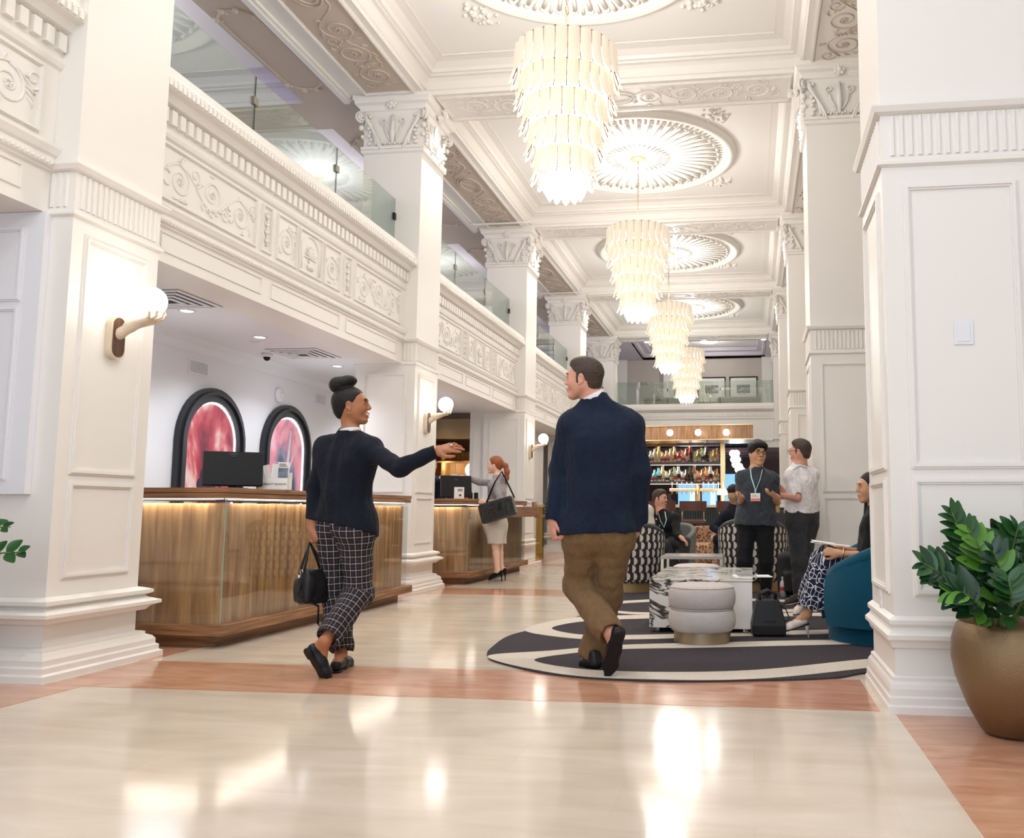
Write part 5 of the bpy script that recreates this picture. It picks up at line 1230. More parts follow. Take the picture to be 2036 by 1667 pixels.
# bags
def tote(nm, loc, rz, w, d, h, lab, strap=0.16):
    P = thing(nm, lab, 'handbag', loc, rz); b = MB(); b.rect(-w/2, -d/2, w/2, d/2, [(-0.01, 0), (0.01, 0.01), (0.012, h*0.3), (-0.012, h*0.75), (-0.03, h)]); b.build('body', LEATHER, P, bevel=0.008)
    for s in (-1, 1): MB().tube([(-w*0.25, s*d*0.22, h*0.9), (-w*0.27, s*d*0.24, h+strap*0.6), (0, s*d*0.30, h+strap), (w*0.27, s*d*0.24, h+strap*0.6), (w*0.25, s*d*0.22, h*0.9)], 0.010, 8).build('handle', LEATHER, P, smooth=True)
    MB().tube([(w*0.42, 0, h*0.85), (w*0.62, 0.02, h*0.7), (w*0.72, 0.0, h*0.45), (w*0.55, -0.02, h*0.40)], 0.008, 6, flat=0.5).build('side_strap', LEATHER, P, smooth=True); MB().box(-w*0.2, -d/2-0.012, h*0.4, w*0.2, -d/2-0.004, h*0.44).build('seam_band', LEATHER, P)
    return P
tote('tote_bag', (0.115, 6.80, 0.0138), 0.1, 0.23, 0.15, 0.27, 'black leather tote standing on the rug beside the marble table', 0.07)
# handbag of the bun woman
hp = at(619, 1165, 5.02); P = thing('handbag', 'black leather bowling bag hanging from the bun woman\'s left hand', 'handbag', tuple(hp), -0.5)
S = SDF(); S.box((0, 0, -0.03), (0.07, 0.085, 0.078), 0.03, 0.03); S.box((0, 0, 0.03), (0.05, 0.07, 0.07), 0.03, 0.05); S.noise = [(0.003, (40, 40, 40), 3)]; S.build('body', LEATHER, P, 0.007)
hw_ = at(615, 1078, 5.02)-hp; Rz = Matrix.Rotation(0.5, 3, 'Z')
for s in (-1, 1):
    e0 = Vector((s*0.05, 0.07*s*0+0.0, 0.085)); MB().tube([(s*0.02, -0.07, 0.07), tuple(Rz @ Vector(hw_)*0.5+Vector((s*0.015, -0.035, 0.03))), tuple(Rz @ Vector(hw_)), tuple(Rz @ Vector(hw_)*0.5+Vector((s*0.015, 0.05, 0.03))), (s*0.02, 0.08, 0.07)], 0.0075, 8).build('handle', LEATHER, P, smooth=True)
for y in (-0.07, 0.08): MB().tube([(0.014*math.cos(t), y+0.0, 0.085+0.014*math.sin(t)) for t in [2*PI*i/12 for i in range(12)]], 0.003, 5, closed=True).build('ring', CHROME, P, smooth=True)
MB().box(-0.012, -0.085, 0.04, 0.012, -0.078, 0.07).build('clasp', CHROME, P)
s1 = at(632, 1240, 4.98)-hp; MB().tube([(0.02, -0.078, 0.05), (0.035, -0.11, -0.05), tuple(Rz @ s1+Vector((0, 0, 0.1))), tuple(Rz @ s1+Vector((0.0, 0, 0.0))), tuple(Rz @ (s1+Vector((0.02, 0, -0.03)))), tuple(Rz @ (s1+Vector((0.035, 0, 0.03))))], 0.008, 6, flat=0.5).build('long_strap', LEATHER, P, smooth=True)
# redhead's shoulder bag
c = at(990, 1015, 11.28); P = thing('shoulder_bag', 'shiny black shoulder bag under the red-haired woman\'s arm', 'handbag', tuple(c), 0)
SHN = mat('glossy_black_leather', (0.012, 0.014, 0.015), 0.2, spec=0.7, bump=0.6, bscale=18)
q = MB().box(-0.24, -0.06, -0.13, 0.24, 0.06, 0.14, 0.02).build('body', SHN, P, bevel=0.01); q.rotation_euler = (0, -0.28, 0)
MB().box(0.02, -0.066, 0.0, 0.06, -0.06, 0.10).build('strap_tab', BLACK, P); MB().tube([(-0.16, 0, 0.10), (-0.04, -0.02, 0.38), (0.02, 0.08, 0.52), (0.12, 0.14, 0.3), (0.20, 0.08, 0.17)], 0.012, 6).build('strap', BLACK, P, smooth=True)
# backpack and bottle
c = onfloor(1574, 1190); P = thing('backpack', 'black backpack leaning behind the grey trousers of the white-shirt man', 'backpack', (at(1572, 1100, 9.95).x, 9.95, 0.0138), 0.2)
S = SDF(); S.box((0, 0, 0.25), (0.15, 0.09, 0.24), 0.08, 0.02); S.box((0, -0.10, 0.16), (0.11, 0.04, 0.12), 0.04, 0.03); S.build('body', BLKCLOTH_B if (BLKCLOTH_B := mat('black_nylon', (0.012, 0.012, 0.014), 0.7)) else None, P, 0.012)
MB().tube([(-0.04, 0.03, 0.48), (-0.03, 0.03, 0.54), (0.03, 0.03, 0.54), (0.04, 0.03, 0.48)], 0.008, 6).build('grab_handle', MATS['black_nylon'], P, smooth=True)
P = thing('water_bottle', 'small clear water bottle on the rug by the patterned chair', 'bottle', (at(1557, 1180, 9.85).x, 9.85, 0.0138)); MB().lathe([(0.001, 0), (0.032, 0), (0.034, 0.12), (0.03, 0.16), (0.013, 0.19), (0.013, 0.2)], 14).build('bottle_body', mat('cloudy_plastic', (0.6, 0.62, 0.64), 0.2), P, smooth=True); MB().lathe([(0.001, 0.2), (0.017, 0.2), (0.017, 0.22), (0.001, 0.22)], 12).build('cap', PAPER, P); MB().lathe([(0.035, 0.07), (0.035, 0.11)], 14, capt=False, capb=False).build('paper_label', mat('red_label', (0.5, 0.05, 0.04)), P)

# ================================================================ PLANTS
POT = mat('bronze_glaze', (0.25, 0.17, 0.095), 0.34, 0.9, bump=0.35, bscale=260)
PT = thing('planter', 'large bulbous bronze planter with a glossy plant beside the right column', 'plant', (1.115, 4.02, 0))
MB().lathe([(0.001, 0), (0.11, 0.0), (0.14, 0.02), (0.195, 0.12), (0.24, 0.24), (0.254, 0.32), (0.250, 0.40), (0.232, 0.455), (0.218, 0.475), (0.210, 0.475), (0.212, 0.44), (0.20, 0.40), (0.001, 0.40)], 72).build('pot', POT, PT, smooth=True)
MB().lathe([(0.001, 0.425), (0.195, 0.42)], 24, capt=False).build('soil', mat('dark_soil', (0.02, 0.014, 0.01), 0.95, bump=1, bscale=80), PT)
LF = [mat('glossy_leaf', (0.018, 0.085, 0.018), 0.28, spec=0.5), mat('light_leaf', (0.10, 0.27, 0.03), 0.35), mat('dark_leaf', (0.010, 0.045, 0.016), 0.25, spec=0.5)]
STM = mat('green_stem', (0.10, 0.15, 0.04), 0.5)
def leafmesh(L_, w):
    b = MB(); n = 6
    for i in range(n+1):
        t = i/n; ww = w*math.sin(PI*min(1, t*0.92+0.04))**0.75*(1-0.25*t); x = L_*t; z = -0.10*L_*t*t
        b.v += [(x, -ww/2, z+0.16*ww), (x, 0, z), (x, ww/2, z+0.16*ww)]
    for i in range(n): a = 3*i; b.f += [(a, a+3, a+4, a+1), (a+1, a+4, a+5, a+2)]
    return b
lfm = {}
def frond(P, base, pts, mi, n=22, L0=0.105, w0=0.058, seed=0, tip=True, par=None):
    rnd = random.Random(seed); ps = [Vector(p) for p in pts]
    def ev(t):
        t *= len(ps)-1; i = min(int(t), len(ps)-2); f = t-i; p0 = ps[max(i-1, 0)]; p1 = ps[i]; p2 = ps[i+1]; p3 = ps[min(i+2, len(ps)-1)]
        return 0.5*((2*p1)+(p2-p0)*f+(2*p0-5*p1+4*p2-p3)*f*f+(3*p1-p0-3*p2+p3)*f**3)
    st = MB().tube([ev(i/14) for i in range(15)], [0.010-0.0065*i/14 for i in range(15)], 7).build('stem', STM, P, smooth=True)
    for k in range(n):
        t = 0.22+0.78*(k//2*2+0.3)/n; t = min(t, 0.995); p = ev(t); d = (ev(min(t+0.02, 1))-ev(max(t-0.02, 0))).normalized()
        s = -1 if k % 2 else 1
        up = Vector((0.1, -0.75, 0.6)).normalized(); side = d.cross(up).normalized()*s
        q = 0.62 if (k >= n-2 and tip) else 1.0
        dr = (d*(0.65+0.3*t)+side*q*0.9+Vector((rnd.uniform(-.18, .18), rnd.uniform(-.25, .15), rnd.uniform(-.18, .18)))).normalized()
        sc = (0.75+0.5*math.sin(PI*min(1, t*0.95)))*rnd.uniform(0.9, 1.1)*(1 if t < 0.9 else 0.8)
        m_ = mi if rnd.random() < 0.75 else (mi+2) % 3
        key = m_
        if key not in lfm: o = lfm[key] = leafmesh(L0, w0).build('leaf', LF[m_], st, smooth=True)
        else: o = lfm[key].copy(); COL.objects.link(o); o.parent = st
        nrm = side.cross(d)*(1 if s > 0 else -1); nrm = (up+Vector((rnd.uniform(-.3, .3), 0, rnd.uniform(-.3, .3)))); y = nrm.cross(dr).normalized(); z = dr.cross(y)
        Mx = Matrix((dr, y, z)).transposed().to_4x4(); Mx.translation = p; Mx = Mx @ Matrix.Scale(sc, 4); o.matrix_local = Mx
def pp_(x, y, Y): return at(x, y, Y+0.12)-PT.location
for i, (pl_, mi, n) in enumerate((
    ([(1955, 1255, 3.86), (1920, 1200, 3.78), (1880, 1150, 3.70), (1838, 1121, 3.66)], 0, 22), ([(1965, 1255, 3.88), (1945, 1180, 3.9), (1925, 1100, 3.92), (1892, 1018, 3.9)], 0, 26),
    ([(1975, 1255, 3.84), (1968, 1180, 3.80), (1955, 1110, 3.78), (1925, 1050, 3.76)], 1, 20), ([(1990, 1255, 3.85), (2000, 1180, 3.86), (2010, 1110, 3.84), (2024, 1050, 3.82)], 0, 24),
    ([(1985, 1255, 3.80), (1985, 1200, 3.70), (1990, 1150, 3.64), (1975, 1095, 3.6)], 2, 22), ([(2000, 1255, 3.82), (2030, 1200, 3.75), (2055, 1140, 3.7), (2070, 1080, 3.7)], 0, 22),
    ([(1970, 1255, 3.78), (1950, 1215, 3.66), (1925, 1185, 3.60), (1895, 1180, 3.6)], 2, 18), ([(2005, 1255, 3.90), (2045, 1190, 3.95), (2075, 1110, 4.0), (2100, 1040, 4.0)], 2, 22),
    ([(1995, 1255, 3.74), (2005, 1215, 3.62), (2010, 1185, 3.56), (2005, 1150, 3.55)], 0, 16), ([(1960, 1255, 3.92), (1975, 1160, 4.02), (1985, 1100, 4.04), (1995, 1060, 4.0)], 2, 20))):
    frond(PT, None, [pp_(*q) for q in pl_], mi, n, seed=i)
PT2 = thing('planter', 'green plant sprig reaching in at the left edge of the frame', 'plant', (-4.35, 3.75, 0))
MB().lathe([(0.001, 0), (0.11, 0.0), (0.19, 0.12), (0.235, 0.33), (0.215, 0.45), (0.198, 0.47), (0.19, 0.40), (0.001, 0.40)], 48).build('pot', POT, PT2, smooth=True)
lfm.clear()
def q_(x, y, Y): return at(x, y, Y)-PT2.location
for i, pl_ in enumerate(([(-270, 1250, 3.75), (-160, 1170, 3.78), (-60, 1110, 3.80), (50, 1098, 3.82)], [(-280, 1250, 3.75), (-200, 1130, 3.8), (-100, 1060, 3.8), (20, 1048, 3.8)], [(-290, 1250, 3.7), (-280, 1130, 3.7), (-250, 1020, 3.7), (-190, 950, 3.7)])):
    frond(PT2, None, [q_(*q) for q in pl_], 0, 22, seed=40+i, L0=0.075)
# wall plates
o = MB().box(-0.045, -0.006, -0.062, 0.045, 0, 0.062, 0.003).build('wall_plate', WHITE, None, loc=(1.045, PY[1]-0.15-0.001, 1.83)); tag(o, 'blank white wall plate on the right column', 'wall plate'); MB().box(-0.03, -0.009, -0.045, 0.03, -0.006, 0.045).build('cover', WHITE, o)
P = thing('socket', 'white power socket low on the side of the right column', 'socket', (XR-0.001, 4.75, 0.50), 0); MB().box(-0.008, -0.04, -0.06, 0, 0.04, 0.06).build('plate', WHITE, P)
for z in (-0.025, 0.025): MB().box(-0.010, -0.016, z-0.014, -0.008, 0.016, z+0.014).build('outlet', PAPER, P)
# ================================================================ PEOPLE
def fabric(name, col, rough=0.85, bump=0.25, sc=220, sheen=0.15, var=0.12):
    new = name not in MATS; m = mat(name, col, rough, spec=0.25, bump=bump, bscale=sc, sheen=sheen, var=var, vscale=35)
    if new:   # soft creases of worn cloth
        N, L = nt(m); bp = [n for n in N if n.type == 'BUMP'][0]; tc = [n for n in N if n.type == 'TEX_COORD'][0]
        mp = N.new('ShaderNodeMapping'); mp.inputs['Scale'].default_value = (1, 1, 0.55); mp.inputs['Rotation'].default_value = (0.3, 0.5, 0)
        n = N.new('ShaderNodeTexNoise'); n.inputs['Scale'].default_value = 11; n.inputs['Detail'].default_value = 2; n.inputs['Distortion'].default_value = 1.2
        b2 = N.new('ShaderNodeBump'); b2.inputs['Strength'].default_value = 0.55; b2.inputs['Distance'].default_value = 0.03
        L.new(tc.outputs['Object'], mp.inputs[0]); L.new(mp.outputs[0], n.inputs['Vector']); L.new(n.outputs['Fac'], b2.inputs['Height']); L.new(b2.outputs[0], bp.inputs['Normal'])
    return m
SKIN_T = mat('warm_brown_skin', (0.36, 0.145, 0.068), 0.45, spec=0.4); SKIN_L = mat('light_ruddy_skin', (0.60, 0.30, 0.21), 0.45, spec=0.4)
SKIN_P = mat('pale_skin', (0.74, 0.46, 0.35), 0.45, spec=0.4); SKIN_Y = mat('tan_skin', (0.52, 0.275, 0.155), 0.45, spec=0.4)
NAVY = fabric('dark_navy_wool', (0.0055, 0.008, 0.016), bump=0.5, sc=160, sheen=0.02); NAVY2 = fabric('navy_wool', (0.0065, 0.0135, 0.032), bump=0.5, sc=140, sheen=0.03)
CHINO = fabric('brown_chino', (0.155, 0.092, 0.042), sheen=0.05); BLKCLOTH = fabric('black_cloth', (0.007, 0.007, 0.008), sheen=0.03); CHAR = fabric('charcoal_cloth', (0.038, 0.038, 0.042), sheen=0.04)
GREYW = fabric('grey_tweed', (0.30, 0.27, 0.28), bump=0.6, sc=90); WSHIRT = fabric('white_shirt_cloth', (0.74, 0.70, 0.70), bump=0.15); pass
HAIRB = mat('black_hair', (0.007, 0.006, 0.0055), 0.45, spec=0.3, bump=0.6, bscale=120); HAIRD = mat('dark_brown_hair', (0.045, 0.026, 0.016), 0.5, bump=0.8, bscale=120)
HAIRR = mat('auburn_hair', (0.27, 0.075, 0.022), 0.45, bump=0.5, bscale=100); HAIRL = mat('fair_hair', (0.35, 0.22, 0.12), 0.5, bump=0.5, bscale=100)
EYEW = mat('eye_white', (0.75, 0.73, 0.70), 0.2); IRIS = mat('dark_iris', (0.02, 0.012, 0.008), 0.15); LIP = mat('lip', (0.50, 0.16, 0.12), 0.4); TEETH = mat('teeth', (0.80, 0.78, 0.72), 0.25)
NUDE = mat('pale_patent_leather', (0.66, 0.56, 0.49), 0.3, spec=0.5)
def patmat(name, build):
    m = bpy.data.materials.new(name); m.use_nodes = True; N, L = nt(m); b = N['Principled BSDF']; b.inputs['Roughness'].default_value = 0.85; b.inputs['Specular IOR Level'].default_value = 0.25
    a = N.new('ShaderNodeAttribute'); a.attribute_name = 'pat'; sx = N.new('ShaderNodeSeparateXYZ'); L.new(a.outputs['Vector'], sx.inputs[0])
    def M(op, x, y=None, clamp=False):
        n = N.new('ShaderNodeMath'); n.operation = op; n.use_clamp = clamp
        for i, v in enumerate((x, y)):
            if v is None: continue
            if isinstance(v, (int, float)): n.inputs[i].default_value = v
            else: L.new(v, n.inputs[i])
        return n.outputs[0]
    def MIX(f, c0, c1):
        n = N.new('ShaderNodeMix'); n.data_type = 'RGBA'; L.new(f, n.inputs[0])
        for i, c in ((6, c0), (7, c1)):
            if isinstance(c, tuple): n.inputs[i].default_value = (*c, 1)
            else: L.new(c, n.inputs[i])
        return n.outputs[2]
    L.new(build(sx.outputs[0], sx.outputs[1], M, MIX), b.inputs['Base Color']); MATS[name] = m; return m
def _plaid(u, v, M, MIX):
    def ln(x, p, w): return M('LESS_THAN', M('FRACT', M('DIVIDE', x, p)), w/p)
    f = M('MAXIMUM', ln(u, 0.040, 0.0032), ln(v, 0.040, 0.0032)); g = M('MAXIMUM', ln(M('ADD', u, 0.02), 0.040, 0.002), ln(M('ADD', v, 0.02), 0.040, 0.002))
    return MIX(f, MIX(g, (0.016, 0.012, 0.015), (0.055, 0.048, 0.055)), (0.36, 0.34, 0.35))
PLAID = patmat('windowpane_plaid', _plaid)
def _tweed(u, v, M, MIX):
    f = M('MULTIPLY', M('SINE', M('MULTIPLY', u, 380)), M('SINE', M('MULTIPLY', v, 380)))
    return MIX(M('GREATER_THAN', f, 0.25), (0.62, 0.58, 0.50), (0.36, 0.34, 0.31))
TWEED = patmat('cream_tweed', _tweed)
def _leaf(u, v, M, MIX):
    # interlaced white loops on navy
    def loop(a, b):
        x = M('SUBTRACT', M('FRACT', M('DIVIDE', a, 0.075)), 0.5); y = M('SUBTRACT', M('FRACT', M('DIVIDE', b, 0.11)), 0.5)
        r = M('SQRT', M('ADD', M('MULTIPLY', M('MULTIPLY', x, x), 2.6), M('MULTIPLY', y, y)))
        return M('LESS_THAN', M('ABSOLUTE', M('SUBTRACT', r, 0.40)), 0.05)
    f = M('MAXIMUM', loop(u, v), loop(M('ADD', v, 0.03), M('ADD', u, 0.05)))
    return MIX(f, (0.012, 0.016, 0.042), (0.66, 0.66, 0.70))
LOOPS = patmat('navy_loop_print', _leaf)
def seg_pat(segs, R=0.11):
    # (along, around) coordinates from the nearest bone
    def f(V):
        best = np.full(len(V), 1e9); out = np.zeros((len(V), 3)); s0 = {}
        for (a, b, base, ph) in segs:
            a = np.array(a, float); b = np.array(b, float); ba = b-a; L = np.linalg.norm(ba); t = (V-a)@ba/L/L; tc = np.clip(t, 0, 1)
            o = V-a-tc[:, None]*ba; d = np.linalg.norm(o, axis=1); m = d < best; best[m] = d[m]
            an = np.arctan2(o[:, 0], -o[:, 1])
            out[m, 0] = base+t[m]*L; out[m, 1] = (an[m]+ph)*R
        return out+5.0
    return f
def add_head(S, c, M, s=1.0, nose=1.0, open_=0.0, jaw=1.0):
    c = np.array(c, float); W_ = lambda x, y, z: c+M@(np.array([x, y, z])*s)
    e = lambda x, y, z, rx, ry, rz, k=0.02, op='u': S.ell(W_(x, y, z), (rx*s, ry*s, rz*s), k*s, op, M)
    e(-0.014, 0, 0.036, 0.094, 0.073, 0.086)
    e(0.026, 0, -0.005, 0.062, 0.060, 0.088, 0.03)
    for y in (-1, 1):
        S.cone(W_(0.000, y*0.050, -0.040), W_(0.058, y*0.016, -0.086*jaw), 0.020*s, 0.017*s, 0.03*s)
        e(0.052, y*0.034, -0.022, 0.028, 0.024, 0.028, 0.025)
    e(0.068, 0, -0.088*jaw, 0.019, 0.022, 0.016, 0.02)
    e(0.080, 0, -0.052, 0.015, 0.026, 0.020, 0.015)
    S.cone(W_(0.086, -0.028, 0.036), W_(0.086, 0.028, 0.036), 0.0085*s, 0.0085*s, 0.018*s)
    for y in (-1, 1): e(0.094, y*0.031, 0.016, 0.016, 0.017, 0.012, 0.012, 's')
    S.cone(W_(0.087, 0, 0.028), W_(0.106*nose, 0, -0.014), 0.0075*s, 0.0098*s, 0.012*s)
    for y in (-1, 1): e(0.099, y*0.010, -0.019, 0.010, 0.0075, 0.0075, 0.006)
    for y in (-1, 1): e(0.0805, y*0.031, 0.014, 0.0115, 0.0155, 0.0105, 0.003)
    e(0.093, 0, -0.0465, 0.0085, 0.021, 0.0055, 0.006); e(0.0905, 0, -0.0585, 0.0085, 0.018, 0.0065, 0.006)
    if open_: e(0.093, 0, -0.0550, 0.013, 0.026, 0.0120*open_, 0.003, 's')
    else: e(0.099, 0, -0.0525, 0.008, 0.022, 0.0016, 0.002, 's')
    for y in (-1, 1):
        e(-0.004, y*0.074, 0.000, 0.017, 0.009, 0.031, 0.006); e(0.000, y*0.083, 0.003, 0.009, 0.008, 0.019, 0.004, 's'); e(-0.008, y*0.080, -0.001, 0.005, 0.005, 0.012, 0.003, 's')
        e(0.004, y*0.075, -0.027, 0.008, 0.007, 0.010, 0.004)
    return W_
def face_parts(P, W_, s, org, browc, lips=True, smile=False, eye_r=0.0110):
    o = Vector(org); q = lambda x, y, z: Vector(W_(x, y, z))-o
    for y in (-1, 1):
        b = MB(); b.ball(q(0.0782, y*0.031, 0.0145), eye_r*s, 12, 8); e = b.build('eye', EYEW, P, smooth=True)
        b = MB(); b.ball(q(0.0846, y*0.0315, 0.0145), 0.0058*s, 10, 6); b.build('iris', IRIS, e, smooth=True)
        MB().tube([q(0.091, y*0.014, 0.032), q(0.094, y*0.028, 0.038), q(0.084, y*0.046, 0.033)], [0.0036*s, 0.0042*s, 0.002*s], 6).build('eyebrow', browc, P, smooth=True)
        MB().tube([q(0.0885, y*0.018, 0.0175), q(0.0905, y*0.031, 0.0225), q(0.082, y*0.046, 0.0165)], [0.0018*s, 0.0024*s, 0.0018*s], 5).build('eyelid', browc, P, smooth=True)
    if lips:
        if smile:
            MB().tube([q(0.076, -0.031, -0.037), q(0.093, -0.017, -0.0450), q(0.099, 0, -0.0460), q(0.093, 0.017, -0.0450), q(0.076, 0.031, -0.037)], [0.002*s, 0.0036*s, 0.004*s, 0.0036*s, 0.002*s], 6).build('lip', LIP, P, smooth=True)
            MB().tube([q(0.076, -0.031, -0.039), q(0.088, -0.018, -0.062), q(0.093, 0, -0.070), q(0.088, 0.018, -0.062), q(0.076, 0.031, -0.039)], [0.002*s, 0.004*s, 0.005*s, 0.004*s, 0.002*s], 6).build('lip', LIP, P, smooth=True)
            MB().tube([q(0.077, -0.026, -0.044), q(0.090, -0.015, -0.0520), q(0.0945, 0, -0.0540), q(0.090, 0.015, -0.0520), q(0.077, 0.026, -0.044)], [0.0045*s, 0.0062*s, 0.0068*s, 0.0062*s, 0.0045*s], 8).build('teeth', TEETH, P, smooth=True)
        else:
            MB().tube([q(0.084, -0.022, -0.0515), q(0.098, -0.010, -0.0480), q(0.1005, 0, -0.049), q(0.098, 0.010, -0.0480), q(0.084, 0.022, -0.0515)], [0.0014*s, 0.0038*s, 0.0036*s, 0.0038*s, 0.0014*s], 6).build('lip', LIP, P, smooth=True)
            MB().tube([q(0.084, -0.021, -0.0535), q(0.097, 0, -0.0585), q(0.084, 0.021, -0.0535)], [0.0012*s, 0.0042*s, 0.0012*s], 6).build('lip', LIP, P, smooth=True)
def add_hair(H, W_, M, s, style):
    e = lambda x, y, z, rx, ry, rz, k=0.015, op='u': H.ell(W_(x, y, z), (rx*s, ry*s, rz*s), k*s, op, M)
    if style == 'bun':
        e(-0.016, 0, 0.038, 0.100, 0.079, 0.091); e(-0.062, 0, -0.018, 0.040, 0.050, 0.050, 0.03)
        e(0.085, 0, -0.012, 0.078, 0.11, 0.093, 0.008, 's'); e(0.02, 0.09, -0.04, 0.062, 0.05, 0.056, 0.01, 's'); e(0.02, -0.09, -0.04, 0.062, 0.05, 0.056, 0.01, 's')
        e(-0.040, 0, 0.150, 0.066, 0.060, 0.040, 0.012); e(-0.072, 0, 0.140, 0.050, 0.058, 0.050, 0.006); e(-0.010, 0, 0.160, 0.052, 0.050, 0.034, 0.006)
    elif style == 'short':
        e(-0.018, 0, 0.044, 0.098, 0.078, 0.088); e(0.018, 0, 0.096, 0.064, 0.058, 0.038, 0.03)
        e(0.088, 0, -0.016, 0.064, 0.11, 0.098, 0.008, 's'); e(0.03, 0.09, -0.050, 0.070, 0.05, 0.064, 0.008, 's'); e(0.03, -0.09, -0.050, 0.070, 0.05, 0.064, 0.008, 's')
        e(-0.045, 0, -0.025, 0.055, 0.056, 0.055, 0.03); e(-0.03, 0, -0.135, 0.09, 0.09, 0.075, 0.02, 's')
        for y in (-1, 1): e(0.016, y*0.068, 0.004, 0.009, 0.009, 0.030, 0.012)
    elif style == 'fringe':
        e(-0.012, 0, 0.048, 0.106, 0.088, 0.092); e(0.052, 0.0, 0.082, 0.052, 0.072, 0.036, 0.02); e(0.066, 0.032, 0.062, 0.034, 0.040, 0.034, 0.015)
        e(0.104, 0, -0.030, 0.060, 0.10, 0.092, 0.006, 's'); e(0.03, 0.10, -0.060, 0.070, 0.05, 0.064, 0.008, 's'); e(0.03, -0.10, -0.060, 0.070, 0.05, 0.064, 0.008, 's'); e(-0.03, 0, -0.125, 0.10, 0.10, 0.080, 0.02, 's')
        for k, (y, l) in enumerate(((-0.045, 0.040), (-0.028, 0.034), (-0.010, 0.046), (0.010, 0.038), (0.028, 0.050), (0.046, 0.042), (0.060, 0.052))): H.cone(W_(0.072-abs(y)*0.35, y*0.8, 0.092), W_(0.093-abs(y)*0.55, y+0.008, 0.092-l), 0.013*s, 0.005*s, 0.006*s)
    elif style in ('pony', 'long'):
        e(-0.016, 0, 0.040, 0.102, 0.082, 0.092); e(-0.055, 0, -0.015, 0.045, 0.055, 0.055, 0.03)
        e(0.090, 0, -0.014, 0.072, 0.11, 0.095, 0.008, 's'); e(0.02, 0.09, -0.05, 0.060, 0.05, 0.056, 0.01, 's'); e(0.02, -0.09, -0.05, 0.060, 0.05, 0.056, 0.01, 's')
        if style == 'pony':
            p = [(-0.10, 0, 0.035), (-0.145, 0, 0.0), (-0.165, 0, -0.08), (-0.165, 0, -0.17), (-0.15, 0, -0.25)]
            for i in range(4): H.cone(W_(*p[i]), W_(*p[i+1]), [0.024, 0.032, 0.036, 0.028][i]*s, [0.032, 0.036, 0.028, 0.008][i]*s, 0.02*s)
        else:
            for y in (-0.052, 0.0, 0.052):
                H.cone(W_(-0.05, y, -0.02), W_(-0.055, y*1.2, -0.24), 0.042*s, 0.036*s, 0.03*s)
            for y in (-1, 1): H.cone(W_(0.0, y*0.066, -0.01), W_(0.015, y*0.080, -0.24), 0.022*s, 0.024*s, 0.03*s)
def n3(v): v = np.array(v, float); return v/np.linalg.norm(v)
def surf(S, x, y, Y, lift=0.0):
    # the nearest point of a garment under a line of sight
    Ys = np.linspace(Y-0.45, Y+0.25, 351); P = np.array([at(x, y, q) for q in Ys], dtype=np.float32); D = S.eval(P); i = int(np.argmax(D < 0))
    d = np.array(ray(x, y)); return Vector(P[i]-(d/np.linalg.norm(d))*lift) if (D < 0).any() else Vector(at(x, y, Y))
def seam(F, S, pts, Y, nm='seam', r=0.0016, m=None, dark=None):
    o = Vector(F.org); P = []
    for (x0, y0), (x1, y1) in zip(pts[:-1], pts[1:]):
        for k in range(6): P.append(surf(S, x0+(x1-x0)*k/6, y0+(y1-y0)*k/6, Y, 0.0)-o)
    P.append(surf(S, *pts[-1], Y, 0.0)-o); return MB().tube(P, r, 5).build(nm, m or INKC, F.P, smooth=True)
INKC = mat('dark_thread', (0.003, 0.004, 0.007), 0.9)
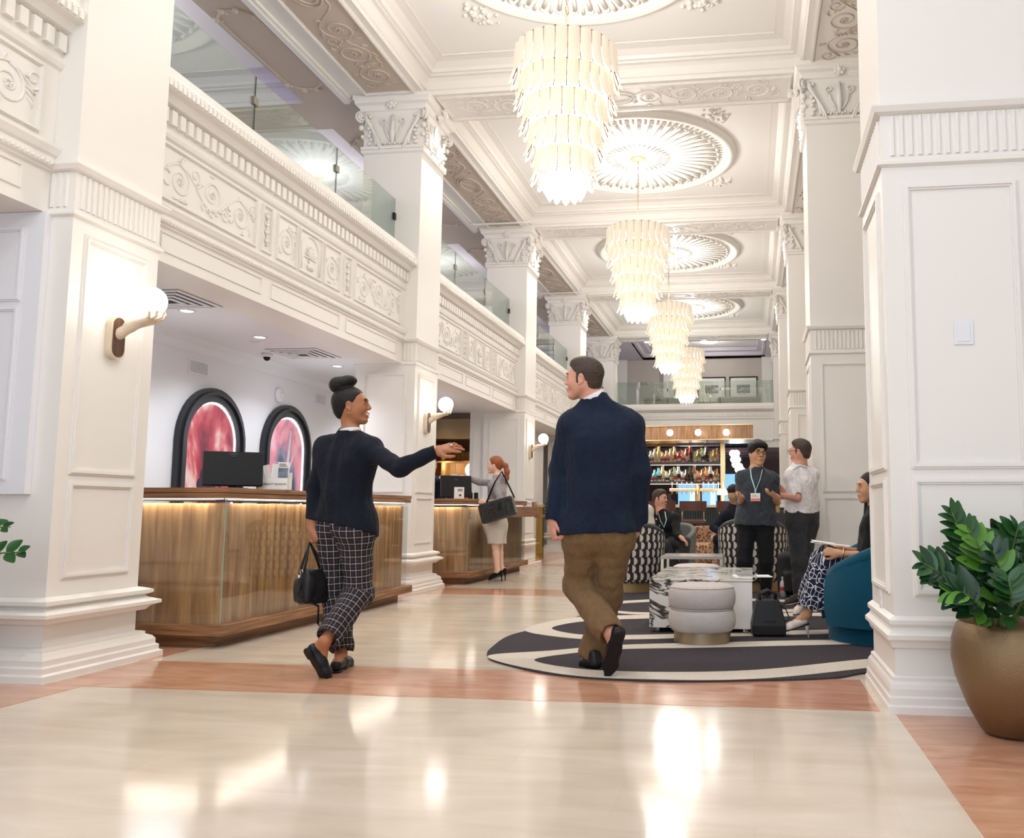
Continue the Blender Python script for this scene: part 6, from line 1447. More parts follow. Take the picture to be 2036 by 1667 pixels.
class Fig:
    def __init__(s, label, J, skin, sc=1.0, h=0.010, hh=None, female=False, group=None):
        s.J = {k: np.array(v, float) for k, v in J.items()}; s.sc = sc; s.h = h; s.skin = skin; s.fem = female
        an = s.J.get('org'); s.org = an if an is not None else np.array([(s.J['anL'][0]+s.J['anR'][0])/2, (s.J['anL'][1]+s.J['anR'][1])/2, 0.0])
        s.P = thing('person', label, 'person', tuple(s.org), group=group); s.B = SDF(); s.side = {}
    def torso(s, S, g=0.0, rc=0.105, rw=0.098, rh=0.108, k=0.06):
        J = s.J; q = s.sc; ce = (J['shL']+J['shR'])/2; pv = J['pelvis']; up = n3(ce-pv)
        lr = n3(J['shR']-J['shL']); hl = n3(J['hipR']-J['hipL']); L = np.linalg.norm(ce-pv)
        if s.fem: rc, rw, rh = rc*0.90, rw*0.84, rh*0.98
        w = np.linalg.norm(J['shR']-J['shL'])/2
        for sg, hp in ((-1, J['hipL']), (1, J['hipR'])):
            top = ce+lr*sg*max(w-rc*0.85*q, 0.03)-up*0.085*q; mid = pv+up*L*0.36+(lr+hl)*0.5*sg*(0.045 if s.fem else 0.052)*q
            S.cone(top, mid, rc*q+g, rw*q+g, k); S.cone(mid, hp+up*0.03, rw*q+g, rh*q+g, k)
            sh = ce+lr*sg*w; S.cone(ce-up*0.03+lr*sg*0.03, sh-lr*sg*0.01-up*0.01, 0.062*q+g, 0.054*q+g, 0.04)
            S.cone(J['neck']-up*0.005, sh-up*0.005, 0.050*q+g*0.5, 0.046*q+g, 0.05)
        rf = 0.92 if s.fem else 1.0
        S.cone(ce-up*0.11*q, pv+up*L*0.36, 0.100*q*rf+g, 0.092*q*rf+g, 0.05); S.cone(pv+up*L*0.36, pv+up*0.02, 0.092*q*rf+g, 0.104*q+g, 0.05)
        S.cone(ce-up*0.02, J['neck'], 0.075*q+g, 0.055*q+g*0.3, 0.03)
    def arm(s, S, side, g=0.0, to=1.0, k=0.025):
        J = s.J; q = s.sc*(0.88 if s.fem else 1.0); sh, el, wr = J['sh'+side], J['el'+side], J['wr'+side]
        S.cone(sh, el, 0.050*q+g, 0.041*q+g, k)
        if to > 0: S.cone(el, el+(wr-el)*to, 0.040*q+g, (0.040+(0.025-0.040)*to)*q+g, k)
    def leg(s, S, side, g=0.0, k=0.03, rt=0.085, rk=0.054, ra=0.036, gl=None, to=1.0):
        J = s.J; q = s.sc; hp, kn, an = J['hip'+side], J['kn'+side], J['an'+side]; gl = g if gl is None else gl
        S.cone(hp, kn, rt*q+g, rk*q+(g+gl)/2, k); cf = kn+(an-kn)*0.30
        if gl == g and g < 0.01: S.cone(kn, cf, rk*0.90*q+g, 0.048*q+g, 0.015); S.cone(cf, an, 0.048*q+g, ra*q+g, 0.015)
        else: S.cone(kn, kn+(an-kn)*to, rk*q+(g+gl)/2, ra*q+gl, k)
    def head(s, c, fwd, up=(0, 0, 1), hs=1.0, open_=0, jaw=1.0, nose=1.0, hair='short', hairm=None, smile=False, hk=0.0):
        M = basis(fwd, up); s.M = M; s.hs = hs
        W_ = add_head(s.B, c, M, hs, nose, open_, jaw); s.W = W_
        s.B.cone(W_(-0.022, 0, -0.03), s.J['neck'], 0.054*hs*(0.86 if s.fem else 1.05), 0.060*s.sc*(0.86 if s.fem else 1.05), 0.03)
        face_parts(s.P, W_, hs, s.org, hairm, True, smile)
        if hair:
            H = SDF(); add_hair(H, W_, M, hs, hair); H.noise = [(0.0007, (190, 190, 70), 3)]
            if hk: H.noise.append((hk*0.45, (260, 260, 260), 5))
            H.build('hair', hairm, s.P, max(0.0035, s.h*0.6), s.org)
    def body(s, legs=True, arms=('L', 'R'), h=None):
        s.torso(s.B)
        for a in arms: s.arm(s.B, a)
        if legs:
            for a in 'LR':
                s.leg(s.B, a)
                if 'toe'+a in s.J:
                    he, to = s.J['heel'+a], s.J['toe'+a]; d = n3(to-he); uv = s.J.get('fu'+a); u = np.array([0, 0, 1.0]) if uv is None else uv
                    u = n3(u-d*(u@d))
                    s.B.cone(s.J['an'+a], he+u*0.042+d*0.038, 0.033*s.sc, 0.027*s.sc, 0.02)
                    s.B.cone(he+u*0.044+d*0.04, he*0.35+to*0.65+u*0.024, 0.026*s.sc, 0.018*s.sc, 0.02)
                    s.B.cone(s.J['an'+a], he*0.5+to*0.5+u*0.04, 0.030*s.sc, 0.022*s.sc, 0.02)
        s.B.build('body', s.skin, s.P, h or s.h, s.org)
    def up_(s, k): return np.array([0, 0, 1.0])
    def top(s, m, name='jacket', g=0.018, hem=None, flare=0.03, sleeve='long', ng=0.004, seed=1, sl_g=None, nrm=None, lap=False, fr=(26, 26, 12), neckcut=0.012):
        J = s.J; S = SDF(); sl_g = sl_g or {}
        for a in 'LR':
            to = {'long': 0.97, 'short': 0.0, 'none': None}[sleeve] if not isinstance(sleeve, dict) else sleeve[a]
            gg = sl_g.get(a, g*0.7)
            if to is None: continue
            s.arm(S, a, gg, to)
            if to > 0.05: e = J['el'+a]+(J['wr'+a]-J['el'+a])*to; d = n3(J['wr'+a]-J['el'+a])
            else: e = J['sh'+a]+(J['el'+a]-J['sh'+a])*0.80; d = n3(J['el'+a]-J['sh'+a])
            S.cone(e+d*0.062, e+d*0.16, 0.066, 0.085, 0.003, 's')
        s.torso(S, g)
        pv = J['pelvis']; ce = (J['shL']+J['shR'])/2; up = n3(ce-pv)
        if hem is not None:
            for sg, hp in ((-1, J['hipL']), (1, J['hipR'])):
                S.cone(hp+up*0.08, hp-up*(hem+0.10), 0.104*s.sc*(0.92 if s.fem else 1)+g, 0.108*s.sc+g+flare, 0.05)
            S.plane(pv-up*hem, n3(nrm) if nrm is not None else up, 0.004)
        else: S.plane(pv-up*0.02, up, 0.004)
        # neck opening
        nd = n3(J['neck']-ce); S.cone(J['neck']+nd*0.055, J['neck']+nd*0.15, 0.066*s.sc, 0.09*s.sc, 0.004, 's')
        S.noise = [(ng, fr, seed), (ng*0.5, (55, 55, 40), seed+7)]
        o = S.build(name, m, s.P, max(0.007, s.h*0.9), s.org); s.top_sdf = S; return o
    def collar(s, m, name='shirt_collar', r=0.0655, hgt=0.032, off=0.0):
        J = s.J; ce = (J['shL']+J['shR'])/2; nd = n3(s.W(-0.022, 0, -0.03)-J['neck']); c = Vector(J['neck']+nd*off-s.org)
        b = MB(); n = 20; q = s.sc*(0.85 if s.fem else 1.0)
        M_ = Vector(nd).to_track_quat('Z', 'Y').to_matrix()
        for rr, z in (): pass
        b.lathe([(r*q*1.10, -0.012), (r*q*1.10, 0.005), (r*q*1.06, hgt), (r*q*0.98, hgt+0.002), (r*q*0.98, -0.02)], 24, capt=False, capb=False)
        b.v = [tuple(M_ @ Vector(v)+c) for v in b.v]; return b.build(name, m, s.P, smooth=True)
    def bottom(s, m, name='trousers', g=0.014, gl=0.028, cuff=0.0, ng=0.004, seed=3, pat=False, top=0.03, ext=0.94, k=0.03, fr=(24, 24, 14)):
        J = s.J; S = SDF(); ce = (J['shL']+J['shR'])/2; up = n3(ce-J['pelvis']); q = s.sc
        for a in 'LR':
            w_ = 0.98*(0.84 if s.fem else 1)*q*0.1; L_ = np.linalg.norm(ce-J['pelvis']); hl = n3(J['hipR']-J['hipL'])*(1 if a == 'R' else -1)
            S.cone(J['pelvis']+up*L_*0.36+hl*0.09*q*(0.95 if s.fem else 1)*0.9, J['hip'+a]+up*0.03, w_+g, (0.106 if s.fem else 0.108)*q+g, 0.06); S.cone(J['pelvis']+up*L_*0.36, J['pelvis']+up*0.02, (0.092*(0.92 if s.fem else 1))*q+g, 0.104*q+g, 0.05)
            s.leg(S, a, g, k, gl=gl, to=ext, rt=0.088)
            d = n3(J['an'+a]-J['kn'+a]); e = J['kn'+a]+(J['an'+a]-J['kn'+a])*ext; S.cone(e+d*0.075, e+d*0.16, 0.078, 0.09, 0.003, 's')
        S.plane(J['pelvis']+up*top, -up, 0.004)
        S.noise = [(ng, fr, seed), (ng*0.5, (60, 60, 45), seed+5)]
        pf = None
        if pat:
            sg = []
            for i, a in enumerate('LR'):
                l1 = np.linalg.norm(J['hip'+a]-J['kn'+a]); sg += [(J['hip'+a]+up*0.12, J['kn'+a], 0, i*3), (J['kn'+a], J['an'+a], l1+0.12, i*3)]
            pf = seg_pat(sg)
        s.bot_sdf = S; return S.build(name, m, s.P, max(0.007, s.h*0.9), s.org, pat=pf)
    def shoe(s, side, m, w=0.042, heel_h=0.0, low=0.0, sole=None, upv=None, hgt=0.06):
        J = s.J; he, to = J['heel'+side], J['toe'+side]; d = n3(to-he)
        upv = J.get('fu'+side) if upv is None else upv; upv = np.array([0, 0, 1.0]) if upv is None else np.array(upv, float); u = n3(upv-d*(upv@d)); L = np.linalg.norm(to-he); q = np.cross(d, u)
        S = SDF()
        S.cone(he+d*0.035+u*0.034, he+d*L*0.45+u*0.032, w*0.82, w*0.85, 0.03); S.cone(he+d*L*0.45+u*0.030, he+d*L*0.72+u*0.016, w*0.85, w*0.95, 0.03)
        S.cone(he+d*L*0.72+u*0.014, to-d*0.016+u*0.008, w*0.90, w*0.36, 0.02)
        if not low: S.cone(he+d*0.045+u*0.05, he+d*0.05+u*hgt*1.3, 0.040, 0.040, 0.02)
        else:
            S.ell(he+d*L*0.34+u*0.078, (L*0.34, w*0.80, 0.040), 0.006, 's', np.stack([d, q, u], 1))
            S.plane(he+u*0.062, -u, 0.004)
        S.plane(he, u, 0.002)
        o = S.build('shoe', m, s.P, min(0.005, s.h*0.6) if s.h < 0.009 else 0.007, s.org)
        Z = SDF(); Z.cone(he+d*0.035, he+d*L*0.45, w*0.80, w*0.68, 0.02); Z.cone(he+d*L*0.45, he+d*L*0.72, w*0.68, w*0.98, 0.03); Z.cone(he+d*L*0.72, to-d*0.018, w*0.94, w*0.40, 0.02)
        Z.plane(he-u*0.006, u, 0.001); Z.plane(he+u*0.004, -u, 0.001)
        if heel_h < 0.03:
            Z2 = SDF(); Z2.cone(he+d*0.035, he+d*0.06, w*0.80, w*0.80, 0.01); Z2.plane(he-u*(0.006+max(heel_h, 0.006)), u, 0.001); Z2.plane(he-u*0.002, -u, 0.001); Z2.plane(he+d*0.075, -d, 0.001)
            Z2.build('heel', sole or BLACK, o, 0.005, s.org)
        else:
            h0 = Vector(he+d*0.03-s.org); gz = Vector((he[0], he[1], 0.001))+Vector(d*0.012)-Vector(s.org); gz.z = 0.002
            MB().tube([h0, h0.lerp(gz, 0.4), gz], [0.022, 0.009, 0.006], 8).build('heel', m, o, smooth=True)
        Z.build('sole', sole or BLACK, o, 0.006, s.org); return o
A = at
def J_(**k): return k
# ---------------------------------------------------------------- woman in the navy blazer, seen from behind
F = Fig('woman with a black bun, navy blazer and checked trousers, laughing and pointing right',
    J_(neck=A(697, 866, 5.02), shL=A(650, 892, 5.10), shR=A(733, 893, 4.98), elL=A(627, 968, 5.10), wrL=A(619, 1046, 5.04), elR=A(795, 931, 4.84), wrR=A(868, 897, 4.86),
       pelvis=A(687, 1040, 5.06), hipL=A(664, 1066, 5.09), hipR=A(709, 1064, 5.03), knL=A(668, 1186, 5.14), anL=A(678, 1300, 5.08), knR=A(714, 1180, 5.08), anR=A(646, 1276, 4.79),
       heelL=onfloor(664, 1337, 0.012), toeL=onfloor(699, 1318, 0.006), heelR=A(607, 1288, 4.73), toeR=A(655, 1364, 4.80), fuR=(0.35, 0.75, 0.55)), SKIN_T, 0.93, 0.006, female=True)
F.org = np.array([-2.43, 5.02, 0.0]); F.P.location = tuple(F.org)
F.head(A(699, 810, 5.03), (0.955, 0.26, 0.10), (-0.10, 0.0, 1.0), 1.03, open_=1.0, hair='bun', hairm=HAIRB, smile=True)
hd = np.array(A(918, 886, 4.86))-F.J['wrR']
hand(F.B, F.J['wrR'], hd, (0.15, -0.75, 0.65), 1, 0.32, 1.06, 0.34, 0.6, curls=[0.05, 0.22, 0.40, 0.55])
hand(F.B, F.J['wrL'], (-0.02, -0.05, -1), (-0.9, -0.4, 0), -1, 1.25, 0.93)
F.body(h=0.0048)
F.top(NAVY, 'blazer', 0.026, hem=0.035, flare=-0.010, seed=11, ng=0.0035, nrm=(0.22, 0.2, 1))
F.collar(mat('pale_blue_shirt', (0.62, 0.68, 0.70), 0.7), r=0.078, off=0.004, hgt=0.034)
seam(F, F.top_sdf, [(695, 884), (690, 930), (688, 985), (686, 1034)], 5.03); seam(F, F.top_sdf, [(652, 905), (656, 950), (650, 990), (638, 1030)], 5.05); seam(F, F.top_sdf, [(728, 905), (722, 950), (725, 990), (730, 1035)], 5.0)
F.bottom(PLAID, 'trousers', 0.016, 0.046, seed=5, ng=0.006, pat=True, ext=0.86)
F.shoe('L', LEATHER, 0.040, low=1); 
F.shoe('R', LEATHER, 0.040, low=1)
o = F.org
b = MB(); c = Vector(F.W(0.004, -0.076, -0.042))-Vector(o); b.tube([c+Vector((0.008*math.cos(a*PI/5), 0.003*math.sin(a*PI/5), 0.008*math.sin(a*PI/5))) for a in range(10)], 0.0016, 5, closed=True); b.build('hoop_earring', BRASS, F.P, smooth=True)
w = Vector(F.J['wrR']); dd = Vector(n3(hd)); 
for q in (0.012, 0.002):
    b = MB(); cc = w-dd*q-Vector(o); u1 = dd.cross(Vector((0, 0, 1))).normalized(); u2 = u1.cross(dd)
    b.tube([cc+(u1*math.cos(a*PI/9)+u2*math.sin(a*PI/9))*0.029+dd*0.006*math.sin(a*PI/9) for a in range(18)], 0.0022, 5, closed=True); b.build('gold_bracelet', BRASS, F.P, smooth=True)
b = MB(); cc = w+dd*0.095+Vector((0, -0.012, 0.012))-Vector(o); b.ball(cc, 0.008, 8, 6); b.build('ring', CHROME, F.P, smooth=True)

# ---------------------------------------------------------------- man in the blue blazer
F = Fig('tall man with short dark hair, blue blazer and brown trousers, walking away and looking left',
    J_(neck=A(1183, 797, 5.24), shL=A(1137, 846, 5.20), shR=A(1253, 846, 5.24), elL=A(1113, 938, 5.26), wrL=A(1100, 1034, 5.18), elR=A(1272, 940, 5.26), wrR=A(1272, 1036, 5.34),
       pelvis=A(1193, 1052, 5.26), hipL=A(1160, 1078, 5.24), hipR=A(1221, 1076, 5.28), knL=A(1150, 1166, 5.32), anL=A(1213, 1258, 5.00), knR=A(1207, 1185, 5.34), anR=A(1177, 1306, 5.30),
       heelR=onfloor(1190, 1332, 0.014), toeR=onfloor(1156, 1322, 0.010), heelL=A(1232, 1252, 4.93), toeL=A(1206, 1350, 5.00), fuL=(-0.10, 0.93, 0.33)), SKIN_L, 1.10, 0.006)
F.org = np.array([-0.97, 5.24, 0.0]); F.P.location = tuple(F.org)
F.head(A(1161, 757, 5.22), (-0.99, 0.10, 0.02), (0, 0, 1), 1.10, hair='short', hairm=HAIRD, hk=0.0016)
hand(F.B, F.J['wrL'], (-0.02, -0.03, -1), (-0.75, -0.65, 0), -1, 1.35, 1.05, curls=[1.2, 1.35, 1.4, 1.4])
hand(F.B, F.J['wrR'], (-0.30, -0.05, -1), (0.9, -0.3, 0), 1, 0.9, 1.05)
F.body(h=0.0048)
F.top(NAVY2, 'blazer', 0.027, hem=0.025, flare=0.012, seed=21, ng=0.004, nrm=(-0.04, 0, 1), sl_g={'L': 0.024, 'R': 0.022})
F.collar(mat('white_shirt_collar', (0.72, 0.68, 0.68), 0.7), off=0.012, hgt=0.034)
seam(F, F.top_sdf, [(1188, 815), (1190, 900), (1192, 980), (1191, 1056)], 5.22); seam(F, F.top_sdf, [(1150, 985), (1146, 1030), (1144, 1056)], 5.2, 'vent'); seam(F, F.top_sdf, [(1243, 985), (1246, 1030), (1247, 1052)], 5.2, 'vent')
F.collar(NAVY2, 'blazer_collar', r=0.074, hgt=0.030, off=-0.016)
F.bottom(CHINO, 'trousers', 0.018, 0.044, seed=9, ng=0.006, ext=0.93)
F.shoe('R', LEATHER, 0.046)
F.shoe('L', LEATHER, 0.047, heel_h=0.02)
for k in range(4):
    p = Vector(F.J['wrL'])+Vector((-0.038, -0.038, 0.035+0.02*k))-Vector(F.org); MB().ball(p, 0.006, 8, 5).build('sleeve_button', BLACK, F.P, smooth=True)
# ---------------------------------------------------------------- redhead guest at the second desk
F = Fig('red-haired woman in a grey jacket and cream skirt handing a card over the desk',
    J_(neck=A(990, 949, 11.60), shL=A(982, 966, 11.48), shR=A(996, 964, 11.72), elL=A(966, 999, 11.30), wrL=A(968, 1001, 11.44), elR=A(952, 958, 11.66), wrR=A(922, 949, 11.66),
       pelvis=A(986, 1036, 11.60), hipL=A(983, 1044, 11.50), hipR=A(988, 1044, 11.70), knL=A(985, 1088, 11.50), anL=A(989, 1135, 11.50), knR=A(993, 1088, 11.70), anR=A(996, 1130, 11.70),
       heelL=A(1000, 1140, 11.50), toeL=onfloor(971, 1155, 0.012), heelR=A(1006, 1137, 11.68), toeR=onfloor(982, 1151, 0.012)), SKIN_P, 0.98, 0.012, female=True)
F.J['elL'] = np.array(A(999, 1000, 11.36)); F.J['wrL'] = np.array(A(968, 999, 11.34))
F.head(A(984, 926, 11.60), (-1, -0.08, 0.0), (0, 0, 1), 1.03, hair='pony', hairm=HAIRR)
hand(F.B, F.J['wrR'], (-1, 0, 0.12), (0, -0.3, 1), 1, 0.5, 1.0); hand(F.B, F.J['wrL'], (-0.9, -0.2, 0.1), (0, -1, 0.3), -1, 1.1, 1.0)
F.body(h=0.009)
F.top(GREYW, 'jacket', 0.018, hem=-0.02, flare=0.01, seed=31, ng=0.004)
S = SDF(); J = F.J
S.cone(J['pelvis']+V3((0, 0, 0.08)), (J['hipL']+J['hipR'])/2, 0.135, 0.165, 0.05); [S.cone(J['hip'+a], J['kn'+a]-V3((0, 0, 0.06)), 0.125, 0.095, 0.10) for a in 'LR']
S.plane((J['knL']+J['knR'])/2+V3((0, 0, 0.045)), (0, 0, 1)); S.noise = [(0.003, (20, 20, 6), 2)]
S.build('skirt', TWEED, F.P, 0.011, F.org, pat=seg_pat([(J['pelvis']+V3((0, 0, 0.1)), (J['knL']+J['knR'])/2, 0, 0)], 0.15))
for a in 'LR': F.shoe(a, BLKCLOTH, 0.040, heel_h=0.10, low=1)

# clerk behind the second desk, mostly hidden by the column
F = Fig('desk clerk in a navy jacket reaching out a hand, half hidden by the column',
    J_(neck=A(852, 946, 12.35), shL=A(867, 958, 12.15), shR=A(848, 962, 12.5), elL=A(868, 964, 12.3), wrL=A(880, 950, 12.0), elR=A(845, 985, 12.5), wrR=A(872, 990, 12.3),
       pelvis=A(852, 1030, 12.5), hipL=A(858, 1040, 12.4), hipR=A(848, 1040, 12.6), knL=A(858, 1092, 12.4), anL=A(858, 1138, 12.4), knR=A(848, 1092, 12.6), anR=A(848, 1136, 12.6)), SKIN_P, 1.0, 0.013)
F.head(A(856, 926, 12.35), (0.9, -0.3, 0), (0, 0, 1), 1.0, hair='short', hairm=HAIRL)
hand(F.B, F.J['wrL'], (1, -0.1, 0.0), (0, 0, 1), 1, 0.4, 1.0)
F.body(h=0.012); F.top(NAVY2, 'jacket', 0.02, hem=0.06, flare=0.01, seed=32); F.bottom(BLKCLOTH, seed=4)
CARD = MB().box(-0.045, -0.001, -0.028, 0.045, 0.001, 0.028).build('card', PAPER, None, loc=tuple(A(903, 946, 11.85)))
tag(CARD, 'small white card passed between the clerk and the red-haired guest', 'card')

# ---------------------------------------------------------------- two men talking
F = Fig('young man in glasses, dark grey shirt and lanyard, facing the camera',
    J_(neck=A(1504, 936, 8.90), shL=A(1535, 952, 8.90), shR=A(1478, 950, 8.90), elL=A(1541, 996, 8.84), wrL=A(1536, 990, 8.60), elR=A(1473, 985, 8.95), wrR=A(1478, 996, 8.62),
       pelvis=A(1504, 1030, 8.92), hipL=A(1519, 1044, 8.92), hipR=A(1486, 1044, 8.92), knL=A(1524, 1118, 8.90), anL=A(1523, 1184, 8.95), knR=A(1480, 1118, 8.86), anR=A(1480, 1184, 8.95),
       heelL=A(1524, 1192, 9.0), toeL=A(1526, 1208, 8.74), heelR=A(1480, 1192, 9.0), toeR=A(1476, 1208, 8.74)), SKIN_Y, 1.0, 0.009)
F.J['elL'] = np.array(A(1543, 998, 8.92)); F.J['wrL'] = np.array(A(1543, 988, 8.66)); F.J['wrR'] = np.array(A(1474, 990, 8.70)); F.J['elR'] = np.array(A(1472, 1000, 8.95))
F.head(A(1506, 903, 8.90), (0.36, -0.92, -0.04), (0.04, 0, 1), 1.10, hair='fringe', hairm=HAIRB)
hand(F.B, F.J['wrL'], (-0.75, -0.5, 0.35), (0.2, 0.2, -1), 1, 0.35, 1.0); hand(F.B, F.J['wrR'], (-0.2, -0.85, 0.1), (-0.2, 0.1, -1), -1, 0.7, 1.0)
F.body(h=0.008)
DSH = fabric('dark_grey_shirt', (0.035, 0.040, 0.050), bump=0.2)
F.top(DSH, 'shirt', 0.018, hem=0.07, flare=0.004, sleeve='short', seed=41, ng=0.005)
F.collar(DSH, off=-0.004, hgt=0.02); F.bottom(BLKCLOTH, seed=12, g=0.012, gl=0.022, top=-0.03)
for a in 'LR': F.shoe(a, LEATHER, 0.045)
W_ = F.W; g_ = lambda x, y, z: Vector(W_(x, y, z))-Vector(F.org)
def glasses(F, m):
    g_ = lambda x, y, z: Vector(F.W(x, y, z))-Vector(F.org); b = MB()
    for y in (-1, 1):
        b.tube([g_(0.106, y*0.033+0.022*math.cos(t*PI/8), 0.012+0.017*math.sin(t*PI/8)) for t in range(16)], 0.0022, 5, closed=True)
        b.tube([g_(0.104, y*0.055, 0.016), g_(0.05, y*0.078, 0.014), g_(-0.005, y*0.080, 0.010)], 0.002, 5)
    b.tube([g_(0.106, -0.012, 0.014), g_(0.112, 0, 0.016), g_(0.106, 0.012, 0.014)], 0.002, 5)
    b.build('glasses', m, F.P, smooth=True)
glasses(F, BLKMET)
LANY = mat('pale_teal_ribbon', (0.40, 0.62, 0.62), 0.6)
def lanyard(F, pts, bad, m=LANY, badge=True, n=(0, -1, 0)):
    o = Vector(F.org); b = MB()
    for L_ in pts: b.tube([surf(F.top_sdf, L_[i][0]+(L_[i+1][0]-L_[i][0])*k/5, L_[i][1]+(L_[i+1][1]-L_[i][1])*k/5, L_[i][2]+0.05, 0.011)-o for i in range(len(L_)-1) for k in range(6)], 0.0065, 6, flat=0.6)
    b.build('lanyard', m, F.P)
    if badge:
        c = Vector(bad)-o; x = MB().box(-0.047, -0.003, -0.04, 0.047, 0.003, 0.04).build('name_badge', PAPER, F.P, loc=tuple(c))
        MB().box(-0.045, -0.0045, -0.038, 0.045, -0.003, -0.012).build('badge_stripe', mat('coral_print', (0.75, 0.20, 0.13), 0.6), x)
        q = MB()
        for k in range(3): q.box(-0.036, -0.0042, 0.002+0.009*k, 0.030-0.01*k, -0.003, 0.005+0.009*k)
        q.build('badge_print', mat('grey_print', (0.25, 0.25, 0.27), 0.6), x)
lanyard(F, [[(1492, 932, 8.84), (1494, 950, 8.77), (1501, 972, 8.765), (1502, 982, 8.77)], [(1516, 934, 8.84), (1512, 952, 8.77), (1504, 972, 8.765), (1502, 982, 8.77)]], surf(F.top_sdf, 1502, 989, 8.9, 0.012))

A2 = lambda x, y, Y: at(x, y, Y+0.22)
F = Fig('man in a white shirt and grey trousers talking to the young man in glasses',
    J_(neck=A2(1590, 925, 9.06), shL=A2(1573, 948, 8.96), shR=A2(1612, 944, 9.10), elL=A2(1585, 990, 8.86), wrL=A2(1550, 986, 8.78), elR=A2(1600, 985, 9.15), wrR=A2(1560, 982, 9.02),
       pelvis=A2(1597, 1030, 9.05), hipL=A2(1585, 1044, 8.98), hipR=A2(1606, 1044, 9.10), knL=A2(1590, 1118, 8.96), anL=A2(1590, 1186, 8.98), knR=A2(1600, 1116, 9.10), anR=A2(1604, 1180, 9.12),
       heelL=A2(1598, 1195, 8.98), toeL=A2(1558, 1203, 8.86), heelR=A2(1608, 1190, 9.12), toeR=A2(1572, 1196, 9.05)), SKIN_L, 1.04, 0.009)
F.head(A2(1591, 900, 9.05), (-0.93, 0.36, 0.0), (0, 0, 1), 1.08, hair='short', hairm=HAIRD, hk=0.001)
hand(F.B, F.J['wrL'], (-0.95, -0.1, 0.25), (0.1, -0.3, -1), -1, 0.35, 1.0); hand(F.B, F.J['wrR'], (-0.6, 0, 0.8), (0.5, 0.6, 0.2), 1, 0.35, 1.0)
F.body(h=0.009)
F.top(WSHIRT, 'shirt', 0.020, hem=-0.055, flare=-0.004, sleeve='short', seed=51, ng=0.006, sl_g={'L': 0.022, 'R': 0.022})
F.collar(WSHIRT, off=0.0, hgt=0.026); F.bottom(CHAR, seed=14, g=0.012, gl=0.030, ng=0.005, top=0.085)
F.shoe('L', mat('brown_shoe', (0.035, 0.022, 0.015), 0.5), 0.045, sole=PAPER); F.shoe('R', MATS['brown_shoe'], 0.045, sole=PAPER); glasses(F, BLKMET)
lanyard(F, [[(1577, 934, 8.98), (1590, 926, 9.2), (1604, 930, 9.2)]], None, badge=False)

# ---------------------------------------------------------------- woman seated in the teal chair
F = Fig('seated woman with long black hair, black blazer and navy patterned skirt holding papers',
    J_(neck=A(1742, 1016, 6.72), shL=A(1738, 1038, 6.56), shR=A(1738, 1036, 6.90), elL=A(1722, 1105, 6.50), wrL=A(1668, 1101, 6.52), elR=A(1722, 1100, 6.95), wrR=A(1664, 1092, 6.86),
       pelvis=A(1742, 1128, 6.70), hipL=A(1732, 1140, 6.62), hipR=A(1732, 1140, 6.82), knL=A(1644, 1120, 6.64), anL=A(1604, 1222, 6.74), knR=A(1640, 1112, 6.86), anR=A(1602, 1200, 7.04),
       heelL=A(1611, 1240, 6.74), toeL=A(1556, 1257, 6.77), heelR=A(1606, 1212, 7.12), toeR=A(1578, 1224, 6.98)), SKIN_Y, 0.94, 0.009, female=True)
F.head(A(1731, 972, 6.72), (-0.985, -0.16, 0.0), (0, 0, 1), 1.0, hair='long', hairm=HAIRB)
hand(F.B, F.J['wrL'], (-0.95, 0.1, 0.15), (0.1, -1, 0.2), -1, 0.9, 0.95); hand(F.B, F.J['wrR'], (-0.9, -0.1, 0.1), (0, 0, -1), 1, 0.8, 0.95)
F.body(h=0.0075)
F.top(BLKCLOTH, 'blazer', 0.022, hem=0.02, flare=0.01, seed=61, sleeve={'L': 0.28, 'R': 0.3})
S = SDF(); J = F.J
for a in 'LR': S.cone(J['hip'+a], J['kn'+a], 0.115, 0.085, 0.07); S.cone(J['kn'+a], J['an'+a]+V3((0.03, 0, 0.06)), 0.085, 0.095, 0.08); S.cone(J['kn'+a]+V3((0.07, 0, -0.06)), J['an'+a]+V3((0.10, 0, 0.06)), 0.07, 0.09, 0.08)
S.plane((J['anL']+J['anR'])/2+V3((0, 0, 0.025)), (0.25, 0, 1)); S.noise = [(0.008, (22, 22, 5), 2)]
S.build('skirt', LOOPS, F.P, 0.009, F.org, pat=seg_pat([(J['hipL'], J['knL'], 0, 0), (J['knL'], J['anL'], 0.4, 0), (J['hipR'], J['knR'], 0, 3), (J['knR'], J['anR'], 0.4, 3)], 0.12))
for a in 'LR': F.shoe(a, NUDE, 0.038, heel_h=0.05, low=1)
b = MB(); cc = Vector(F.J['wrL'])+Vector((0.03, 0, 0.004))-Vector(F.org); b.tube([cc+Vector((0.004*math.sin(a), 0.033*math.cos(a), 0.033*math.sin(a))) for a in [k*PI/9 for k in range(18)]], 0.005, 6, closed=True); b.build('bangle', mat('rose_gold', (0.8, 0.5, 0.4), 0.2, 1.0), F.P, smooth=True)
T = thing('document', 'open white papers held on the seated woman\'s lap', 'papers', tuple(A(1655, 1083, 6.7)), -0.05)
b = MB(); b.box(-0.16, -0.11, 0, 0.13, 0.11, 0.004); q = b.build('cover', PAPER, T); q.rotation_euler = (0, 0.10, 0)
b = MB(); b.box(-0.15, -0.105, 0.006, 0.02, 0.10, 0.009); q = b.build('page', PAPER, T); q.rotation_euler = (0.03, 0.14, 0.06)

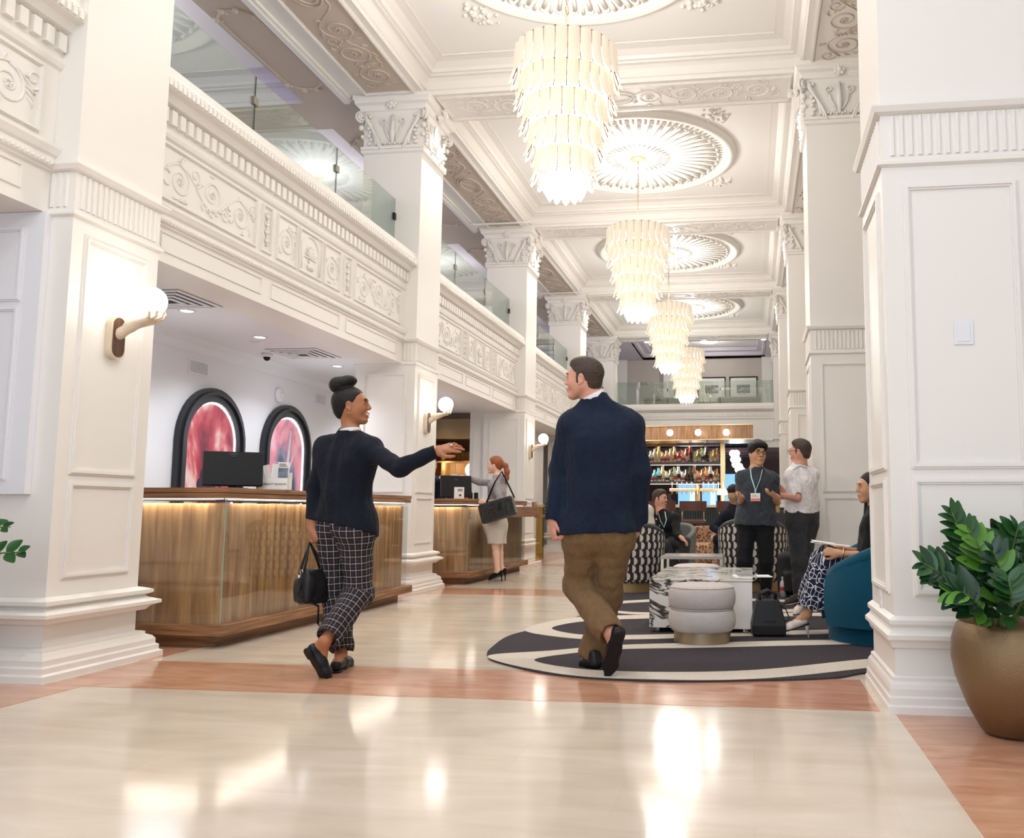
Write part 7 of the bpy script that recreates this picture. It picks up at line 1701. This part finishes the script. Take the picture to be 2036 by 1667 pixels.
# ---------------------------------------------------------------- seated lounge guests
F = Fig('seated man with a moustache, black jacket and grey trousers smiling to the right',
    J_(neck=A(1315, 1018, 12.2), shL=A(1342, 1032, 12.0), shR=A(1303, 1032, 12.35), elL=A(1346, 1062, 11.8), wrL=A(1356, 1071, 11.62), elR=A(1300, 1064, 12.0), wrR=A(1314, 1076, 11.75),
       pelvis=A(1308, 1076, 12.3), hipL=A(1322, 1082, 12.15), hipR=A(1300, 1082, 12.3), knL=A(1362, 1079, 11.75), anL=A(1360, 1132, 11.8), knR=A(1322, 1084, 11.75), anR=A(1345, 1128, 11.9)), SKIN_L, 1.0, 0.012)
F.head(A(1312, 993, 12.2), (0.90, -0.36, -0.05), (0.05, 0, 1), 1.06, hair='short', hairm=HAIRD, smile=True)
g_ = lambda x, y, z: Vector(F.W(x, y, z))-Vector(F.org); MB().tube([g_(0.088, -0.028, -0.043), g_(0.104, 0, -0.036), g_(0.088, 0.028, -0.043)], [0.003, 0.006, 0.003], 6).build('moustache', HAIRD, F.P, smooth=True)
hand(F.B, F.J['wrL'], (0.5, -0.3, -0.4), (0.4, 0.1, 1), -1, 0.7, 1.0); hand(F.B, F.J['wrR'], (0.85, -0.3, -0.35), (0.2, -0.2, 1), -1, 0.5, 1.0)
F.body(h=0.011); F.top(BLKCLOTH, 'jacket', 0.02, hem=0.02, seed=71); F.bottom(CHAR, seed=15, top=0.9)
lanyard(F, [[(1309, 1020, 12.07), (1313, 1036, 11.95), (1320, 1048, 11.93)], [(1322, 1018, 12.05), (1325, 1034, 11.93), (1320, 1050, 11.93)]], None, badge=False)
b = MB()
for k, (x, y) in enumerate(((1305, 1033), (1312, 1046), (1318, 1055))): b.ball(Vector(A(x, y, 11.93))-Vector(F.org), 0.011, 7, 5)
b.build('shirt_button', CHROME, F.P, smooth=True, kind='stuff')
KNIT = fabric('cream_textured_knit', (0.62, 0.58, 0.50), bump=1.0, sc=110)
F = Fig('person in a cream textured short-sleeved top, mostly hidden behind the blue blazer man',
    J_(neck=A(1262, 1003, 11.6), shL=A(1288, 1016, 11.5), shR=A(1244, 1018, 11.8), elL=A(1296, 1050, 11.45), wrL=A(1302, 1078, 11.2), elR=A(1240, 1052, 11.6), wrR=A(1256, 1072, 11.3),
       pelvis=A(1262, 1075, 11.8), hipL=A(1270, 1080, 11.7), hipR=A(1254, 1080, 11.8), knL=A(1292, 1088, 11.3), anL=A(1292, 1140, 11.4), knR=A(1270, 1088, 11.3), anR=A(1275, 1140, 11.4)), SKIN_P, 0.95, 0.013)
F.head(A(1264, 978, 11.6), (0.6, -0.7, 0), (0, 0, 1), 1.0, hair='short', hairm=HAIRD)
hand(F.B, F.J['wrL'], (0.3, -0.4, -0.4), (0.5, 0, 1), -1, 0.6); hand(F.B, F.J['wrR'], (0.6, -0.4, -0.2), (0, -0.2, 1), 1, 0.6)
F.body(h=0.012); F.top(KNIT, 'shirt', 0.024, hem=0.02, seed=72, sleeve='short'); F.bottom(CHAR, seed=16, top=0.9)
F = Fig('person in a navy suit hunched forward in a lounge chair',
    J_(neck=A(1462, 1002, 13.0), shL=A(1440, 1026, 12.8), shR=A(1480, 1020, 13.0), elL=A(1419, 1050, 12.7), wrL=A(1440, 1064, 12.5), elR=A(1495, 1050, 12.9), wrR=A(1490, 1070, 12.6),
       pelvis=A(1452, 1080, 13.3), hipL=A(1440, 1082, 13.1), hipR=A(1470, 1082, 13.2), knL=A(1428, 1074, 12.6), anL=A(1440, 1128, 12.7), knR=A(1470, 1078, 12.6), anR=A(1475, 1130, 12.7)), SKIN_Y, 1.02, 0.013)
F.head(A(1458, 983, 12.9), (0.3, 0.9, -0.3), (0.1, 0.2, 1), 1.06, hair='fringe', hairm=HAIRB)
hand(F.B, F.J['wrL'], (0.8, -0.2, 0.1), (0, -0.2, 1), 1, 0.6); hand(F.B, F.J['wrR'], (-0.6, -0.4, -0.2), (0, -0.2, 1), 1, 0.6)
F.body(h=0.012); F.top(NAVY, 'jacket', 0.022, hem=0.02, seed=73); F.bottom(NAVY, seed=17, top=0.9)
F = Fig('fair-haired person in a dark grey jumper seated beyond the young man in glasses',
    J_(neck=A(1534, 1010, 13.2), shL=A(1520, 1026, 13.1), shR=A(1552, 1026, 13.2), elL=A(1516, 1052, 13.0), wrL=A(1522, 1070, 12.8), elR=A(1556, 1052, 13.1), wrR=A(1550, 1070, 12.8),
       pelvis=A(1537, 1080, 13.3), hipL=A(1528, 1082, 13.2), hipR=A(1546, 1082, 13.2), knL=A(1526, 1086, 12.8), anL=A(1526, 1128, 12.8), knR=A(1550, 1086, 12.8), anR=A(1550, 1128, 12.8)), SKIN_P, 0.92, 0.013, female=True)
F.head(A(1536, 988, 13.2), (-0.2, 0.95, 0), (0, 0, 1), 1.0, hair='long', hairm=HAIRL)
hand(F.B, F.J['wrL'], (0.3, -0.4, -0.2), (0, -0.2, 1), 1, 0.6); hand(F.B, F.J['wrR'], (-0.3, -0.4, -0.2), (0, -0.2, 1), 1, 0.6)
F.body(h=0.012); F.top(CHAR, 'jumper', 0.022, hem=0.02, seed=74); F.bottom(BLKCLOTH, seed=18, top=0.9)
